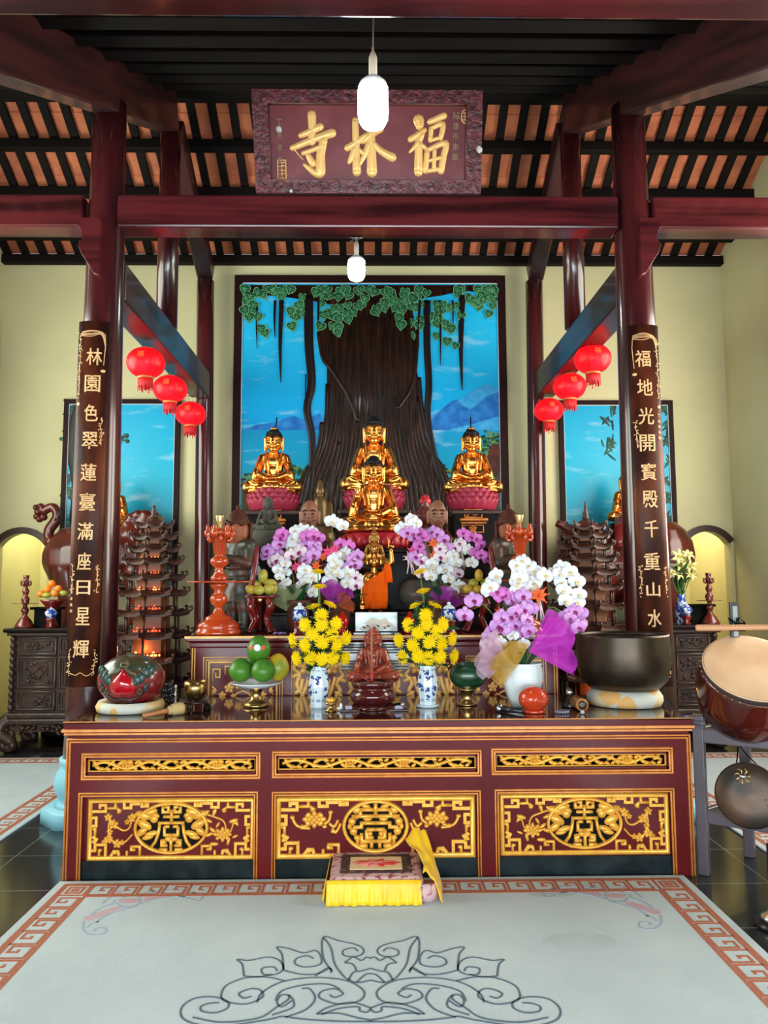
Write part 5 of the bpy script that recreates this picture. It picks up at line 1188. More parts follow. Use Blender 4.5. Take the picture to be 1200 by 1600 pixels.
def fruit_stand(px, label, fr, grp, flabel, pyt, s=1):
    Y = 5.3; t = thing('fruit_stand', label, 'stand', on(px, Y, Z2)); k = S(1, Y)*s; H = zat(pyt, Y)-Z2
    B = MB(); B.lathe([(12*k, H-5*k), (26*k, H-3*k), (28*k, H), (26*k, H), (10*k, H-2.5*k), (.001, H-2.5*k)], 36); B.build('tray', M['redstand'], t)
    for i in range(4):
        a = i*PI/2+PI/4; c, s_ = math.cos(a), math.sin(a)
        B = MB(); B.tube(smooth_path([(15*k*c, 15*k*s_, H-4*k), (21*k*c, 21*k*s_, H*.72), (12*k*c, 12*k*s_, H*.42), (17*k*c, 17*k*s_, H*.2), (24*k*c, 24*k*s_, .01)], 5), [5.5*k]*8+[4*k]*8+[3.5*k]*4+[5*k], 8); B.build('leg', M['redstand'], t)
    MB().ell((0, -17*k, H-6*k), (4*k, 3*k, 5*k)).build('gilt_boss', M['brass'], t)
    for i, (fx, fy, rx, rz, rot, dy, m_) in enumerate(fr):
        o = MB().ell((0, 0, 0), (rx*k/s, rz*k/s*.95 if rx < rz else rx*k/s*.8, rz*k/s), seg=18, rings=10).build('mango', m_); o.location = at(fx, fy, Y+dy); o.rotation_euler = (0, rot, 0); tag(o, flabel[i], 'fruit', grp)
mg = mat('yellow_mango_skin', (.50, .33, .035), .35, col2=(.38, .36, .05), scale=5); mo = mat('orange_mango_skin', (.62, .30, .02), .35, col2=(.50, .36, .03), scale=5); mgr = mat('green_mango_skin', (.22, .27, .025), .35, col2=(.36, .33, .04), scale=5)
fruit_stand(408, 'dark red carved fruit stand with mangoes at the left of the second altar', [(392, 921, 9, 7, .5, -.02, mo), (405, 922, 9, 7.5, 0, -.06, mg), (420, 920, 9, 8, -.3, -.05, mg), (428, 921, 6, 8, .4, 0, mg), (400, 913, 10, 6.5, .2, .03, mg), (422, 911, 11, 6.5, .1, .02, mg), (411, 900, 7.5, 11, .1, .01, mg)], 'mangoes on the left fruit stand',
    ['orange mango at the left edge of the left fruit stand', 'yellow mango low at the front of the left fruit stand', 'yellow mango at the right front of the left fruit stand', 'small yellow mango at the right edge of the left fruit stand', 'mango in the second layer, left, on the left fruit stand', 'long mango in the second layer, right, on the left fruit stand', 'upright mango topping the pile on the left fruit stand'], 930)
fruit_stand(744, 'dark red carved fruit stand with mangoes at the right of the second altar, behind orchids', [(732, 921, 8, 6.5, 0, -.03, mo), (747, 921, 8, 6.5, .1, -.04, mo), (759, 921, 7, 6, 0, 0, mg), (740, 911, 8, 7, .2, 0, mgr), (757, 911, 7, 7, .1, .01, mgr), (748, 899, 6.5, 10, 0, 0, mo)], 'mangoes on the right fruit stand',
    ['orange mango at the left edge of the right fruit stand', 'orange mango low at the front of the right fruit stand', 'yellow mango at the right edge of the right fruit stand', 'green mango in the second layer, left, on the right fruit stand', 'green mango in the second layer, right, on the right fruit stand', 'upright orange mango topping the pile on the right fruit stand'], 930)
Y = 5.5; t = thing('water_bottle', 'clear water bottle with a dark blue label, behind the left mangoes', 'bottle', on(398, Y, Z2)); k = S(1, Y); zb_ = zat(918, Y)-Z2; zt2 = zat(878, Y)-Z2
MB().lathe([(.05, 0), (.055, .01), (.05, zb_-.01), (.055, zb_)], 20).build('stand', M['redstand'], t)
hb = zt2-zb_; cg = mat('clear_blue_plastic', (.55, .68, .85), .08, alpha=.55)
MB().lathe([(10*k, zb_), (11*k, zb_+.01), (11*k, zb_+hb*.62), (7*k, zb_+hb*.82), (4.5*k, zb_+hb*.88), (4.5*k, zb_+hb*.93)], 24).build('bottle_body', cg, t); MB().lathe([(11.3*k, zb_+hb*.12), (11.3*k, zb_+hb*.5)], 24).build('label', mat('navy_label', (.008, .02, .16), .4), t); MB().lathe([(5.2*k, zb_+hb*.92), (5.2*k, zb_+hb)], 18).build('cap', mat('pale_blue_cap', (.35, .5, .75), .4), t)
bw = mat('blue_white_porcelain', (.70, .80, .86), .12, coat=.4, col2=(.015, .06, .32), scale=22, lo=.46, hi=.53, detail=2)
pw = mat('pale_porcelain', (.68, .79, .84), .12, coat=.4)
for px, lab in ((468, 'left'), (702, 'right')):
    Y = 5.12; t = thing('lidded_jar', 'small blue and white lidded jar on a red stand, behind the %s chrysanthemums' % lab, 'jar', on(px, Y, Z2)); k = S(1, Y); zj = zat(970, Y)-Z2
    MB().lathe([(11*k, 0), (12*k, 2*k), (9*k, 5*k), (10*k, zj-2*k), (11.5*k, zj)], 24).build('stand', M['redstand'], t)
    MB().lathe([(8*k, zj), (11*k, zj+5*k), (12*k, zj+12*k), (10.5*k, zj+17*k), (8*k, zj+18.5*k)], 28).build('jar_body', bw, t); MB().lathe([(9*k, zj+18*k), (9*k, zj+20*k), (5*k, zj+23.5*k), (2.2*k, zj+24*k), (3.4*k, zj+27*k), (.001, zj+29*k)], 24).build('lid', pw, t)
# glass picture block
Y = 5.03; p0, p1 = at(555, 985, Y), at(621, 957, Y); t = thing('picture_block', 'glass block with a pale temple landscape picture, in front of the child Buddha', 'picture', V((p0.x+p1.x)/2, Y+.03, Z2))
w_, h_ = p1.x-p0.x, p1.z-Z2
MB().box((0, 0, .008), (w_+.02, .07, .016)).build('glass_foot', mat('dark_glass_foot', (.02, .05, .07), .1), t)
pic = mat('landscape_print', (.16, .34, .40), .15, col2=(.60, .62, .58), scale=7, stretch=(1, 1, 2), lo=.35, hi=.65, detail=8)
MB().box((0, 0, h_/2+.012), (w_, .03, h_-.02)).build('picture', pic, t, bevel=.003)
B = MB(); TT = basis((0, -.0155, .012), (1, 0, 0), (0, 0, 1), (0, -1, 0)); rnd = random.Random(2)
for i in range(9): x = -w_*.32+w_*.65*i/8; B.prism([(x-.016, .02+.01*(i % 3)), (x+.016, .02+.01*(i % 3)), (x+.022, .032+.01*(i % 3)), (x, .045+.01*(i % 3)), (x-.022, .032+.01*(i % 3))], .0012, TT)
B.prism([(-w_*.3, .06), (-.03, .1), (.03, .085), (.06, .1), (w_*.36, .05)], .0008, TT); B.build('printed_temple', mat('printed_ochre', (.52, .44, .32), .3), t)
# small red lamp jars
for px, lab in ((535, 'left'), (641, 'right')):
    Y = 5.2; t = thing('red_glass_lamp', 'small red glass lamp %s of the picture block' % lab, 'lamp', on(px, Y, Z2)); k = S(1, Y)
    MB().lathe([(7*k, 0), (8*k, 3*k), (5*k, 6*k), (8*k, 10*k), (10*k, 17*k), (8*k, 24*k), (4*k, 28*k), (2*k, 33*k), (.001, 34*k)], 24).build('red_glass', mat('ruby_glass', (.45, .006, .004), .1, coat=.5, emit=.03, ecol=(1, .02, .01)), t); MB().lathe([(8.5*k, 9*k), (8.5*k, 10.5*k)], 20).build('gilt_band', M['brass'], t)
o = MB().sheet([[(-.04+.02*j, -.015+.01*i, .006+.012*((i+j) % 2)) for j in range(5)] for i in range(4)], .002).build('fallen_petal', mat('fallen_violet_petal', (.25, .16, .45), .6)); o.location = on(437, 5.02, Z2+.004); tag(o, 'fallen violet orchid petal on the edge of the second altar', 'petal')
# ================================================================== flowers
M['yellow'] = mat('yellow_chrysanthemum_petal', (.88, .64, .002), .6, spec=.1, col2=(.82, .50, .002), scale=14)
M['leaf'] = mat('dark_green_leaf', (.012, .055, .014), .4, col2=(.025, .10, .022), scale=9)
M['stem'] = mat('green_stem', (.07, .16, .03), .5)
def mum_mesh(seed):
    R = random.Random(seed); B = MB()
    for ring, (n, L, tilt, off) in enumerate(((20, 1.0, .04, 0), (18, .84, .26, .03), (14, .58, .55, .05), (9, .30, .95, .06))):
        for i in range(n):
            a = 2*PI*(i+.5*(ring % 2))/n+R.uniform(-.08, .08); l = L*R.uniform(.88, 1.08); t_ = tilt+R.uniform(-.12, .1); w_ = .088*(1-.12*ring)
            g = []
            for u in (0, .35, .75, 1):
                r_ = .06+l*u*math.cos(t_*(1-.35*u)); z = off+l*u*math.sin(t_*(1-.5*u))*.75-.05*u*u; ww = w_*(.5, .95, 1.0, .35)[int(round(u*3)) if u not in (.35, .75) else (1 if u == .35 else 2)]
                g.append([(r_*math.cos(a)-v*ww*math.sin(a), r_*math.sin(a)+v*ww*math.cos(a), z+.02*abs(v)) for v in (-1, 0, 1)])
            B.sheet(g)
    B.blob((0, 0), (.16, .16), .22, Matrix.Identity(4)); B.lathe([(.05, -.16), (.12, -.06), (.10, .02)], 8)
    return B.mesh('flower_head', M['yellow'])
MUM = [mum_mesh(i) for i in range(3)]
def leafmesh(L, W_, m, bend=.25, lobes=0, name='leaf'):
    g = []
    for i in range(9):
        u = i/8; w_ = W_*math.sin(PI*min(.985, u*.93+.06))**.8*(1-.25*u)*(1+(.28*math.sin(lobes*u*2*PI) if lobes else 0))
        g.append([(v*w_, L*u, bend*L*math.sin(u*1.7)*.6+abs(v)*w_*.25-bend*L*u*u*.5) for v in (-1, -.5, 0, .5, 1)])
    return MB().sheet(g, .0012).mesh(name, m)
MLEAF = leafmesh(.085, .026, M['leaf'], .2, 3)
def aim(n, roll=0):
    n = Vector(n).normalized(); return n.to_track_quat('Z', 'Y').to_matrix().to_4x4() @ Matrix.Rotation(roll, 4, 'Z')
def vase(px, label, disc):
    Y = 4.50; t = thing('porcelain_vase', label, 'vase', on(px, Y, ZT)); k = S(1, Y); H = zat(1040, Y)-ZT; z0 = 0
    if disc: MB().lathe([(16*k, 0), (18*k, 2*k), (18*k, 4*k), (14*k, 4.5*k)], 28).build('saucer', pw, t); z0 = 4*k
    B = MB(); B.lathe([(13*k, z0), (13.5*k, z0+2*k), (12.5*k, H*.12), (14*k, H*.3), (16.5*k, H*.52), (15*k, H*.72), (12*k, H*.92), (12.5*k, H), (10.5*k, H), (10*k, H*.8)], 8, rot=PI/8); B.sm = [False]*len(B.sm)
    B.build('vase_body', pw, t)
    rnd = random.Random(int(px)); D = MB()
    def on_v(a, zf):
        import bisect
        zs = [z0/H, .12, .3, .52, .72, .92]; rs = [13.2, 12.5, 14, 16.5, 15, 12]
        i = max(0, min(4, bisect.bisect(zs, zf)-1)); f = (zf-zs[i])/(zs[i+1]-zs[i]); r = (rs[i]+(rs[i+1]-rs[i])*f)*k
        s_ = (a % (PI/4)) - PI/8; r *= math.cos(PI/8)/math.cos(s_)
        return V(r*math.sin(a), -r*math.cos(a), zf*H)
    for i in range(16):
        a0 = rnd.uniform(-1.5, 1.5); z_ = rnd.uniform(.25, .84); pts = [on_v(a0+.16*math.sin(j*.9+i), z_+.025*j-.05) for j in range(5)]
        D.tube(pts, rnd.uniform(.0022, .0045), 5)
        for j in range(2): D.ell(on_v(a0+rnd.uniform(-.25, .25), z_+rnd.uniform(-.04, .04)), (.008, .005, .007), seg=6, rings=4)
    for zf in (.16, .20, .90): D.tube([on_v(a, zf) for a in [j*PI/8 for j in range(16)]], .0018, 5, closed=True)
    D.build('blue_painting', mat('cobalt_glaze', (.012, .04, .25), .15, coat=.3), t)
    return V(xat(px, Y, ZT), Y, ZT+H)
def mums(px, pts, side, disc):
    top = vase(px, 'blue and white porcelain vase of yellow chrysanthemums, %s of the incense bowl' % side, disc)
    R = random.Random(int(px)); k = S(1, 4.5)
    for i, (x, y) in enumerate(pts):
        dx = (x-px)/45; dy = (985-y)/60
        depth = 4.50-.10*math.sqrt(max(0, 1-min(1, dx*dx)))*(1 if y > 960 else .4)+R.uniform(-.01, .015)
        c = at(x, y, depth); n = V(dx*1.2+R.uniform(-.1, .1), -1.0 if y > 955 else -.38, max(-.15, dy*.8) if y > 955 else 1)
        t = thing('chrysanthemum', 'yellow chrysanthemum in the blue and white vase %s of the incense bowl' % side, 'flower', c, 0, 'chrysanthemums in the %s vase' % side)
        o = obj('flower_head', MUM[i % 3], t); r = (11.6 if y > 985 else 11.0)*k; o.scale = (r,)*3; o.rotation_euler = aim(n, R.uniform(0, 3)).to_euler()
        e = top-c+V(R.uniform(-.015, .015), R.uniform(-.012, .012), -.06); mid = e*.5+V(0, .03, .01)
        MB().tube(smooth_path([-n.normalized()*.006, mid*.4+V(0, .02, 0)-n.normalized()*.02, mid, e], 4), .0032, 6).build('stem', M['stem'], t)
        for j in range(4):
            q = obj('leaf', MLEAF, t); f = R.uniform(.08, .55); q.location = e*f*1.0+V(R.uniform(-.01, .01), .025, 0); q.rotation_euler = (R.uniform(-.4, .9), R.uniform(-.5, .5), R.uniform(0, 6.3)); q.scale = (R.uniform(.7, 1.2),)*3
mums(498, [(497, 893), (499, 916), (489, 947), (516, 944), (502, 961), (476, 976), (503, 976), (525, 974), (457, 1001), (476, 1008), (488, 991), (503, 1003), (519, 991), (527, 1008), (541, 997), (463, 1029), (485, 1028), (504, 1030), (521, 1028), (540, 1028)], 'left', False)
mums(668, [(656, 893), (661, 923), (649, 945), (680, 945), (665, 961), (637, 976), (667, 976), (693, 975), (623, 1001), (653, 988), (683, 987), (707, 998), (645, 1008), (671, 1003), (691, 1006), (629, 1027), (653, 1025), (669, 1028), (688, 1027), (710, 1025)], 'right', True)
# ------------------------------------------------------------------ orchids
M['owhite'] = mat('white_orchid_petal', (.82, .84, .86), .45, col2=(.74, .76, .80), scale=20)
M['opurp'] = mat('mauve_orchid_petal', (.55, .20, .62), .45, col2=(.72, .42, .76), scale=26, lo=.4, hi=.65)
M['odeep'] = mat('magenta_orchid_petal', (.62, .09, .50), .45, col2=(.70, .25, .62), scale=26)
M['opale'] = mat('pale_pink_orchid_petal', (.78, .58, .66), .45, col2=(.84, .78, .80), scale=22)
M['lipw'] = mat('yellow_white_orchid_lip', (.78, .62, .36), .4); M['lipp'] = mat('dark_magenta_orchid_lip', (.30, .012, .14), .4)
def orchid_mesh(m, lip, seed):
    R = random.Random(seed); B = MB()
    def petal(a, L, W_, z, cup):
        g = []
        for i in range(6):
            u = i/5; w_ = W_*math.sin(PI*min(.97, .12+.80*u))**.75
            g.append([(math.cos(a)*L*u-math.sin(a)*v*w_, math.sin(a)*L*u+math.cos(a)*v*w_, z+cup*math.sin(u*2.2)*L*.35-.18*L*u*u*abs(cup)*3-abs(v)*w_*.16+.02*math.sin(5*v+seed)) for v in (-1, -.5, 0, .5, 1)])
        B.sheet(g, .02)
    for a, L in ((PI/2, .95), (PI*1.22, .88), (PI*1.78, .88)): petal(a+R.uniform(-.06, .06), L, .36, -.03, .10)
    for a in (.12, PI-.12): petal(a+R.uniform(-.06, .06), 1.0, .62, .03, .14)
    B.m = 1
    B.ell((0, -.02, .10), (.10, .13, .12)); B.sheet([[(v*.20*w_, -.06-.42*u, .10+.30*math.sin(u*2.6)+abs(v)*.10) for v in (-1, -.5, 0, .5, 1)] for u, w_ in ((0, .6), (.3, 1.1), (.6, 1.0), (.85, .7), (1, .2))], .02)
    for s in (-1, 1): B.ell((s*.17, -.06, .16), (.10, .08, .10))
    return B.mesh('flower', [m, lip])
OM = {c: [orchid_mesh(M[m], M[l], i) for i in range(3)] for c, m, l in (('w', 'owhite', 'lipw'), ('p', 'opurp', 'lipp'), ('d', 'odeep', 'lipp'), ('l', 'opale', 'lipp'))}
OLEAF = leafmesh(.26, .045, mat('orchid_leaf', (.015, .075, .028), .3, coat=.2), .5)
def orchid(label, px, Y, z0, ph, stems, potm, pot='round', nets=(), leaves=5, fr=11.5, bows=()):
    t = thing('potted_orchid', label, 'potted plant', on(px, Y, z0)); k = S(1, Y); R = random.Random(int(px)); o0 = t.location
    if pot == 'white':
        P = [(19, 0), (20, 2), (26, 16), (32, 34), (34.5, 48), (33, 60), (31, 64), (33, 66), (33, 68), (30, 68), (29, 60)]; kk = ph/68/k
    else:
        P = [(15, 0), (16, 2), (21, 30), (23, 52), (26, 54), (26, 60), (23, 60), (22, 52)]; kk = ph/60/k
    B = MB(); n = 48; prof = [(r*k*kk*(.97 if pot == 'white' else 1), z*k*kk) for r, z in P]; B.lathe(prof, n)
    if pot == 'white':
        for i, v in enumerate(B.v):
            if i % 6 == 0: v.x *= .96; v.y *= .96
    B.build('pot', potm, t); MB().lathe([(.001, ph*.86), (P[-1][0]*k*kk*.98, ph*.86), (.001, ph*.90)], 20).build('moss', mat('dark_moss', (.05, .05, .02), .9), t)
    for i in range(leaves):
        a = 2*PI*i/leaves+R.uniform(-.3, .3); q = obj('leaf', OLEAF, t); q.location = (.03*math.sin(-a), .03*math.cos(a), ph*.9); q.rotation_euler = (R.uniform(.25, .75), 0, a); q.scale = (R.uniform(.6, .95)*(1.0 if pot == 'white' else .9),)*3
    for st in stems:
        base = V(R.uniform(-.03, .03), R.uniform(-.02, .02), ph*.85); pts = []
        for fx, fy, col in st['f']:
            dy = st.get('dy', 0)+R.uniform(-.03, .03); c = at(fx, fy, Y+dy)-o0; pts.append(c)
            q = obj('flower', R.choice(OM[col]), t); q.location = c; r = (st.get('r', fr))*k*R.uniform(.92, 1.1); q.scale = (r,)*3
            q.rotation_euler = aim((R.uniform(-.45, .45)+st.get('tx', 0), -1, R.uniform(-.35, .2)), 0).to_euler() if False else (PI/2+R.uniform(-.3, .25), R.uniform(-.25, .25), R.uniform(-.5, .5)+st.get('tx', 0))
        top = st.get('top'); path = [base]
        if top: tp = at(top[0], top[1], Y+st.get('dy', 0)+.03)-o0; path += [base*.5+tp*.5+V(0, .02, 0), tp]
        path += [p+V(0, .03, .01) for p in pts]
        MB().tube(smooth_path(path, 5), .0038, 6).build('stem', M['stem'], t)
    for (cx, cy, ang0, ang1, rad, m, nm, dy) in nets:
        c = at(cx, cy, Y+dy)-o0
        for lay in range(2):
            g = []
            for i in range(7):
                u = i/6; row = []
                for j in range(15):
                    v = j/14; a = ang0+(ang1-ang0)*v; rr_ = rad*k*u*(1+.10*math.sin(v*9+lay*2)); row.append(c+V(rr_*math.cos(a), -.05*math.sin(v*11+lay*1.7+u)*u-.03*lay, rr_*math.sin(a)))
                g.append(row)
            MB().sheet(g).build(nm, m, t)
    for (bx, by, s_, m) in bows:
        c = at(bx, by, Y-.03)-o0; B = MB()
        for i in range(7):
            a = i*.9+R.uniform(-.2, .2); d = V(math.cos(a), -.35, math.sin(a)); L = s_*k
            w_ = V(-math.sin(a), .2, math.cos(a))*L*.28
            B.sheet([[c+d*L*u*(.2+.8*u)+w_*v*math.sin(PI*min(.95, u+.12))+V(0, -.012*math.sin(u*3), 0) for v in (-1, 0, 1)] for u in (0, .3, .6, .85, 1)], .0015)
        B.ell(c, .008); B.build('ribbon_bow', m, t)
        if s_ > 10:
            B = MB()
            for dx in (-4, 4, 8): B.sheet([[c+V(dx*k*u+v*.004, -.01, -L*2.2*u) for v in (-1, 1)] for u in (0, .5, 1)], .001)
            B.build('ribbon_tail', mat('pink_white_ribbon', (.75, .52, .55), .4), t)
def net(name, col, a=.5): return mat(name, col, .7, alpha=a)
bo = mat('orange_ribbon', (.78, .12, .02), .4); bp = mat('hot_pink_ribbon', (.80, .06, .20), .4)
W = lambda L: [(x, y, 'w') for x, y in L]
Pp = lambda L: [(x, y, 'p') for x, y in L]
D_ = lambda L: [(x, y, 'd') for x, y in L]
Lp = lambda L: [(x, y, 'l') for x, y in L]
terra = mat('terracotta_pot', (.10, .028, .012), .6); ZB = Z2
orchid('white and mauve potted orchid, left of the red lotus base, nearer the tall candlestick', 465, 5.42, ZB, .22, [
    dict(f=W([(487, 831), (479, 829), (470, 827), (461, 829), (468, 839), (457, 842), (465, 850), (456, 854)]), top=(484, 826), dy=.02),
    dict(f=D_([(441, 834), (438, 840)])+Pp([(436, 850), (429, 857), (433, 866), (418, 860), (417, 868)])+Lp([(433, 875), (427, 879)]), top=(448, 842)),
    dict(f=D_([(480, 838), (490, 837), (498, 840)])+Pp([(477, 852), (491, 851), (493, 858), (479, 863), (490, 867), (478, 875)])+Lp([(468, 862), (455, 868)]), top=(478, 832), dy=-.05),
    dict(f=W([(446, 880), (434, 890), (447, 894), (437, 901), (448, 909), (441, 915)]), top=(446, 858), r=9, dy=-.02),
    dict(f=W([(476, 890), (475, 899), (477, 909), (474, 916), (489, 902), (489, 925)]), top=(478, 876), dy=-.05)], terra, bows=((463, 886, 10, bp), (472, 884, 9, bp), (494, 884, 10, bo)), nets=((448, 955, .9, 2.6, 40, net('dull_green_net', (.30, .34, .16), .45), 'net_wrap', -.05),))
orchid('white and mauve orchid with purple and orange net, just left of the child Buddha', 531, 5.43, ZB, .20, [
    dict(f=W([(519, 815), (535, 821)]), top=(521, 850), r=12),
    dict(f=D_([(532, 850), (545, 853)])+W([(539, 863), (536, 870)]), top=(528, 846)),
    dict(f=W([(524, 867), (521, 874), (526, 882), (518, 893), (528, 896), (515, 908), (521, 886)]), top=(520, 858), dy=-.04),
    dict(f=Pp([(558, 868), (551, 874), (555, 882), (548, 884)])+W([(543, 895), (550, 900), (543, 910)])+Lp([(556, 902), (556, 914)]), top=(548, 862), dy=-.05)], terra, bows=((512, 862, 10, bp), (523, 858, 9, bp), (505, 870, 8, bo)),
    nets=((517, 945, .3, 2.2, 36, net('violet_net', (.36, .02, .34), .62), 'purple_net', -.06), (530, 948, -.4, 1.7, 22, net('rust_orange_net', (.55, .10, .02), .42), 'orange_net', -.08)))
orchid('large white and mauve potted orchid to the right of the child Buddha', 690, 5.42, ZB, .22, [
    dict(f=W([(643, 811), (649, 817), (639, 822), (628, 826)]), top=(660, 842), r=12),
    dict(f=Pp([(636, 832), (644, 832), (647, 840)])+D_([(661, 839), (657, 834)])+Pp([(676, 831), (684, 834), (680, 838)])+Pp([(693, 843), (697, 855)]), top=(675, 830), dy=-.02),
    dict(f=D_([(655, 853), (652, 860)])+Pp([(656, 866), (649, 870), (662, 870)])+Lp([(664, 878), (658, 876)]), top=(665, 850), dy=-.04),
    dict(f=D_([(724, 833), (736, 839), (745, 841), (751, 851)]), top=(715, 840), r=10),
    dict(f=Lp([(711, 856), (719, 849)])+W([(732, 860), (737, 879)])+D_([(744, 864), (752, 867), (762, 873)]), top=(712, 848)),
    dict(f=Lp([(688, 857), (688, 870)])+W([(699, 872), (708, 868), (713, 879)])+W([(697, 889), (701, 904)])+Lp([(715, 896)])+W([(717, 915), (707, 924)]), top=(692, 852), dy=-.05),
    dict(f=W([(675, 881), (667, 887), (681, 889), (673, 900)])+Lp([(660, 896)]), top=(670, 868), dy=-.06)], terra, bows=((677, 849, 10, bo), (678, 868, 10, bo), (643, 861, 9, bp), (640, 872, 11, mat('pink_white_ribbon', (.75, .52, .55), .4))),
    nets=((700, 955, .5, 2.4, 36, net('violet_net', (.36, .02, .34), .62), 'purple_net', -.06), (728, 955, .3, 2.2, 38, net('mustard_net', (.42, .28, .03), .6), 'yellow_net', -.05)))
orchid('tall white and mauve orchid in a white ribbed pot, right part of the front table', 817, 4.50, ZT, S(66, 4.5), [
    dict(f=W([(817, 876), (808, 883), (811, 895), (812, 903), (809, 910), (808, 921)]), top=(806, 900), r=13),
    dict(f=W([(827, 884), (833, 892), (831, 903), (834, 911), (829, 919)]), top=(815, 890), r=13, dy=.03),
    dict(f=W([(775, 899), (771, 908), (766, 917), (764, 923)]), top=(780, 905), r=13),
    dict(f=W([(852, 899), (862, 899), (874, 897), (878, 888), (890, 893), (876, 910), (901, 908), (881, 922), (905, 928), (884, 938), (902, 941)]), top=(842, 925), r=13.5),
    dict(f=D_([(777, 924), (784, 931), (790, 928)])+Pp([(801, 938), (811, 934), (818, 931)]), top=(796, 935), r=13, dy=-.02),
    dict(f=Pp([(829, 950), (820, 952), (806, 957), (798, 963), (785, 965), (784, 982), (779, 978), (805, 977), (824, 968), (826, 985), (817, 988)]), top=(812, 940), r=14, dy=-.06),
    dict(f=Lp([(765, 988), (760, 1006)])+Pp([(762, 994), (768, 985)])+W([(801, 993), (782, 1003), (818, 1006)]), top=(780, 985), r=10, dy=-.05),
    dict(f=Pp([(740, 938), (726, 961)]), top=(770, 960), r=14, dy=-.02),
    dict(f=Pp([(884, 963), (891, 966), (886, 984), (880, 981), (905, 974), (898, 955), (906, 957), (904, 980)]), top=(858, 950), r=13)], M['white'], 'white',
    leaves=6, bows=((841, 930, 17, bo), (781, 957, 10, bo)),
    nets=((826, 1018, -.5, 1.1, 68, net('bright_magenta_net', (.60, .03, .55), .55), 'magenta_net', -.10), (806, 1042, 1.1, 4.0, 36, net('gold_net', (.52, .30, .04), .55), 'gold_net', -.14), (790, 1030, 1.9, 3.9, 44, net('pale_pink_net', (.70, .45, .60), .42), 'pink_net', -.10)))
# ================================================================== murals
def sky_mat(name, stops, cloud, zs):
    m = bpy.data.materials.new(name); m.use_nodes = True; nt = m.node_tree; b = nt.nodes['Principled BSDF']; b.inputs['Roughness'].default_value = .3; b.inputs['Specular IOR Level'].default_value = .25
    tc = _n(nt, 'ShaderNodeTexCoord'); sp = _n(nt, 'ShaderNodeSeparateXYZ'); nt.links.new(tc.outputs['Object'], sp.inputs[0])
    mr = _n(nt, 'ShaderNodeMapRange'); mr.inputs[1].default_value = zs[0]; mr.inputs[2].default_value = zs[1]; nt.links.new(sp.outputs[2], mr.inputs[0])
    r = _n(nt, 'ShaderNodeValToRGB')
    while len(r.color_ramp.elements) < len(stops): r.color_ramp.elements.new(.5)
    for i, (p, c) in enumerate(stops): r.color_ramp.elements[i].position = p; r.color_ramp.elements[i].color = (*c, 1)
    nt.links.new(mr.outputs[0], r.inputs[0])
    mp = _n(nt, 'ShaderNodeMapping'); mp.inputs['Scale'].default_value = (1.1, 1, 4.2); nt.links.new(tc.outputs['Object'], mp.inputs[0])
    n = _n(nt, 'ShaderNodeTexNoise'); n.inputs['Scale'].default_value = 2.0; n.inputs['Detail'].default_value = 7; nt.links.new(mp.outputs[0], n.inputs['Vector'])
    cr = _n(nt, 'ShaderNodeValToRGB'); cr.color_ramp.elements[0].position = .56; cr.color_ramp.elements[1].position = .80; cr.color_ramp.elements[1].color = (cloud, cloud, cloud, 1); nt.links.new(n.outputs[0], cr.inputs[0])
    mx = _n(nt, 'ShaderNodeMix', data_type='RGBA'); mx.inputs['B'].default_value = (.55, .78, .82, 1); nt.links.new(cr.outputs[0], mx.inputs['Factor']); nt.links.new(r.outputs[0], mx.inputs['A']); nt.links.new(mx.outputs['Result'], b.inputs['Base Color'])
    return m
M['frame'] = mat('dark_brown_frame', (.018, .005, .005), .5, spec=.12)
paint = lambda n, c, c2=None, **k: mat('paint_'+n, c, .35, spec=.25, **({'col2': c2, 'scale': 9, 'lo': .4, 'hi': .65} if c2 else {}), **k)
YM = YW-.045
def mural(name, label, x0, x1, y0, y1, fw, stops, cloud):
    a, b = at(x0, y1, YM), at(x1, y0, YM); xm = (x0+x1)/2; xa, xb = xat(x0, YM, (a.z+b.z)/2), xat(x1, YM, (a.z+b.z)/2); za, zb = a.z, zat(y0, YM)
    t = thing(name, label, 'mural', V((xa+xb)/2, YM, za)); o = t.location
    T = front((-o.x, YM-o.y, -o.z))
    w = fw*YM/1200; P = [(xa, za), (xb, za), (xb, zb), (xa, zb)]; Q = [(xa+w, za+w), (xb-w, za+w), (xb-w, zb-w), (xa+w, zb-w)]
    B = MB()
    for i in range(4): j = (i+1) % 4; B.prism([P[i], P[j], Q[j], Q[i]], .02, T, -.04)
    B.build('frame', M['frame'], t)
    B = MB()
    for i in range(4):
        j = (i+1) % 4; d = (V(*Q[j])-V(*Q[i])).normalized(); B.stroke([Q[i], Q[j]], .012, .012, T, prof='flat')
    B.build('white_fillet', mat('white_fillet', (.75, .75, .72), .5), t)
    B = MB().prism(Q, -.002, T, -.03); B.build('painted_sky', sky_mat(name+'_sky_'+str(int(x0)), stops, cloud, (za-o.z, zb-o.z)), t)
    return t, T, (lambda x, y: (lambda q: (q.x, q.z))(at(x, y, YM)))
def inside(pts): return pts
BL = [(0, (.02, .22, .30)), (.30, (.010, .30, .48)), (.46, (.008, .28, .56)), (.474, (.12, .52, .70)), (.48, (.008, .32, .68)), (.55, (.008, .38, .76)), (.8, (.02, .48, .82)), (1, (.008, .36, .72))]
t, T, P = mural('bodhi_tree_mural', 'big framed mural of a bodhi tree against blue sky on the back wall', 364, 793, 431, 885, 12.5, BL, .55)
k = YM/1200
def poly(B, pts, h, n=4): B.prism(sp2([P(*p) for p in pts], n, True), h, T, -.001)
mt1, mt2 = paint('blue_mountain', (.012, .12, .42), (.03, .22, .58)), paint('pale_blue_mountain', (.03, .28, .62), (.06, .38, .70))
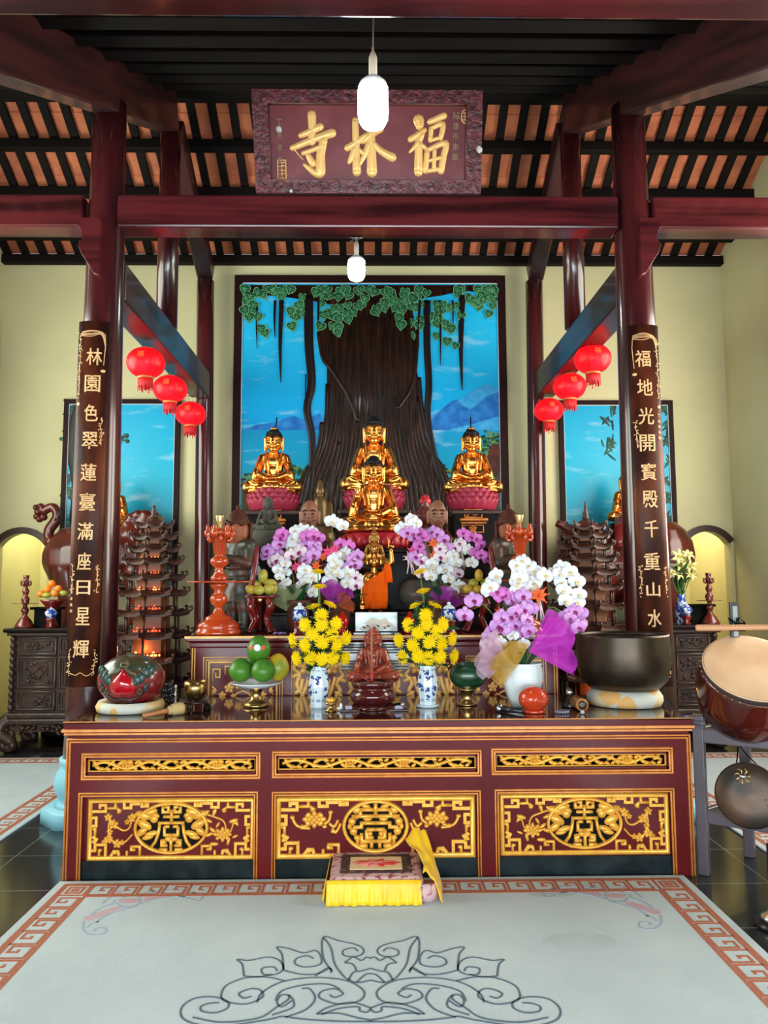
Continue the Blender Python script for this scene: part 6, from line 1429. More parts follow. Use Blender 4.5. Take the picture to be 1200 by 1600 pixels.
B = MB(); B.prism([P(*p) for p in ((662, 672), (670, 652), (690, 640), (708, 630), (722, 622), (735, 612), (748, 606), (758, 600), (768, 602), (780, 608), (780, 672))], .001, T, -.001); B.build('far_mountain', mt2, t)
B = MB(); B.prism([P(*p) for p in ((662, 672), (674, 658), (690, 640), (704, 628), (714, 624), (722, 634), (735, 640), (750, 628), (762, 618), (780, 612), (780, 650), (740, 662), (700, 672))], .002, T, -.001); B.build('near_mountain', mt1, t); B = MB(); B.prism([P(*p) for p in ((378, 672), (400, 664), (430, 660), (450, 652), (460, 650), (472, 656), (485, 652), (500, 646), (506, 672))], .002, T, -.001); B.build('near_mountain', mt1, t)
rnd = random.Random(5)
def trees(name, pts, cols, r):
    B = MB()
    for cx, cy, w_, h_, n in pts:
        for i in range(n):
            B.m = rnd.randrange(len(cols)); q = P(cx+rnd.gauss(0, w_), cy+rnd.gauss(0, h_)); B.blob(q, (rnd.uniform(.5, 1.3)*r*k, rnd.uniform(.3, .8)*r*k), .002+.0006*rnd.random(), T, rnd.uniform(-.4, .4), 7)
    B.build(name, cols, t)
gd, gm_, gl = paint('dark_green', (.006, .035, .028)), paint('mid_green', (.02, .10, .055)), paint('light_green', (.10, .22, .07))
B = MB(); B.prism([P(*p) for p in ((378, 752), (420, 756), (470, 748), (500, 760), (500, 872), (378, 872))], .0016, T, -.001); B.prism([P(*p) for p in ((680, 752), (720, 742), (745, 730), (780, 735), (780, 872), (680, 872))], .0016, T, -.001); B.build('brown_bank', paint('brown_bank', (.09, .05, .02), (.03, .03, .015)), t)
trees('bank_trees', [(395, 748, 10, 5, 30), (470, 738, 10, 6, 40), (690, 735, 9, 7, 40), (768, 720, 10, 20, 120), (755, 705, 12, 10, 50), (772, 690, 6, 8, 30)], [gd, gm_, gl], 5)
B = MB(); poly(B, [(762, 712), (768, 696), (776, 694), (780, 700), (780, 740), (764, 738)], .004); B.build('painted_rock', paint('red_rock', (.10, .025, .02), (.04, .015, .012)), t)
# trunk: slightly raised, ribbed relief
bark = mat('paint_bark', (.007, .003, .002), .3, coat=.1, spec=.2, col2=(.038, .012, .006), scale=5, stretch=(5, 1, .5), lo=.38, hi=.72, bump=.9, bscale=9)
out = [(520, 478), (508, 500), (498, 520), (500, 545), (510, 562), (512, 590), (509, 620), (507, 650), (500, 685), (488, 715), (470, 745), (462, 772), (450, 800), (448, 872), (722, 872), (722, 800), (706, 772), (690, 735), (672, 700), (662, 668), (654, 630), (655, 600), (650, 570), (655, 540), (652, 515), (645, 490), (648, 470), (690, 462), (730, 455), (780, 462), (780, 446), (378, 446), (378, 470), (420, 462), (470, 468)]
poly_pts = [P(min(780, max(378, x)), max(446, y)) for x, y in sp2(out, 3, True)]
B = MB(); B.prism(poly_pts, .012, T, -.001); B.build('painted_trunk', bark, t)
B = MB()
for i in range(26):
    x = 512+i*5.6; off = (x-580)*.0
    pts = [(x+3*math.sin(i), 492+6*math.sin(i*2.1)), (x+4*math.sin(i*1.7), 560), (585+(x-585)*1.0+3*math.sin(i*.9), 640), (585+(x-585)*1.12, 700), (585+(x-585)*1.45, 760), (585+(x-585)*1.62, 830)]
    B.stroke(sp2([P(*p) for p in pts], 4), [rnd.uniform(2.5, 5.5)*k*(.7+.5*rnd.random()) for _ in range(21)], .010, T, h0=.008)
for pts, w_ in (([(498, 520), (505, 560), (520, 580), (545, 620), (560, 660)], 7), ([(652, 520), (648, 580), (640, 610), (620, 640)], 7), ([(460, 780), (490, 730), (508, 680), (512, 600)], 7), ([(715, 790), (690, 730), (665, 690), (652, 620)], 7), ([(505, 800), (520, 740), (530, 690)], 6)):
    B.stroke(sp2([P(*p) for p in pts], 5), w_*k, .014, T, h0=.008)
B.build('bark_ridges', bark, t)
B = MB(); rt = paint('hanging_root', (.010, .005, .006))
for pts, w0, w1 in (([(402, 480), (401, 510), (402, 545)], 3, 1), ([(430, 470), (429, 500), (430, 528)], 4, 1), ([(440, 470), (438, 540), (439, 598)], 7, 1), ([(482, 462), (483, 540), (487, 600), (480, 640), (488, 690), (484, 760), (470, 800)], 13, 7), ([(498, 465), (497, 520)], 4, 2), ([(478, 585), (477, 640)], 2, 1),
                    ([(656, 470), (653, 520), (652, 560)], 4, 2), ([(667, 470), (667, 540), (670, 600), (668, 650), (676, 700), (690, 750), (712, 790)], 10, 8), ([(687, 470), (688, 520), (688, 572)], 4, 1), ([(722, 462), (720, 540), (722, 610)], 9, 1.5), ([(707, 470), (708, 510)], 3, 1), ([(655, 590), (660, 640), (672, 690), (690, 740)], 5, 4), ([(503, 660), (498, 700), (480, 745), (470, 790)], 6, 6)):
    q = sp2([P(*p) for p in pts], 6); B.stroke(q, [(w0*1.15+(w1-w0*1.15)*(i/(len(q)-1))**1.5)*k for i in range(len(q))], .012, T, h0=.012)
B.build('hanging_roots', rt, t)
# heart-shaped leaves with a pale rim and midrib
def heart(B, c, s, rot):
    pts = [(math.sin(a)**3*.5, (13*math.cos(a)-5*math.cos(2*a)-2*math.cos(3*a)-math.cos(4*a))/30*1.1) for a in [2*PI*i/22 for i in range(22)]]
    cr, sr = math.cos(rot), math.sin(rot); Q = lambda p, f: (c[0]+s*f*(p[0]*cr-p[1]*sr), c[1]+s*f*(p[0]*sr+p[1]*cr))
    h = .016+rnd.uniform(0, .006)
    B.m = 1; B.prism([Q(p, 1.0) for p in pts], h, T, .003); B.m = 0; B.prism([Q(p, .86) for p in pts], h+.0015, T, .003, bot=False)
    B.m = 1
    for L in ([(0, .2), (0, -.60)], [(0, .05), (.33, .12)], [(0, .05), (-.33, .12)], [(0, -.15), (.25, -.08)], [(0, -.15), (-.25, -.08)]): B.stroke([Q(p, .9) for p in L], s*.035, .001, T, h0=h+.0016, prof='flat')
B = MB()
for cx, cy, n in ((390, 462, 7), (388, 490, 6), (405, 505, 4), (420, 455, 5), (445, 456, 6), (462, 492, 8), (472, 470, 5), (505, 458, 7), (512, 482, 6), (520, 505, 7), (540, 458, 6), (540, 490, 5), (562, 470, 6), (575, 455, 5), (600, 460, 6), (602, 480, 4), (625, 478, 4), (640, 460, 5), (630, 490, 6), (645, 510, 4), (655, 470, 6), (678, 490, 6), (685, 512, 4), (706, 485, 5), (702, 525, 4), (715, 458, 4), (740, 480, 6), (752, 458, 6), (770, 462, 5), (768, 480, 4), (655, 500, 3)):
    for i in range(n): heart(B, P(min(776, max(383, cx+rnd.gauss(0, 8))), max(453, cy+rnd.gauss(0, 8))), rnd.uniform(13.5, 18.5)*k, rnd.uniform(-.6, .6))
B.build('painted_leaves', [paint('bodhi_green', (.007, .055, .026), (.016, .12, .05)), paint('leaf_rim', (.16, .42, .19))], t)
# side murals
BS = [(0, (.010, .16, .22)), (.35, (.010, .30, .44)), (.6, (.012, .42, .62)), (1, (.010, .38, .66))]
t, T, P = mural('side_mural', 'framed blue sky mural with a dark tree, behind the left side altar', 96, 279, 624, 925, 7.5, BS, .6)
B = MB()
for pts, w_ in (([(118, 905), (116, 820), (120, 760), (112, 700), (118, 650), (124, 632)], 16), ([(118, 740), (126, 700), (128, 660)], 8), ([(160, 690), (180, 682), (192, 684)], 3)): B.stroke(sp2([P(*p) for p in pts], 5), w_*k, .004, T)
B.build('painted_trunk', paint('hanging_root', (.010, .005, .006)), t); trees('painted_foliage', [(110, 645, 5, 8, 26), (106, 680, 4, 6, 14), (108, 760, 5, 10, 22), (110, 830, 5, 12, 24), (195, 682, 5, 5, 14), (186, 690, 5, 4, 8), (108, 880, 6, 14, 24)], [gd, gm_], 5)
t, T, P = mural('side_mural', 'framed blue sky mural with bamboo leaves, behind the right side altar', 876, 1056, 626, 925, 7.5, BS, .6)
B = MB()
for cx, cy, n in ((1040, 640, 6), (1042, 665, 7), (1040, 690, 7), (1044, 720, 8), (1040, 750, 8), (1043, 780, 9), (1041, 810, 9), (1044, 840, 9), (1042, 870, 8), (956, 638, 5), (950, 662, 5), (954, 690, 7), (948, 700, 5), (1010, 645, 5)):
    for i in range(n):
        B.m = rnd.randrange(2); q = P(cx+rnd.gauss(0, 3), cy+rnd.gauss(0, 4)); B.blob(q, (rnd.uniform(7, 12)*k, rnd.uniform(1.3, 2.2)*k), .003, T, -PI/2+rnd.uniform(-1.1, 1.1), 8)
B.build('painted_bamboo', [gd, gm_], t)
# ================================================================== bulbs and lanterns
def bulb(px, Y, ztop_px, zbot_px, label, hook, st):
    t = thing('led_bulb', label, 'light bulb', at(px, zbot_px, Y)); k = S(1, Y); H = zat(ztop_px, Y)-t.location.z
    r = .071
    MB().lathe([(.001, 0), (r*.45, .004), (r*.8, .018), (r*.97, .045), (r, .07), (r, H*.74), (r*.98, H*.78)], 32).build('glass', mat('lit_bulb_glass', (1, 1, 1), .3, emit=st, ecol=(.80, .95, 1)), t)
    MB().lathe([(r*.98, H*.78), (r*.9, H*.86), (r*.6, H*.95), (r*.3, H*.99), (r*.28, H)], 32).build('white_collar', mat('white_plastic', (.75, .8, .82), .35), t)
    MB().lathe([(r*.28, H), (r*.28, H+.075), (r*.29, H+.078), (r*.27, H+.10), (r*.14, H+.125), (r*.08, H+.13), (r*.08, H+.155)], 20).build('socket', mat('cream_socket', (.62, .52, .42), .4), t)
    MB().tube([(0, 0, H+.15), (.003, 0, (H+.15+hook)/2), (0, 0, hook)], .0035, 6).build('cord', mat('grey_cord', (.12, .13, .14), .6), t)
    return t
Yb1 = 3.40; bz = at(583, 199, Yb1).z
bulb(583, Yb1, 121, 200, 'lit white LED bulb hanging in front of the name plaque', rz(Yb1)-.118-bz, 40)
Yb2 = 6.1; bz = at(557, 439, Yb2).z
t = bulb(557, Yb2, 400, 439, 'lit white LED bulb hanging below the long cross beam, in front of the mural', rz(6.23)-.125-bz-.06, 40)
B = MB(); rnd = random.Random(9)
B.tube(smooth_path([(rnd.uniform(-.07, .06), rnd.uniform(-.03, .03), .36+rnd.uniform(-.04, .05)) for _ in range(9)], 5), .004, 6); B.build('tangled_wire', mat('grey_cord', (.12, .13, .14), .6), t)
redc = bpy.data.materials.new('red_lantern_cloth'); redc.use_nodes = True; nt = redc.node_tree; b = nt.nodes['Principled BSDF']; b.inputs['Base Color'].default_value = (.55, .003, .008, 1); b.inputs['Roughness'].default_value = .35
b.inputs['Emission Color'].default_value = (1, .008, .02, 1); b.inputs['Emission Strength'].default_value = .16
tr = _n(nt, 'ShaderNodeBsdfTranslucent'); tr.inputs[0].default_value = (.85, .012, .025, 1); mx = _n(nt, 'ShaderNodeMixShader'); mx.inputs[0].default_value = .45
nt.links.new(b.outputs[0], mx.inputs[1]); nt.links.new(tr.outputs[0], mx.inputs[2]); nt.links.new(mx.outputs[0], nt.nodes['Material Output'].inputs[0])
fring = mat('red_fringe', (.55, .006, .010), .6, emit=.06, ecol=(1, .01, .02)); gr_ = mat('gilt_trim', (.62, .28, .08), .4, .3); glow = mat('lantern_lamp', (1, .6, .6), .4, emit=22, ecol=(1, .55, .62))
def make_lantern():
    t = thing('red_lantern', '', 'lantern', (0, 0, 0)); R, H = .158, .118
    B = MB(); n = 64; vs = []; prof = []
    for i in range(15):
        a = -1.25+2.5*i/14; prof.append((R*math.cos(a)**.85, H*math.sin(a)/math.sin(1.25)))
    B.lathe(prof, n); B.f = B.f[:-2]; B.mi = B.mi[:-2]; B.sm = B.sm[:-2]
    for i, v in enumerate(B.v):
        j = i % n; f = 1-.018*(1-abs(math.sin(j*PI/8))); v.x *= f; v.y *= f
    B.build('shade', redc, t)
    for j in range(16):
        a = j*PI/8; MB().tube([((r*.985+.001)*math.cos(a), (r*.985+.001)*math.sin(a), z) for r, z in prof], .0018, 5).build('rib', mat('dark_red_rib', (.16, .004, .006), .5), t)
    r0 = prof[0][0]
    MB().lathe([(r0*.98, -H-.004), (r0*1.12, -H-.002), (r0*1.12, -H-.016), (r0*.98, -H-.018)], 32).build('gilt_band', gr_, t); MB().lathe([(r0*.5, H+.010), (r0*.98, H+.006), (r0*1.05, H+.002), (r0*1.05, H-.006)], 32).build('light_blocking_cap_band', gr_, t)  # top band closed to a disc, added to keep light off the beam
    B = MB()
    for j in range(40):
        a = j*PI/20; L = .085+.018*math.sin(j*2.3)+.01*math.sin(j*5.1); c, s_ = math.cos(a), math.sin(a); B.sheet([[(r0*1.04*c-s_*w_, r0*1.04*s_+c*w_, -H-.016-L*u) for w_ in (-.005, .005)] for u in (0, .5, 1)], .001)
    B.build('fringe', fring, t)
    B = MB()
    for s_ in (-1, 1): B.tube([(s_*.022, 0, H), (s_*.022, 0, H+.07)], .0016, 5)
    B.tube([(-.06, 0, H+.075), (.05, .0, H+.075)], .003, 6); B.build('hanging_wires', M['black'], t)
    B = MB(); B.ell((0, .0, -H*.30), (.022, .022, .026)); B.build('lamp', glow, t)
    B = MB(); TT = basis((0, -R*.985, H*.28), (1, 0, 0), (0, .35, 1), (0, -1, 0))
    B.add(text_mb('福', .055, .055, .0, .002), TT); B.build('gilt_character', gr_, t)
    o = t
    return t
lan = None
for px, py, X0, nm in ((228, 567, -1, 'nearest'), (266, 608, -1, 'middle'), (298, 647, -1, 'farthest'), (926, 561, 1, 'nearest'), (890, 604, 1, 'middle'), (857.5, 641, 1, 'farthest')):
    Xb = (at(197, 455, 5.35).x-.13) if X0 < 0 else (at(965, 455, 5.35).x+.13)
    Yl = 5.5
    for _ in range(20):
        Yl += (at(px, py, Yl).x-Xb)/((at(px, py, Yl).x)/Yl)*-1
    lab = '%s of the three red lanterns under the %s tie beam' % (nm, 'left' if X0 < 0 else 'right')
    p = at(px, py, Yl)
    if lan is None: lan = make_lantern(); lan.location = p; lan['label'] = lab; lan['group'] = 'red lanterns'; o = lan
    else: o = dup(lan, p, label=lab)
    d = bpy.data.lights.new('lantern_light', 'POINT'); d.energy = .5; d.color = (1, .30, .36); d.shadow_soft_size = .03
    q = bpy.data.objects.new('lantern_light', d); C.objects.link(q); q.parent = o; q.location = (.01, -.112, -.045)
# ================================================================== carpets and cushion
M['carpet'] = mat('pale_grey_wool', (.42, .50, .54), .95, col2=(.47, .55, .58), scale=3, bump=.5, bscale=180, sheen=.2)
M['rust'] = mat('rust_wool_border', (.42, .125, .06), .95, bump=.5, bscale=180)
M['cline'] = mat('blue_grey_wool_outline', (.09, .13, .17), .95); M['cpink'] = mat('faded_pink_wool', (.52, .36, .42), .95, bump=.4, bscale=180); M['cblue'] = mat('faded_blue_wool', (.32, .40, .50), .95)
M['stain'] = mat('grey_beige_stain', (.41, .47, .49), .95, col2=(.43, .51, .55), scale=9)
def key_band(B, x0, x1, z, T, h, w_, n, lw=.0125):
    """one row of greek key units along u between x0 and x1 at v in [z, z+h]"""
    L = (x1-x0)/n
    for i in range(n):
        o = x0+L*i; u = lambda a, b: (o+a*L, z+b*h)
        B.stroke([u(.0, .12), u(.0, .88), u(.84, .88), u(.84, .30), u(.42, .30), u(.42, .56), u(.60, .56)], lw, w_, T, prof='flat')
        B.stroke([u(.0, .12), u(1.0, .12)], lw, w_, T, prof='flat')
def carpet(label, x0, x1, y0, y1, n_x, n_y, mrg=.05, bw_=.15):
    t = thing('carpet', label, 'carpet', V((x0+x1)/2, (y0+y1)/2, 0)); o = t.location
    B = MB(); B.box((0, 0, .006), (x1-x0, y1-y0, .012)); B.build('pile', M['carpet'], t, bevel=.004)
    T0 = flat((-o.x, -o.y, .012)); B = MB(); h = .0015
    for m_ in (mrg, mrg+bw_):
        B.stroke([(x0+m_, y0+m_), (x1-m_, y0+m_), (x1-m_, y1-m_), (x0+m_, y1-m_)], .016, h, T0, True, prof='flat')
    for (ox, oy, ux, uy, L, n) in ((x0+mrg+bw_, y1-mrg, 1, 0, x1-x0-2*(mrg+bw_), n_x), (x0+mrg, y0+mrg+bw_, 0, 1, y1-y0-2*(mrg+bw_), n_y), (x1-mrg, y1-mrg-bw_, 0, -1, y1-y0-2*(mrg+bw_), n_y)):
        TT = basis((ox-o.x, oy-o.y, .012), (ux, uy, 0), (uy, -ux, 0), (0, 0, -1)); TT = TT @ Matrix(((1, 0, 0, 0), (0, 1, 0, 0), (0, 0, -1, 0), (0, 0, 0, 1)))
        key_band(B, 0, L, 0, TT, bw_, h, n)
    for cx, cy in ((x0+mrg+bw_/2, y1-mrg-bw_/2), (x1-mrg-bw_/2, y1-mrg-bw_/2)):
        for r in (.062, .035, .012): B.stroke([(cx-r, cy-r), (cx+r, cy-r), (cx+r, cy+r), (cx-r, cy+r)], .014, h, T0, True, prof='flat')
    B.build('key_border', M['rust'], t)
    return t
cx0, cx1 = atz(120, 1355, 0).x, atz(1042, 1346, 0).x; cy1 = YT-.02
t = carpet('large pale grey carpet with rust key border and lotus scroll before the altar table', cx0, cx1, .35, cy1, 23, 27); o = t.location
T0 = flat((-o.x, -o.y, .012))
FP = lambda zx, zy: (lambda q: (q.x, q.y))(atz(270+zx/1.935, 1440+zy/1.935, .012))
half = [[(600, 303), (500, 302), (400, 296), (330, 287)], [(330, 287), (270, 300), (130, 318), (40, 300), (25, 265), (60, 235), (120, 228), (165, 242), (165, 262), (130, 276), (90, 272), (85, 258), (110, 248), (140, 246)],
        [(60, 290), (150, 305), (260, 292), (310, 262), (350, 235), (345, 222), (325, 225), (315, 245), (330, 258), (360, 240)], [(145, 225), (160, 195), (215, 172), (280, 168), (340, 180)], [(145, 225), (160, 242), (220, 250), (270, 230), (265, 208), (235, 204), (200, 218), (215, 232), (238, 226)],
        [(255, 245), (270, 215), (330, 183), (420, 170), (510, 176), (560, 195), (580, 218), (560, 242), (500, 250), (445, 232), (450, 212), (490, 204), (515, 218), (490, 230), (475, 222)], [(310, 240), (330, 210), (400, 192), (470, 190), (505, 205)], [(340, 290), (400, 268), (430, 235), (415, 205), (390, 203)], [(300, 283), (360, 262), (365, 240), (350, 222)],
        [(435, 280), (470, 260), (540, 245), (598, 262)], [(450, 282), (500, 264), (560, 258), (565, 270), (585, 275), (598, 265)], [(435, 280), (500, 278), (560, 292), (598, 298)],
        [(215, 165), (210, 130), (195, 115), (230, 118), (290, 108), (325, 120), (333, 145), (310, 160), (275, 160), (270, 142), (305, 138), (315, 150)], [(215, 165), (260, 168), (300, 160)],
        [(335, 148), (330, 100), (315, 78), (350, 82), (395, 95), (430, 88), (448, 105), (445, 130), (400, 138), (370, 128), (375, 112), (405, 104), (425, 112)], [(335, 148), (390, 160), (440, 158), (475, 140)],
        [(482, 150), (455, 110), (455, 48), (500, 58), (560, 72), (578, 90), (560, 105), (520, 104), (515, 88), (545, 80), (560, 90)], [(455, 48), (478, 80), (490, 130), (520, 170)], [(520, 125), (545, 108), (570, 118), (585, 108), (598, 112)], [(520, 125), (545, 130), (555, 148)],
        [(530, 180), (545, 155), (570, 150), (598, 142)], [(555, 185), (580, 162), (598, 158)], [(430, 165), (470, 140), (480, 155)], [(520, 170), (555, 185), (598, 178)]]
B = MB()
for L in half:
    for m_ in (0, 1):
        B.stroke([FP(*p) for p in sp2([(1196-x if m_ else x, y) for x, y in L], 5)], .0075, .0015, T0, prof='flat')
B.build('lotus_outline', M['cline'], t)
ZP = lambda zx, zy: (lambda q: (q.x, q.y))(atz(zx/2, 1300+zy/2, .012))
xm = (cx0+cx1)/2
B1, B2 = MB(), MB()
for m_ in (0, 1):
    q = lambda L: [((2*xm-a[0]) if m_ else a[0], a[1]) for a in [ZP(*p) for p in sp2(L, 4)]]
    B1.stroke(q([(265, 275), (300, 262), (345, 245), (380, 235)]), [.02, .05, .06, .05, .05, .05, .05, .05, .04, .04, .03, .02, .02], .0008, T0, prof='flat')
    B1.stroke(q([(450, 215), (490, 200), (530, 195), (570, 190)]), [.02, .03, .05, .06, .06, .06, .05, .05, .04, .04, .03, .02, .02], .0008, T0, prof='flat'); B1.blob(q([(360, 190), (361, 190)])[0], (.035, .025), .001, T0); B1.blob(q([(405, 215), (406, 215)])[0], (.05, .03), .001, T0)
    for L in ([(262, 280), (260, 305), (285, 322), (325, 318), (330, 302), (300, 302), (295, 312)], [(285, 260), (310, 240), (350, 225), (360, 212)], [(300, 285), (330, 262), (380, 245), (430, 232)], [(320, 225), (345, 205), (385, 200), (395, 192)], [(440, 225), (480, 212), (520, 205), (560, 200), (600, 212), (625, 215), (632, 200), (610, 190), (590, 196)], [(430, 195), (460, 190), (500, 185), (545, 182), (590, 186), (630, 200)], [(365, 222), (385, 235), (425, 230), (440, 212), (420, 200), (390, 205), (370, 215)], [(270, 300), (290, 285), (310, 280)], [(590, 192), (570, 205), (560, 200)], [(470, 185), (495, 192), (520, 190)]):
        B2.stroke(q(L), .011, .0012, T0, prof='flat')
B1.build('corner_scroll_fill', M['cpink'], t); B2.build('corner_scroll_outline', M['cblue'], t)
B = MB(); B.blob((lambda q: (q.x, q.y))(atz(905, 1472, .012)), (.16, .09), .0006, T0, .1, 20); B.build('worn_stain', M['stain'], t); B = MB(); B.blob((lambda q: (q.x, q.y))(atz(865, 1395, .012)), (.13, .05), .0006, T0, .1, 20); B.build('worn_stain', M['stain'], t)
carpet('pale grey carpet with a rust key border in the left aisle', XL+.12, -2.2, 1.2, 6.95, 12, 40); carpet('pale grey carpet with a rust key border in the right aisle', 2.2, XR-.08, 1.2, 6.95, 12, 40)
# kneeling cushion
cy_f = 3.56; t = thing('kneeling_cushion', 'square brocade kneeling cushion with a yellow pleated skirt, on the carpet', 'cushion', V(xat(588, 3.75, .05), atz(588, 1409, .013).y+.196, .0135)); o = t.location
zc_ = .108; cw, cd = xat(662, 3.62, .1)-xat(503, 3.62, .1), .41
br1 = mat('pink_white_brocade', (.62, .42, .42), .7, col2=(.30, .055, .06), scale=30, lo=.52, hi=.60, detail=5); br2 = mat('dark_floral_brocade', (.045, .022, .03), .7, col2=(.20, .13, .09), scale=40, lo=.55, hi=.65); cr1 = mat('cream_satin', (.78, .60, .36), .5); lp = mat('red_lotus_embroidery', (.62, .045, .04), .6)
ysk = mat('bright_yellow_satin', (.92, .58, .006), .45, col2=(.88, .48, .004), scale=6, sheen=.2)
B = MB(); B.box((0, 0, zc_/2), (cw, cd, zc_), taper=.97); B.build('cushion_body', br1, t, bevel=.018)
B = MB(); B.box((0, -.01, zc_+.001), (cw*.76, cd*.62, .004)); B.build('brocade_border', br2, t, bevel=.002); B = MB(); B.box((0, -.012, zc_+.0035), (cw*.56, cd*.42, .004)); B.build('cream_panel', cr1, t, bevel=.002)
TT = flat((0, -.012, zc_+.0055)); B = MB()
for i, (a, L) in enumerate(((0, .12), (.35, .10), (-.35, .10), (PI, .12), (PI-.35, .10), (PI+.35, .10), (PI/2, .05), (-PI/2, .05), (1.1, .07), (2.04, .07), (-1.1, .07), (-2.04, .07))):
    B.m = i % 2; B.blob((math.cos(a)*L*.55, math.sin(a)*L*.40), (L*.5, .016), .003+.001*(i % 3), TT, math.atan2(math.sin(a)*.6, math.cos(a)), 10)
B.m = 1; B.blob((0, 0), (.06, .022), .006, TT); B.build('lotus_embroidery', [lp, mat('pink_embroidery', (.75, .22, .22), .6)], t)
def skirt(x0, y0, x1, y1, flare):
    g = []; n = 60; d = V(x1-x0, y1-y0, 0); nn = V(d.y, -d.x, 0).normalized()
    for i in range(6):
        u = i/5; g.append([V(x0, y0, 0)+d*(j/n)+nn*(.004+u*flare+.006*u*math.sin(j*1.15)+.004*u*math.sin(j*.47))+V(0, 0, (zc_-.006)*(1-u)+.001) for j in range(n+1)])
    return g
B = MB(); B.sheet(skirt(-cw/2-.005, -cd/2, cw/2*.93, -cd/2, .035), .002); B.sheet(skirt(-cw/2+.004, cd/2, -cw/2-.004, -cd/2, .012), .002); B.build('yellow_skirt', ysk, t)
g = []                                             # loose end of the skirt thrown up over the right side
for i in range(9):
    u = i/8; row = []
    for j in range(9):
        v = j/8; x = cw/2-.05+.10*u+.05*math.sin(v*3+1)*(1-.3*u); y = -cd/2-.01+(cd+.0)*v; z = .03+zc_*(.95+.30*math.sin(u*PI))*(1-.25*u)+.10*v*v*(.4+u)-.10*u*(1-v)+.010*math.sin(v*14+u*4)+.01*math.sin(u*12+v*3)
        row.append((x, y, z))
    g.append(row)
MB().sheet(g, .003).build('turned_up_skirt', ysk, t)
g = [[(cw/2*.90+.09*v, -cd/2-.02+.05*v+.006*math.sin(v*9), zc_*.75*(1-u)) for v in (0, .25, .5, .75, 1)] for u in (0, .5, 1)]
MB().sheet(g, .002).build('lining_flap', br1, t)
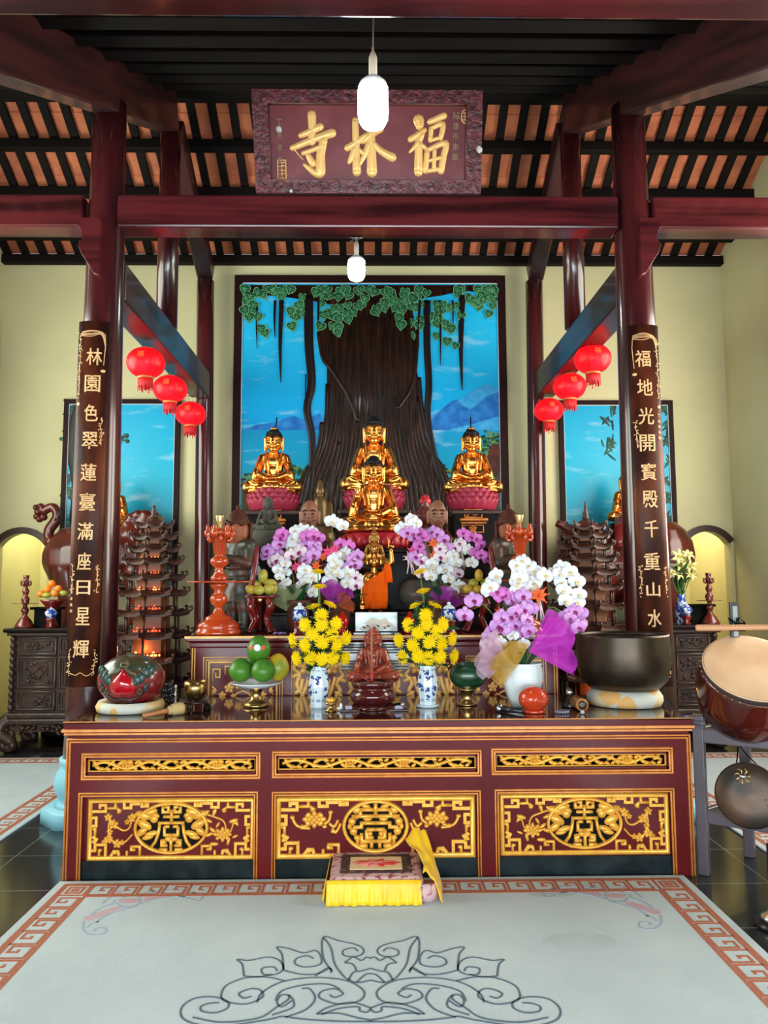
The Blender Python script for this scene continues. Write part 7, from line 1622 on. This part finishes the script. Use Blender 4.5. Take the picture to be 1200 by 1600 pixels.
# ================================================================== pagodas
M['pagw'] = mat('pagoda_brown_wood', (.070, .019, .008), .5, 0, 0, (.035, .010, .005), 5, (1, 1, 2)); M['pagin'] = mat('pagoda_inner_panel', (.26, .085, .025), .5)
figglow = mat('pagoda_figure_glow', (1, .35, .1), .5, emit=3.0, ecol=(1, .22, .05)); figglow_r = mat('pagoda_figure_glow_red', (1, .1, .05), .5, emit=1.2, ecol=(1, .08, .02))  # glow stands in for lamplight falling on the pagoda figures
def pagoda(px, ys, ws, label, Y, ysp, bright, seed):
    z_t = zat(ysp, Y); t = thing('pagoda', label, 'pagoda', V(xat(px, Y, 1.5), Y, 0)); k = S(1, Y); R = random.Random(seed)
    zs = [zat(y, Y) for y in ys]
    T8 = lambda r, a: (r*math.sin(a), -r*math.cos(a))
    # base
    zb = zs[-1]-.28
    B = MB(); B.lathe([(ws[-1]*k*1.02, 0), (ws[-1]*k*1.02, .06), (ws[-1]*k*.9, .09), (ws[-1]*k*.9, zb-.06), (ws[-1]*k*1.04, zb-.04), (ws[-1]*k*1.04, zb)], 8, rot=-PI/2); B.sm = [False]*len(B.sm); B.build('base', M['pagw'], t)
    for i, (z, w_) in enumerate(zip(zs, ws)):
        zlow = zs[i+1]+.012 if i+1 < len(zs) else zb; r = w_*k; ri = r*.60
        # roof: eight faces with upturned corners
        B = MB(); vs = []; fs = []
        zz0, zr = z, (z+.055 if i else z+.075)
        n = 48; rings = ((1.0, 0), (.93, .012), (.75, .028), (ri/r*.86 if i else .12, zr-z))
        for f_, h_ in rings:
            for j in range(n):
                a = 2*PI*j/n; q = (a % (PI/4))-PI/8; corner = abs(q)/(PI/8); cc = corner**4
                rr_ = r*f_*(math.cos(PI/8)/math.cos(q)*.93+.10*cc*(f_ > .9)); vs.append((*T8(rr_, a), z+h_+(.030*cc if f_ > .9 else .012*cc if f_ > .8 else 0)))
        m_ = len(rings)
        for q in range(m_-1):
            for j in range(n): fs.append((q*n+j, q*n+(j+1) % n, (q+1)*n+(j+1) % n, (q+1)*n+j))
        L = len(vs); vs += [(x, y, z-.014+(zz_-z)*.6) for x, y, zz_ in vs[:n]]+[(x*ri/r*.9, y*ri/r*.9, z-.006) for x, y, zz_ in vs[:n]]
        for j in range(n):
            fs.append((j, L+j, L+(j+1) % n, (j+1) % n)); fs.append((L+j, L+n+j, L+n+(j+1) % n, L+(j+1) % n))
        B._add(vs, fs, False)
        for j in range(8):
            a = PI/4*j; x, y = T8(r*1.02, a); B.tube(smooth_path([(x*.86, y*.86, z+.012), (x*.97, y*.97, z+.016), (x*1.07, y*1.07, z+.040), (x*1.05, y*1.05, z+.060), (x*1.0, y*1.0, z+.052)], 3), .009*(.5+.5*r/.3), 6)
        B.build('roof_tier', M['pagw'], t)
        # storey below this roof
        rc = r*.62; B = MB(); B.lathe([(rc*.80, zlow), (rc*.80, z)], 8, rot=-PI/2); B.sm = [False]*len(B.sm); st = B.build('storey', M['pagin'], t)
        B = MB()
        for j in range(8):
            x, y = T8(rc*1.16, PI/4*j); B.tube([(x, y, zlow), (x, y, z)], .009 if r > .18 else .007, 8)
        hb = min(.05, (z-zlow)*.35)
        for hz in (hb, hb*.5): B.tube([(*T8(rc*1.12, PI/4*j), zlow+hz) for j in range(8)], .004, 5, closed=True)
        for j in range(8):
            a, b_ = Vector((*T8(rc*1.12, PI/4*j), zlow)), Vector((*T8(rc*1.12, PI/4*(j+1)), zlow))
            for q in range(1, 6): p = a+(b_-a)*q/6; B.tube([p, p+V(0, 0, hb)], .003, 5)
        B.lathe([(rc*1.2, zlow-.008), (rc*1.24, zlow), (rc*.7, zlow+.002)], 8, rot=-PI/2); B.build('railing', M['pagw'], st)
        # figures, with the lamplight on them put in as emission
        if bright(i):
            for j in (-1, 0):
                for q in range(5 if r > .22 else 3 if r > .19 else 1):
                    nn = 5 if r > .22 else 3 if r > .19 else 1
                    a = PI/4*(j+(q+.5)/nn*.8+.1); x, y = T8(rc*.93, a); big = nn > 1 and q == nn//2; h_ = min((z-zlow)*.42, .062 if big else .04)
                    B = MB(); B.lathe([(.010, 0), (.011, h_*.35), (.007, h_*.6), (.006, h_*.7), (.007, h_*.85), (.001, h_)] if not big else [(.022, 0), (.022, h_*.2), (.014, h_*.35), (.015, h_*.6), (.008, h_*.75), (.008, h_*.9), (.001, h_)], 8, c=(x, y, zlow+.004)); B.build('lit_figure', figglow if (bright(i) > 1 and R.random() < .75) else figglow_r, t)
    x = 0; r0 = ws[0]*k
    MB().lathe([(.02, zs[0]+.07), (.028, zs[0]+.09), (.018, zs[0]+.10), (.022, zs[0]+.12), (.010, zs[0]+.15), (.012, zs[0]+.17), (.006, (z_t+zs[0])/2+.06), (.009, (z_t+zs[0])/2+.07), (.002, z_t)], 12).build('spire', M['pagw'], t)
    for i, dz in ((len(zs)-1, .06), (len(zs)-2, .06), (len(zs)-3, .06)):
        if bright(i) > 1:
            d = bpy.data.lights.new('pagoda_light', 'POINT'); d.energy = .5; d.color = (1, .35, .10); d.shadow_soft_size = .02
            q = bpy.data.objects.new('pagoda_light', d); C.objects.link(q); q.parent = t; q.location = (0, -ws[i]*k*.60, zs[i]-.08)
    return t
pagoda(238, [823, 841, 860, 879, 903, 928, 958, 992, 1029, 1068], [29, 35, 39, 44, 49, 53, 57, 60, 62, 63], 'brown wooden octagonal pagoda with lit figures, behind the wooden fish', 6.0, 793, lambda i: 2 if i in (2, 3, 4, 7, 8, 9) else 1 if i > 4 else 0, 1)
pagoda(918, [827, 841, 858, 877, 898, 921, 951, 984, 1020, 1060], [31, 37, 41, 46, 50, 54, 58, 61, 63, 64], 'brown wooden octagonal pagoda, darker, behind the white orchids and the bronze bowl', 6.0, 783, lambda i: 2 if i > 8 else 1 if i > 6 else 0, 2)
# ================================================================== mounts and their riders (behind the pagodas)
M['mount'] = mat('glossy_red_brown_wood', (.10, .012, .007), .25, 0, .1, (.05, .008, .005), 4)
Ym = 8.08; k = S(1, Ym)
def plinth_for(px0, px1, zt, label):
    x0, x1 = xat(px0, Ym, 1.2), xat(px1, Ym, 1.2); t = thing('mount_pedestal', label, 'pedestal', V((x0+x1)/2, Ym, 0))
    MB().box((0, 0, zt/2-.03), (x1-x0-.06, .50, zt-.06)).build('body', M['ebony'], t); MB().box((0, 0, zt-.03), (x1-x0, .56, .06)).build('top', M['carved'], t, bevel=.01)
zp_ = zat(1000, Ym)
plinth_for(82, 258, zp_, 'black pedestal under the carved lion, behind the left side altar'); plinth_for(890, 1082, zp_, 'black pedestal under the carved elephant, behind the right side altar')
def Q(px, py, dy=0): return at(px, py, Ym+dy)
t = thing('lion_mount', 'red brown carved lion with a curled tufted tail, behind the left couplet board', 'statue', V(Q(168, 900).x, Ym, zp_)); o = t.location
q = lambda px, py, dy=0: Q(px, py, dy)-o
B = MB(); B.cap(q(115, 872), q(205, 868), 46*k, 48*k); B.ell(q(110, 875), (38*k, .26, 52*k)); B.ell(q(215, 850), (40*k, .27, 42*k)); B.ell(q(232, 822), (27*k, .20, 26*k)); B.ell(q(252, 830), (16*k, .12, 14*k))
for px, dy in ((104, -.16), (104, .16), (212, -.16), (212, .16)): B.cap(q(px, 890, dy), q(px+4, 945, dy), 20*k, 15*k); B.cap(q(px+4, 945, dy), q(px, 985, dy), 15*k, 12*k); B.ell(q(px+5, 990, dy-.02), (17*k, .11, 9*k))
for i in range(14): a = i*.45; B.ell(q(222+26*math.cos(a), 832+28*math.sin(a), -.12), (9*k, .07, 9*k))
for s in (-1, 1): B.ell(q(242+6*s, 817, -.15), (4*k, .03, 4*k))
obj('body', remesh(B, 'body', M['mount'], .018, 3), t)
B = MB(); B.tube(smooth_path([q(112, 868), q(90, 856), q(77, 842), q(77, 828), q(86, 815), q(89, 802), q(83, 793), q(74, 795), q(68, 799)], 6), [11*k]*12+[8*k]*14+[7*k]*23, 14); B.build('tail', M['mount'], t)
B = MB()
for px, py, r in ((66, 796, 8), (60, 800, 6), (58, 807, 5.5), (62, 811, 5.5), (68, 808, 6), (57, 793, 5), (64, 791, 5)): B.ell(q(px, py), (r*k, .05, r*k))
B.build('tail_tuft', M['mount'], t)
t = thing('elephant_mount', 'red brown carved elephant with a raised trunk, behind the right pagoda', 'statue', V(Q(985, 900).x, Ym, zp_)); o = t.location
B = MB(); B.ell(q(990, 880), (88*k, .32, 68*k)); B.ell(q(1040, 868), (44*k, .30, 56*k)); B.ell(q(925, 862), (36*k, .27, 42*k)); B.ell(q(905, 850), (24*k, .20, 28*k))
for px, dy in ((940, -.18), (940, .18), (1042, -.18), (1042, .18)): B.cap(q(px, 900, dy), q(px, 985, dy), 22*k, 19*k); B.ell(q(px, 990, dy), (22*k, .15, 9*k))
B.tube(smooth_path([q(905, 868), q(893, 878), q(884, 872), q(889, 855), q(892, 843), q(889, 830), q(880, 822), q(869, 817)], 6), [17*k]*10+[11*k]*12+[8*k]*12+[6.5*k]*9, 14)
for s in (-1, 1): B.ell(q(932, 858, s*.24), (24*k, .05, 30*k)); B.cap(q(898, 868, s*.12), q(882, 880, s*.14), 4*k, 2*k)
obj('body', remesh(B, 'body', M['mount'], .016, 3), t)
MB().tube(smooth_path([q(1074, 845), q(1082, 865), q(1080, 890)], 5), .012, 8).build('tail', M['mount'], t)
B = MB(); B.sheet([[q(960+12*j, 812-4*math.cos((j-2)*.7)+ 45*u, -.30-.06*math.sin(u*2)+.10*(1-u)) for j in range(5)] for u in (0, .3, .6, 1)], .012); B.build('saddle_cloth', mat('glossy_dark_red_cloth', (.16, .012, .012), .25, coat=.4), t)
buddha('riding_statue', 'small gilded figure riding the carved lion, half behind the left column', V(Q(176, 800).x, Ym, Q(176, 822).z), 84*k, 'lap', M['gold'])
buddha('riding_statue', 'small gilded figure riding the carved elephant, half behind the right column', V(Q(980, 800).x, Ym, Q(980, 815).z), 84*k, 'lap', M['gold'])
# ================================================================== side altars
def side_altar(px0, px1, label, mirror):
    Y = 7.2; zt = zat(979, Y); x0, x1 = sorted((xat(px0, Y, .8), px1)); t = thing('side_altar', label, 'altar', V((x0+x1)/2, Y+.25, 0)); o = t.location; W_ = x1-x0
    B = MB(); B.box((0, 0, zt-.02), (W_, .56, .04)); B.build('top', M['ebony'], t, bevel=.012)
    B = MB(); B.box((0, 0, zt-.055), (W_-.06, .52, .03)); B.build('cornice', M['carved'], t, bevel=.008)
    zb = .34; B = MB(); B.box((0, .02, (zb+zt-.07)/2), (W_-.10, .46, zt-.07-zb)); B.build('body', M['carved'], t)
    B = MB(); B.box((0, 0, zb-.01), (W_-.04, .54, .05)); B.box((0, 0, zb-.06), (W_+.0, .57, .05)); B.build('waist_moulding', M['carved'], t, bevel=.012)
    B = MB(); B.box((0, .02, .02), (W_-.06, .48, .04)); B.build('floor_plinth', M['ebony'], t)
    f = -.21; TT = basis((0, f-.0, 0), (1, 0, 0), (0, 0, 1), (0, -1, 0)); R = random.Random(int(px0)); e = W_/2-.05
    # beaded corner columns
    for s in (-1, 1):
        B = MB(); n = 11
        for i in range(n): B.ell((s*(e-.03), f-.02, zb+.06+(zt-.16-zb)*i/(n-1)), (.028, .026, .03), seg=10, rings=6)
        B.build('beaded_pillar', M['carved'], t)
    cols = [(-e+.08, -e+.42), (-e+.46, -e+.80), (e-.42+.0, e-.08)] if W_ > 1.25 else [(-e+.08, -.02), (.02, e-.08)]
    for (a, b_) in cols:
        for (z0, z1, nm) in ((zt-.24, zt-.09, 'drawer'), (zb+.24, zt-.27, 'door_panel'), (zb+.04, zb+.20, 'drawer')):
            B = MB(); B.stroke([(a, z0), (b_, z0), (b_, z1), (a, z1)], .022, .02, TT, True); B.stroke([(a+.03, z0+.03), (b_-.03, z0+.03), (b_-.03, z1-.03), (a+.03, z1-.03)], .010, .012, TT, True)
            xc, zc = (a+b_)/2, (z0+z1)/2; hx, hz = (b_-a)/2-.06, (z1-z0)/2-.045
            for i in range(14 if nm == 'door_panel' else 9):
                c = (xc+R.uniform(-hx, hx), zc+R.uniform(-hz, hz)); B.blob(c, (R.uniform(.016, .03), R.uniform(.008, .014)), .016, TT, R.uniform(0, 3), 7)
            for i in range(4): B.stroke(sp2([(xc+R.uniform(-hx, hx), zc+R.uniform(-hz, hz)) for _ in range(3)], 4), .008, .012, TT)
            if nm == 'drawer': B.ell((xc, f-.02, zc), .009)
            B.build(nm, M['carved'], t)
    # carved apron and scroll feet
    B = MB(); B.box((0, f-.01, .235), (W_-.10, .05, .10))
    for i in range(60): B.blob((R.uniform(-e, e), R.uniform(.165, .28)), (R.uniform(.02, .045), R.uniform(.015, .028)), R.uniform(.025, .045), basis((0, f-.03, 0), (1, 0, 0), (0, 0, 1), (0, -1, 0)), R.uniform(0, 3), 8)
    B.build('carved_apron', M['carved'], t)
    for s in (-1, 1):
        for dy in (-.02, .42):
            B = MB(); B.tube(smooth_path([(s*(e-.03), f+dy, .30), (s*(e+.04), f+dy-.02, .24), (s*(e+.03), f+dy-.03, .16), (s*(e-.06), f+dy-.03, .10), (s*(e-.07), f+dy-.03, .055), (s*(e-.0), f+dy-.03, .05), (s*(e+.01), f+dy-.03, .10), (s*(e-.03), f+dy-.03, .095)], 5), [.06]*8+[.055]*8+[.045]*8+[.04]*6+[.03]*6, 10); B.build('scroll_foot', M['carved'], t)
    return t, zt
tl, zt = side_altar(4, -2.03, 'dark carved side altar cabinet against the left back wall', False); tr_, zt = side_altar(1133, 2.0, 'dark carved side altar cabinet against the right back wall', True)
def small_stick(px, label):
    Y = 7.32; t = thing('candlestick', label, 'candlestick', on(px, Y, zt)); k = S(1, Y); H = zat(897, Y)-zt; m_ = mat('dark_red_turned_wood', (.13, .016, .010), .25, coat=.3)
    P = [(14, 0), (14.5, .02), (13, .06), (9, .15), (5, .20), (3.5, .24), (4.5, .28), (6, .33), (4.5, .37), (3, .40), (3.2, .43), (4.5, .46), (6, .48), (5, .50), (6.5, .53), (5, .58), (3, .61), (4.5, .66), (5.5, .70), (3.5, .74), (2.6, .78), (4, .83), (4.8, .88), (3.4, .91), (4.2, .96), (4.6, 1.0), (3.6, 1.0)]
    MB().lathe([(r*k, z*H) for r, z in P], 28).build('stem', m_, t); MB().lathe([(4*k, .455*H), (19*k, .455*H), (19.5*k, .462*H), (4*k, .468*H)], 28).build('drip_plate', m_, t)
    for i in range(4):
        a = i*PI/2; B = MB(); B.tube(smooth_path([(4*k*math.cos(a), 4*k*math.sin(a), .80*H), (7.5*k*math.cos(a), 7.5*k*math.sin(a), .83*H), (6.5*k*math.cos(a), 6.5*k*math.sin(a), .90*H)], 3), 1.5*k, 6); B.build('scroll_bracket', m_, t)
small_stick(38, 'slender dark red turned candlestick on the left side altar'); small_stick(1110, 'slender dark red turned candlestick on the right side altar')
k = S(1, 7.3)
t = thing('offering_stand', 'dark stand with a shallow dish for oranges on the left side altar', 'stand', on(81, 7.35, zt)); zd = zat(935, 7.35)-zt
MB().lathe([(9*k, 0), (10*k, .01), (6*k, zd*.25), (5*k, zd*.5), (10*k, zd*.75), (16*k, zd*.9), (19*k, zd), (17*k, zd), (8*k, zd*.85), (.001, zd*.84)], 28).build('dish', M['redstand'], t)
og = mat('orange_peel', (.85, .22, .012), .45, bump=.1, bscale=60); gm2 = mat('green_mango_skin', (.22, .27, .025), .35)
for px, py, dy, m_, lab in ((81, 912, 0, og, 'orange on top of the pile on the left side altar'), (74, 921, -.02, og, 'orange at the left of the second layer on the left side altar'), (91, 920, -.01, og, 'orange at the right of the second layer on the left side altar'), (86, 927, -.05, og, 'orange low at the front of the pile on the left side altar'), (64, 928, 0, og, 'orange at the left edge of the pile on the left side altar'), (73, 930, -.04, gm2, 'green mango low at the left of the oranges on the left side altar'), (99, 927, -.02, gm2, 'green mango at the right of the oranges on the left side altar')):
    f = m_ is og; o = MB().ell((0, 0, 0), (6*k, 6*k, 5.7*k) if f else (7.5*k, 5*k, 4.6*k), seg=16, rings=10).build('orange' if f else 'mango', m_); o.location = at(px, py, 7.35+dy); tag(o, lab, 'fruit')
def small_jar(px, pyt, label):
    Y = 7.24; t = thing('lidded_jar', label, 'jar', on(px, Y, zt)); zj = zat(964, Y)-zt; h = zat(pyt, Y)-zt-zj
    MB().lathe([(6*k, 0), (7*k, .008), (4.5*k, zj*.4), (8*k, zj*.9), (8*k, zj)], 20).build('stand', M['redstand'], t); MB().lathe([(6*k, zj), (9*k, zj+h*.35), (9.5*k, zj+h*.5), (8*k, zj+h*.6), (4*k, zj+h*.8), (1.5*k, zj+h*.9), (.001, zj+h)], 24).build('jar_body', bw, t)
small_jar(79, 945, 'tiny blue and white jar in front of the oranges on the left side altar'); small_jar(1073, 944, 'tiny blue and white jar in front of the lily vase on the right side altar')
for px, lab in ((74, 'left'), (1092, 'right')):
    t = thing('black_stand', 'black box-shaped stand at the back of the %s side altar' % lab, 'stand', on(px, 7.45, zt)); h = zat(946, 7.45)-zt
    MB().box((0, 0, h/2-.01), (.20, .14, h-.02)).build('box', M['black'], t); MB().box((0, 0, h-.012), (.27, .18, .024)).build('top_board', M['black'], t, bevel=.004)
t = thing('lily_vase', 'blue and white vase of yellow lilies on the right side altar', 'vase', on(1066, 7.32, zt)); H = zat(931, 7.32)-zt; B = MB()
MB().lathe([(7*k, 0), (8*k, .01), (9.5*k, H*.4), (8.5*k, H*.7), (5.5*k, H*.86), (7*k, H), (6*k, H), (4.5*k, H*.86)], 28).build('vase_body', bw, t); o = t.location
lily = mat('yellow_lily_petal', (.62, .55, .12), .5, col2=(.75, .72, .40), scale=12)
LP = MB()
for i in range(6):
    a = i*PI/3; LP.sheet([[(math.cos(a)*u-math.sin(a)*v*.20*math.sin(PI*min(.96, .15+.8*u)), math.sin(a)*u+math.cos(a)*v*.20*math.sin(PI*min(.96, .15+.8*u)), .55*math.sin(u*1.7)-.55*u*u*u) for v in (-1, 0, 1)] for u in (0, .25, .5, .75, 1)], .015)
for i in range(4): LP.tube([(0, 0, .05), (.12*math.cos(i*1.6), .12*math.sin(i*1.6), .6)], .02, 5)
lme = LP.mesh('lily', lily); lleaf = leafmesh(.22, .02, M['leaf'], .25)
R = random.Random(8)
for px, py, r in ((1058, 870, 14), (1074, 868, 12), (1062, 884, 13), (1077, 885, 13), (1057, 899, 12), (1078, 901, 11), (1047, 897, 9), (1068, 878, 11)):
    c = at(px, py, 7.28+R.uniform(-.04, .05))-o; q = obj('lily', lme, t); q.location = c; q.scale = (r*k,)*3; q.rotation_euler = (PI/2-.5+R.uniform(-.5, .5), R.uniform(-.5, .5), R.uniform(-.6, .6)); MB().tube(smooth_path([(0, 0, H*.9), c*.5+V(0, 0, .1), c], 4), .005, 6).build('stem', M['stem'], t)
for i in range(16):
    q = obj('leaf', lleaf, t); a = R.uniform(0, 6.3); q.location = (R.uniform(-.04, .04), R.uniform(-.03, .03), H+R.uniform(0, .15)); q.rotation_euler = (R.uniform(.5, 1.3), 0, a); q.scale = (R.uniform(.8, 1.2),)*3
# ================================================================== drum, gong and their stand at the right
gw = mat('grey_purple_painted_wood', (.085, .065, .085), .35, coat=.15, col2=(.06, .045, .055), scale=4)
A = atz(1101, 1366, 0); Bc = A+V(.36, -.25, 0); Cc = atz(1172, 1338, 0); Dc = Cc+(Bc-A)
t = thing('drum_stand', 'grey purple wooden stand holding the drum and the gong, right of the altar table', 'stand', A); o = t.location; hl = zat(1128, A.y)
for i, p in enumerate((A, Bc, Cc, Dc)):
    B = MB(); q = p-o; ang = math.atan2(-.25, .36); Rm = Matrix.Rotation(ang, 3, 'Z'); h_ = hl if i != 2 else hl*.98
    B.box(q+V(0, 0, h_/2), (.055, .055, h_), Rm)
    leg = B.build('leg', gw, t, bevel=.005); MB().box(q+V(0, 0, h_+.012), (.066, .066, .03), Rm).box(q+V(0, 0, h_-.03), (.064, .064, .02), Rm).build('cap', gw, leg, bevel=.006)
def rail(p, q_, z, h_, nm='rail'):
    d = q_-p; ang = math.atan2(d.y, d.x); B = MB(); B.box((p+q_)/2-o+V(0, 0, z), (d.length, .035, h_), Matrix.Rotation(ang, 3, 'Z')); B.build(nm, gw, t, bevel=.005)
for a, b_ in ((A, Bc), (Cc, Dc), (A, Cc), (Bc, Dc)): rail(a, b_, zat(1168, 3.86), .075); rail(a, b_, zat(1304, 3.87), .065)
# drum: barrel tilted towards the viewer
ctr = at(1176, 1043, 3.92); ax = V(-.10, -.60, .80).normalized(); R_ = ax.to_track_quat('Z', 'Y').to_matrix()
t = thing('temple_drum', 'big red brown barrel drum with a pale hide head, tilted on its stand', 'drum', ctr); rd = .243; dep = .34
body = mat('red_brown_drum_lacquer', (.10, .010, .006), .16, coat=.5, col2=(.035, .005, .004), scale=3)
MB().lathe([(rd*.80, -dep), (rd*.93, -dep*.85), (rd*1.03, -dep*.55), (rd*1.05, -dep*.42), (rd*1.02, -dep*.15), (rd*.985, -.012)], 48, R=R_).build('barrel', body, t)
MB().lathe([(rd*.985, -.05), (rd*1.0, -.02), (rd*.985, .002), (rd*.96, .006)], 48, R=R_).build('dark_rim', mat('dark_drum_rim', (.03, .012, .012), .6), t)
hide = mat('pale_drum_hide', (.60, .36, .19), .55, col2=(.70, .46, .28), scale=4, bump=.05, bscale=20)
MB().lathe([(.001, .012), (rd*.6, .012), (rd*.9, .010), (rd*.985, .004), (rd*.99, -.012)], 48, R=R_).build('hide_head', hide, t)
stud = MB().ell((0, 0, 0), .0055, seg=8, rings=5).mesh('tack', M['brass'])
for i in range(40): a = 2*PI*i/40; q = obj('tack', stud, t); q.location = R_ @ V(rd*1.0*math.cos(a), rd*1.0*math.sin(a), -.03)
# drumstick and its upright clip
p0, p1 = at(1087, 981, 4.02), at(1206, 980, 3.86); t = thing('drumstick', 'long pale wooden drumstick lying across an upright post above the drum', 'drumstick', p0)
d = p1-p0; MB().tube([V(0, 0, 0), d*.03, d*.5, d, d*1.6], [.014, .017, .015, .013, .012], 14).build('stick', mat('pale_beech', (.62, .30, .15), .4), t)
Ypp = 4.02; pb = V(xat(1160, Ypp, 1.2), Ypp, hl*.98); t = thing('upright_post', 'narrow dark post with a pale label strip, standing behind the drum', 'post', pb); hz = zat(944, Ypp)-pb.z; ww = S(13, Ypp)
MB().box((0, .08, hz/2), (ww, .02, hz)).build('post', mat('dark_grey_metal', (.04, .042, .045), .4), t, bevel=.003); MB().box((0, .067, hz-.10), (ww*.55, .006, .16)).build('label_strip', mat('pale_grey_label', (.35, .38, .40), .5), t)
MB().box((0, .055, zat(981, Ypp)-pb.z-.022), (ww*1.5, .06, .014)).build('rest', M['black'], t, bevel=.003)
B = MB(); R = random.Random(3)
for i in range(7): B.tube(smooth_path([(R.uniform(-.015, .015), .05, zat(978, Ypp)-pb.z), (R.uniform(-.05, .05), .04, zat(974, Ypp)-pb.z+R.uniform(-.04, .03)), (R.uniform(-.04, .04), .05, zat(978, Ypp)-pb.z+R.uniform(-.04, .03))], 4), .0028, 5)
B.build('tied_wire', M['black'], t)
# gong
gc = at(1170, 1243, 3.90); gn = V(-.42, -.86, .18).normalized(); R_ = gn.to_track_quat('Z', 'Y').to_matrix(); t = thing('bronze_gong', 'dark bronze gong with a boss and a worn gilt mark, hanging under the drum', 'gong', gc); rg = .158
br_ = mat('patinated_bronze', (.035, .032, .030), .45, .7, 0, (.10, .055, .035), 6, (1, 1, 1), .35, .7, .1, bscale=12)
MB().lathe([(rg*.96, -.05), (rg*1.0, -.04), (rg*1.0, -.012), (rg*.94, 0), (rg*.5, .004), (rg*.2, .008), (.001, .010)], 48, R=R_).build('disc', br_, t)
B = MB(); TT = Matrix.Translation(R_ @ V(0, 0, .006)) @ R_.to_4x4(); up = (R_.inverted() @ V(0, 0, 1)); a0 = math.atan2(up.y, up.x)
def gp(r, a): return (rg*r*math.cos(a0+a), rg*r*math.sin(a0+a))
MB().ell(R_ @ V(*gp(.58, .25), .012), (.018, .018, .014)).build('boss', mat('silver_metal', (.6, .62, .66), .25, 1), t)
for c in (gp(.58, .25), gp(.72, -1.7)):
    for i in range(7): B.stroke([(c[0], c[1]), (c[0]+.03*math.cos(i*.9), c[1]+.03*math.sin(i*.9)), (c[0]+.04*math.cos(i*.9+.4), c[1]+.04*math.sin(i*.9+.4))], .006, .003, TT)
B.build('gilt_mark', M['brass'], t)
ptop = (A+Bc)/2; ptop = V(ptop.x-.02, ptop.y+.03, zat(1168, 3.86)-.03)-gc; B = MB()
for s in (-.35, .35):
    e = R_ @ V(*gp(.95, s), -.02); B.tube(smooth_path([e, (e+ptop)*.5+V(.01*s, 0, 0), ptop], 4), .0035, 6)
B.build('hanging_cord', M['black'], t)
# chrome foot at the right edge
t = thing('chrome_foot', 'dark metal foot with a chrome edge on the floor at the right edge', 'stand', atz(1212, 1448, 0))
MB().lathe([(.085, 0), (.088, .012), (.06, .03), (.025, .05), (.022, .35)], 28).build('base', mat('dark_metal', (.02, .02, .025), .3, .6), t); MB().lathe([(.062, .028), (.058, .045), (.03, .06), (.025, .09)], 28).build('chrome_collar', mat('silver_metal', (.6, .62, .66), .25, 1), t)
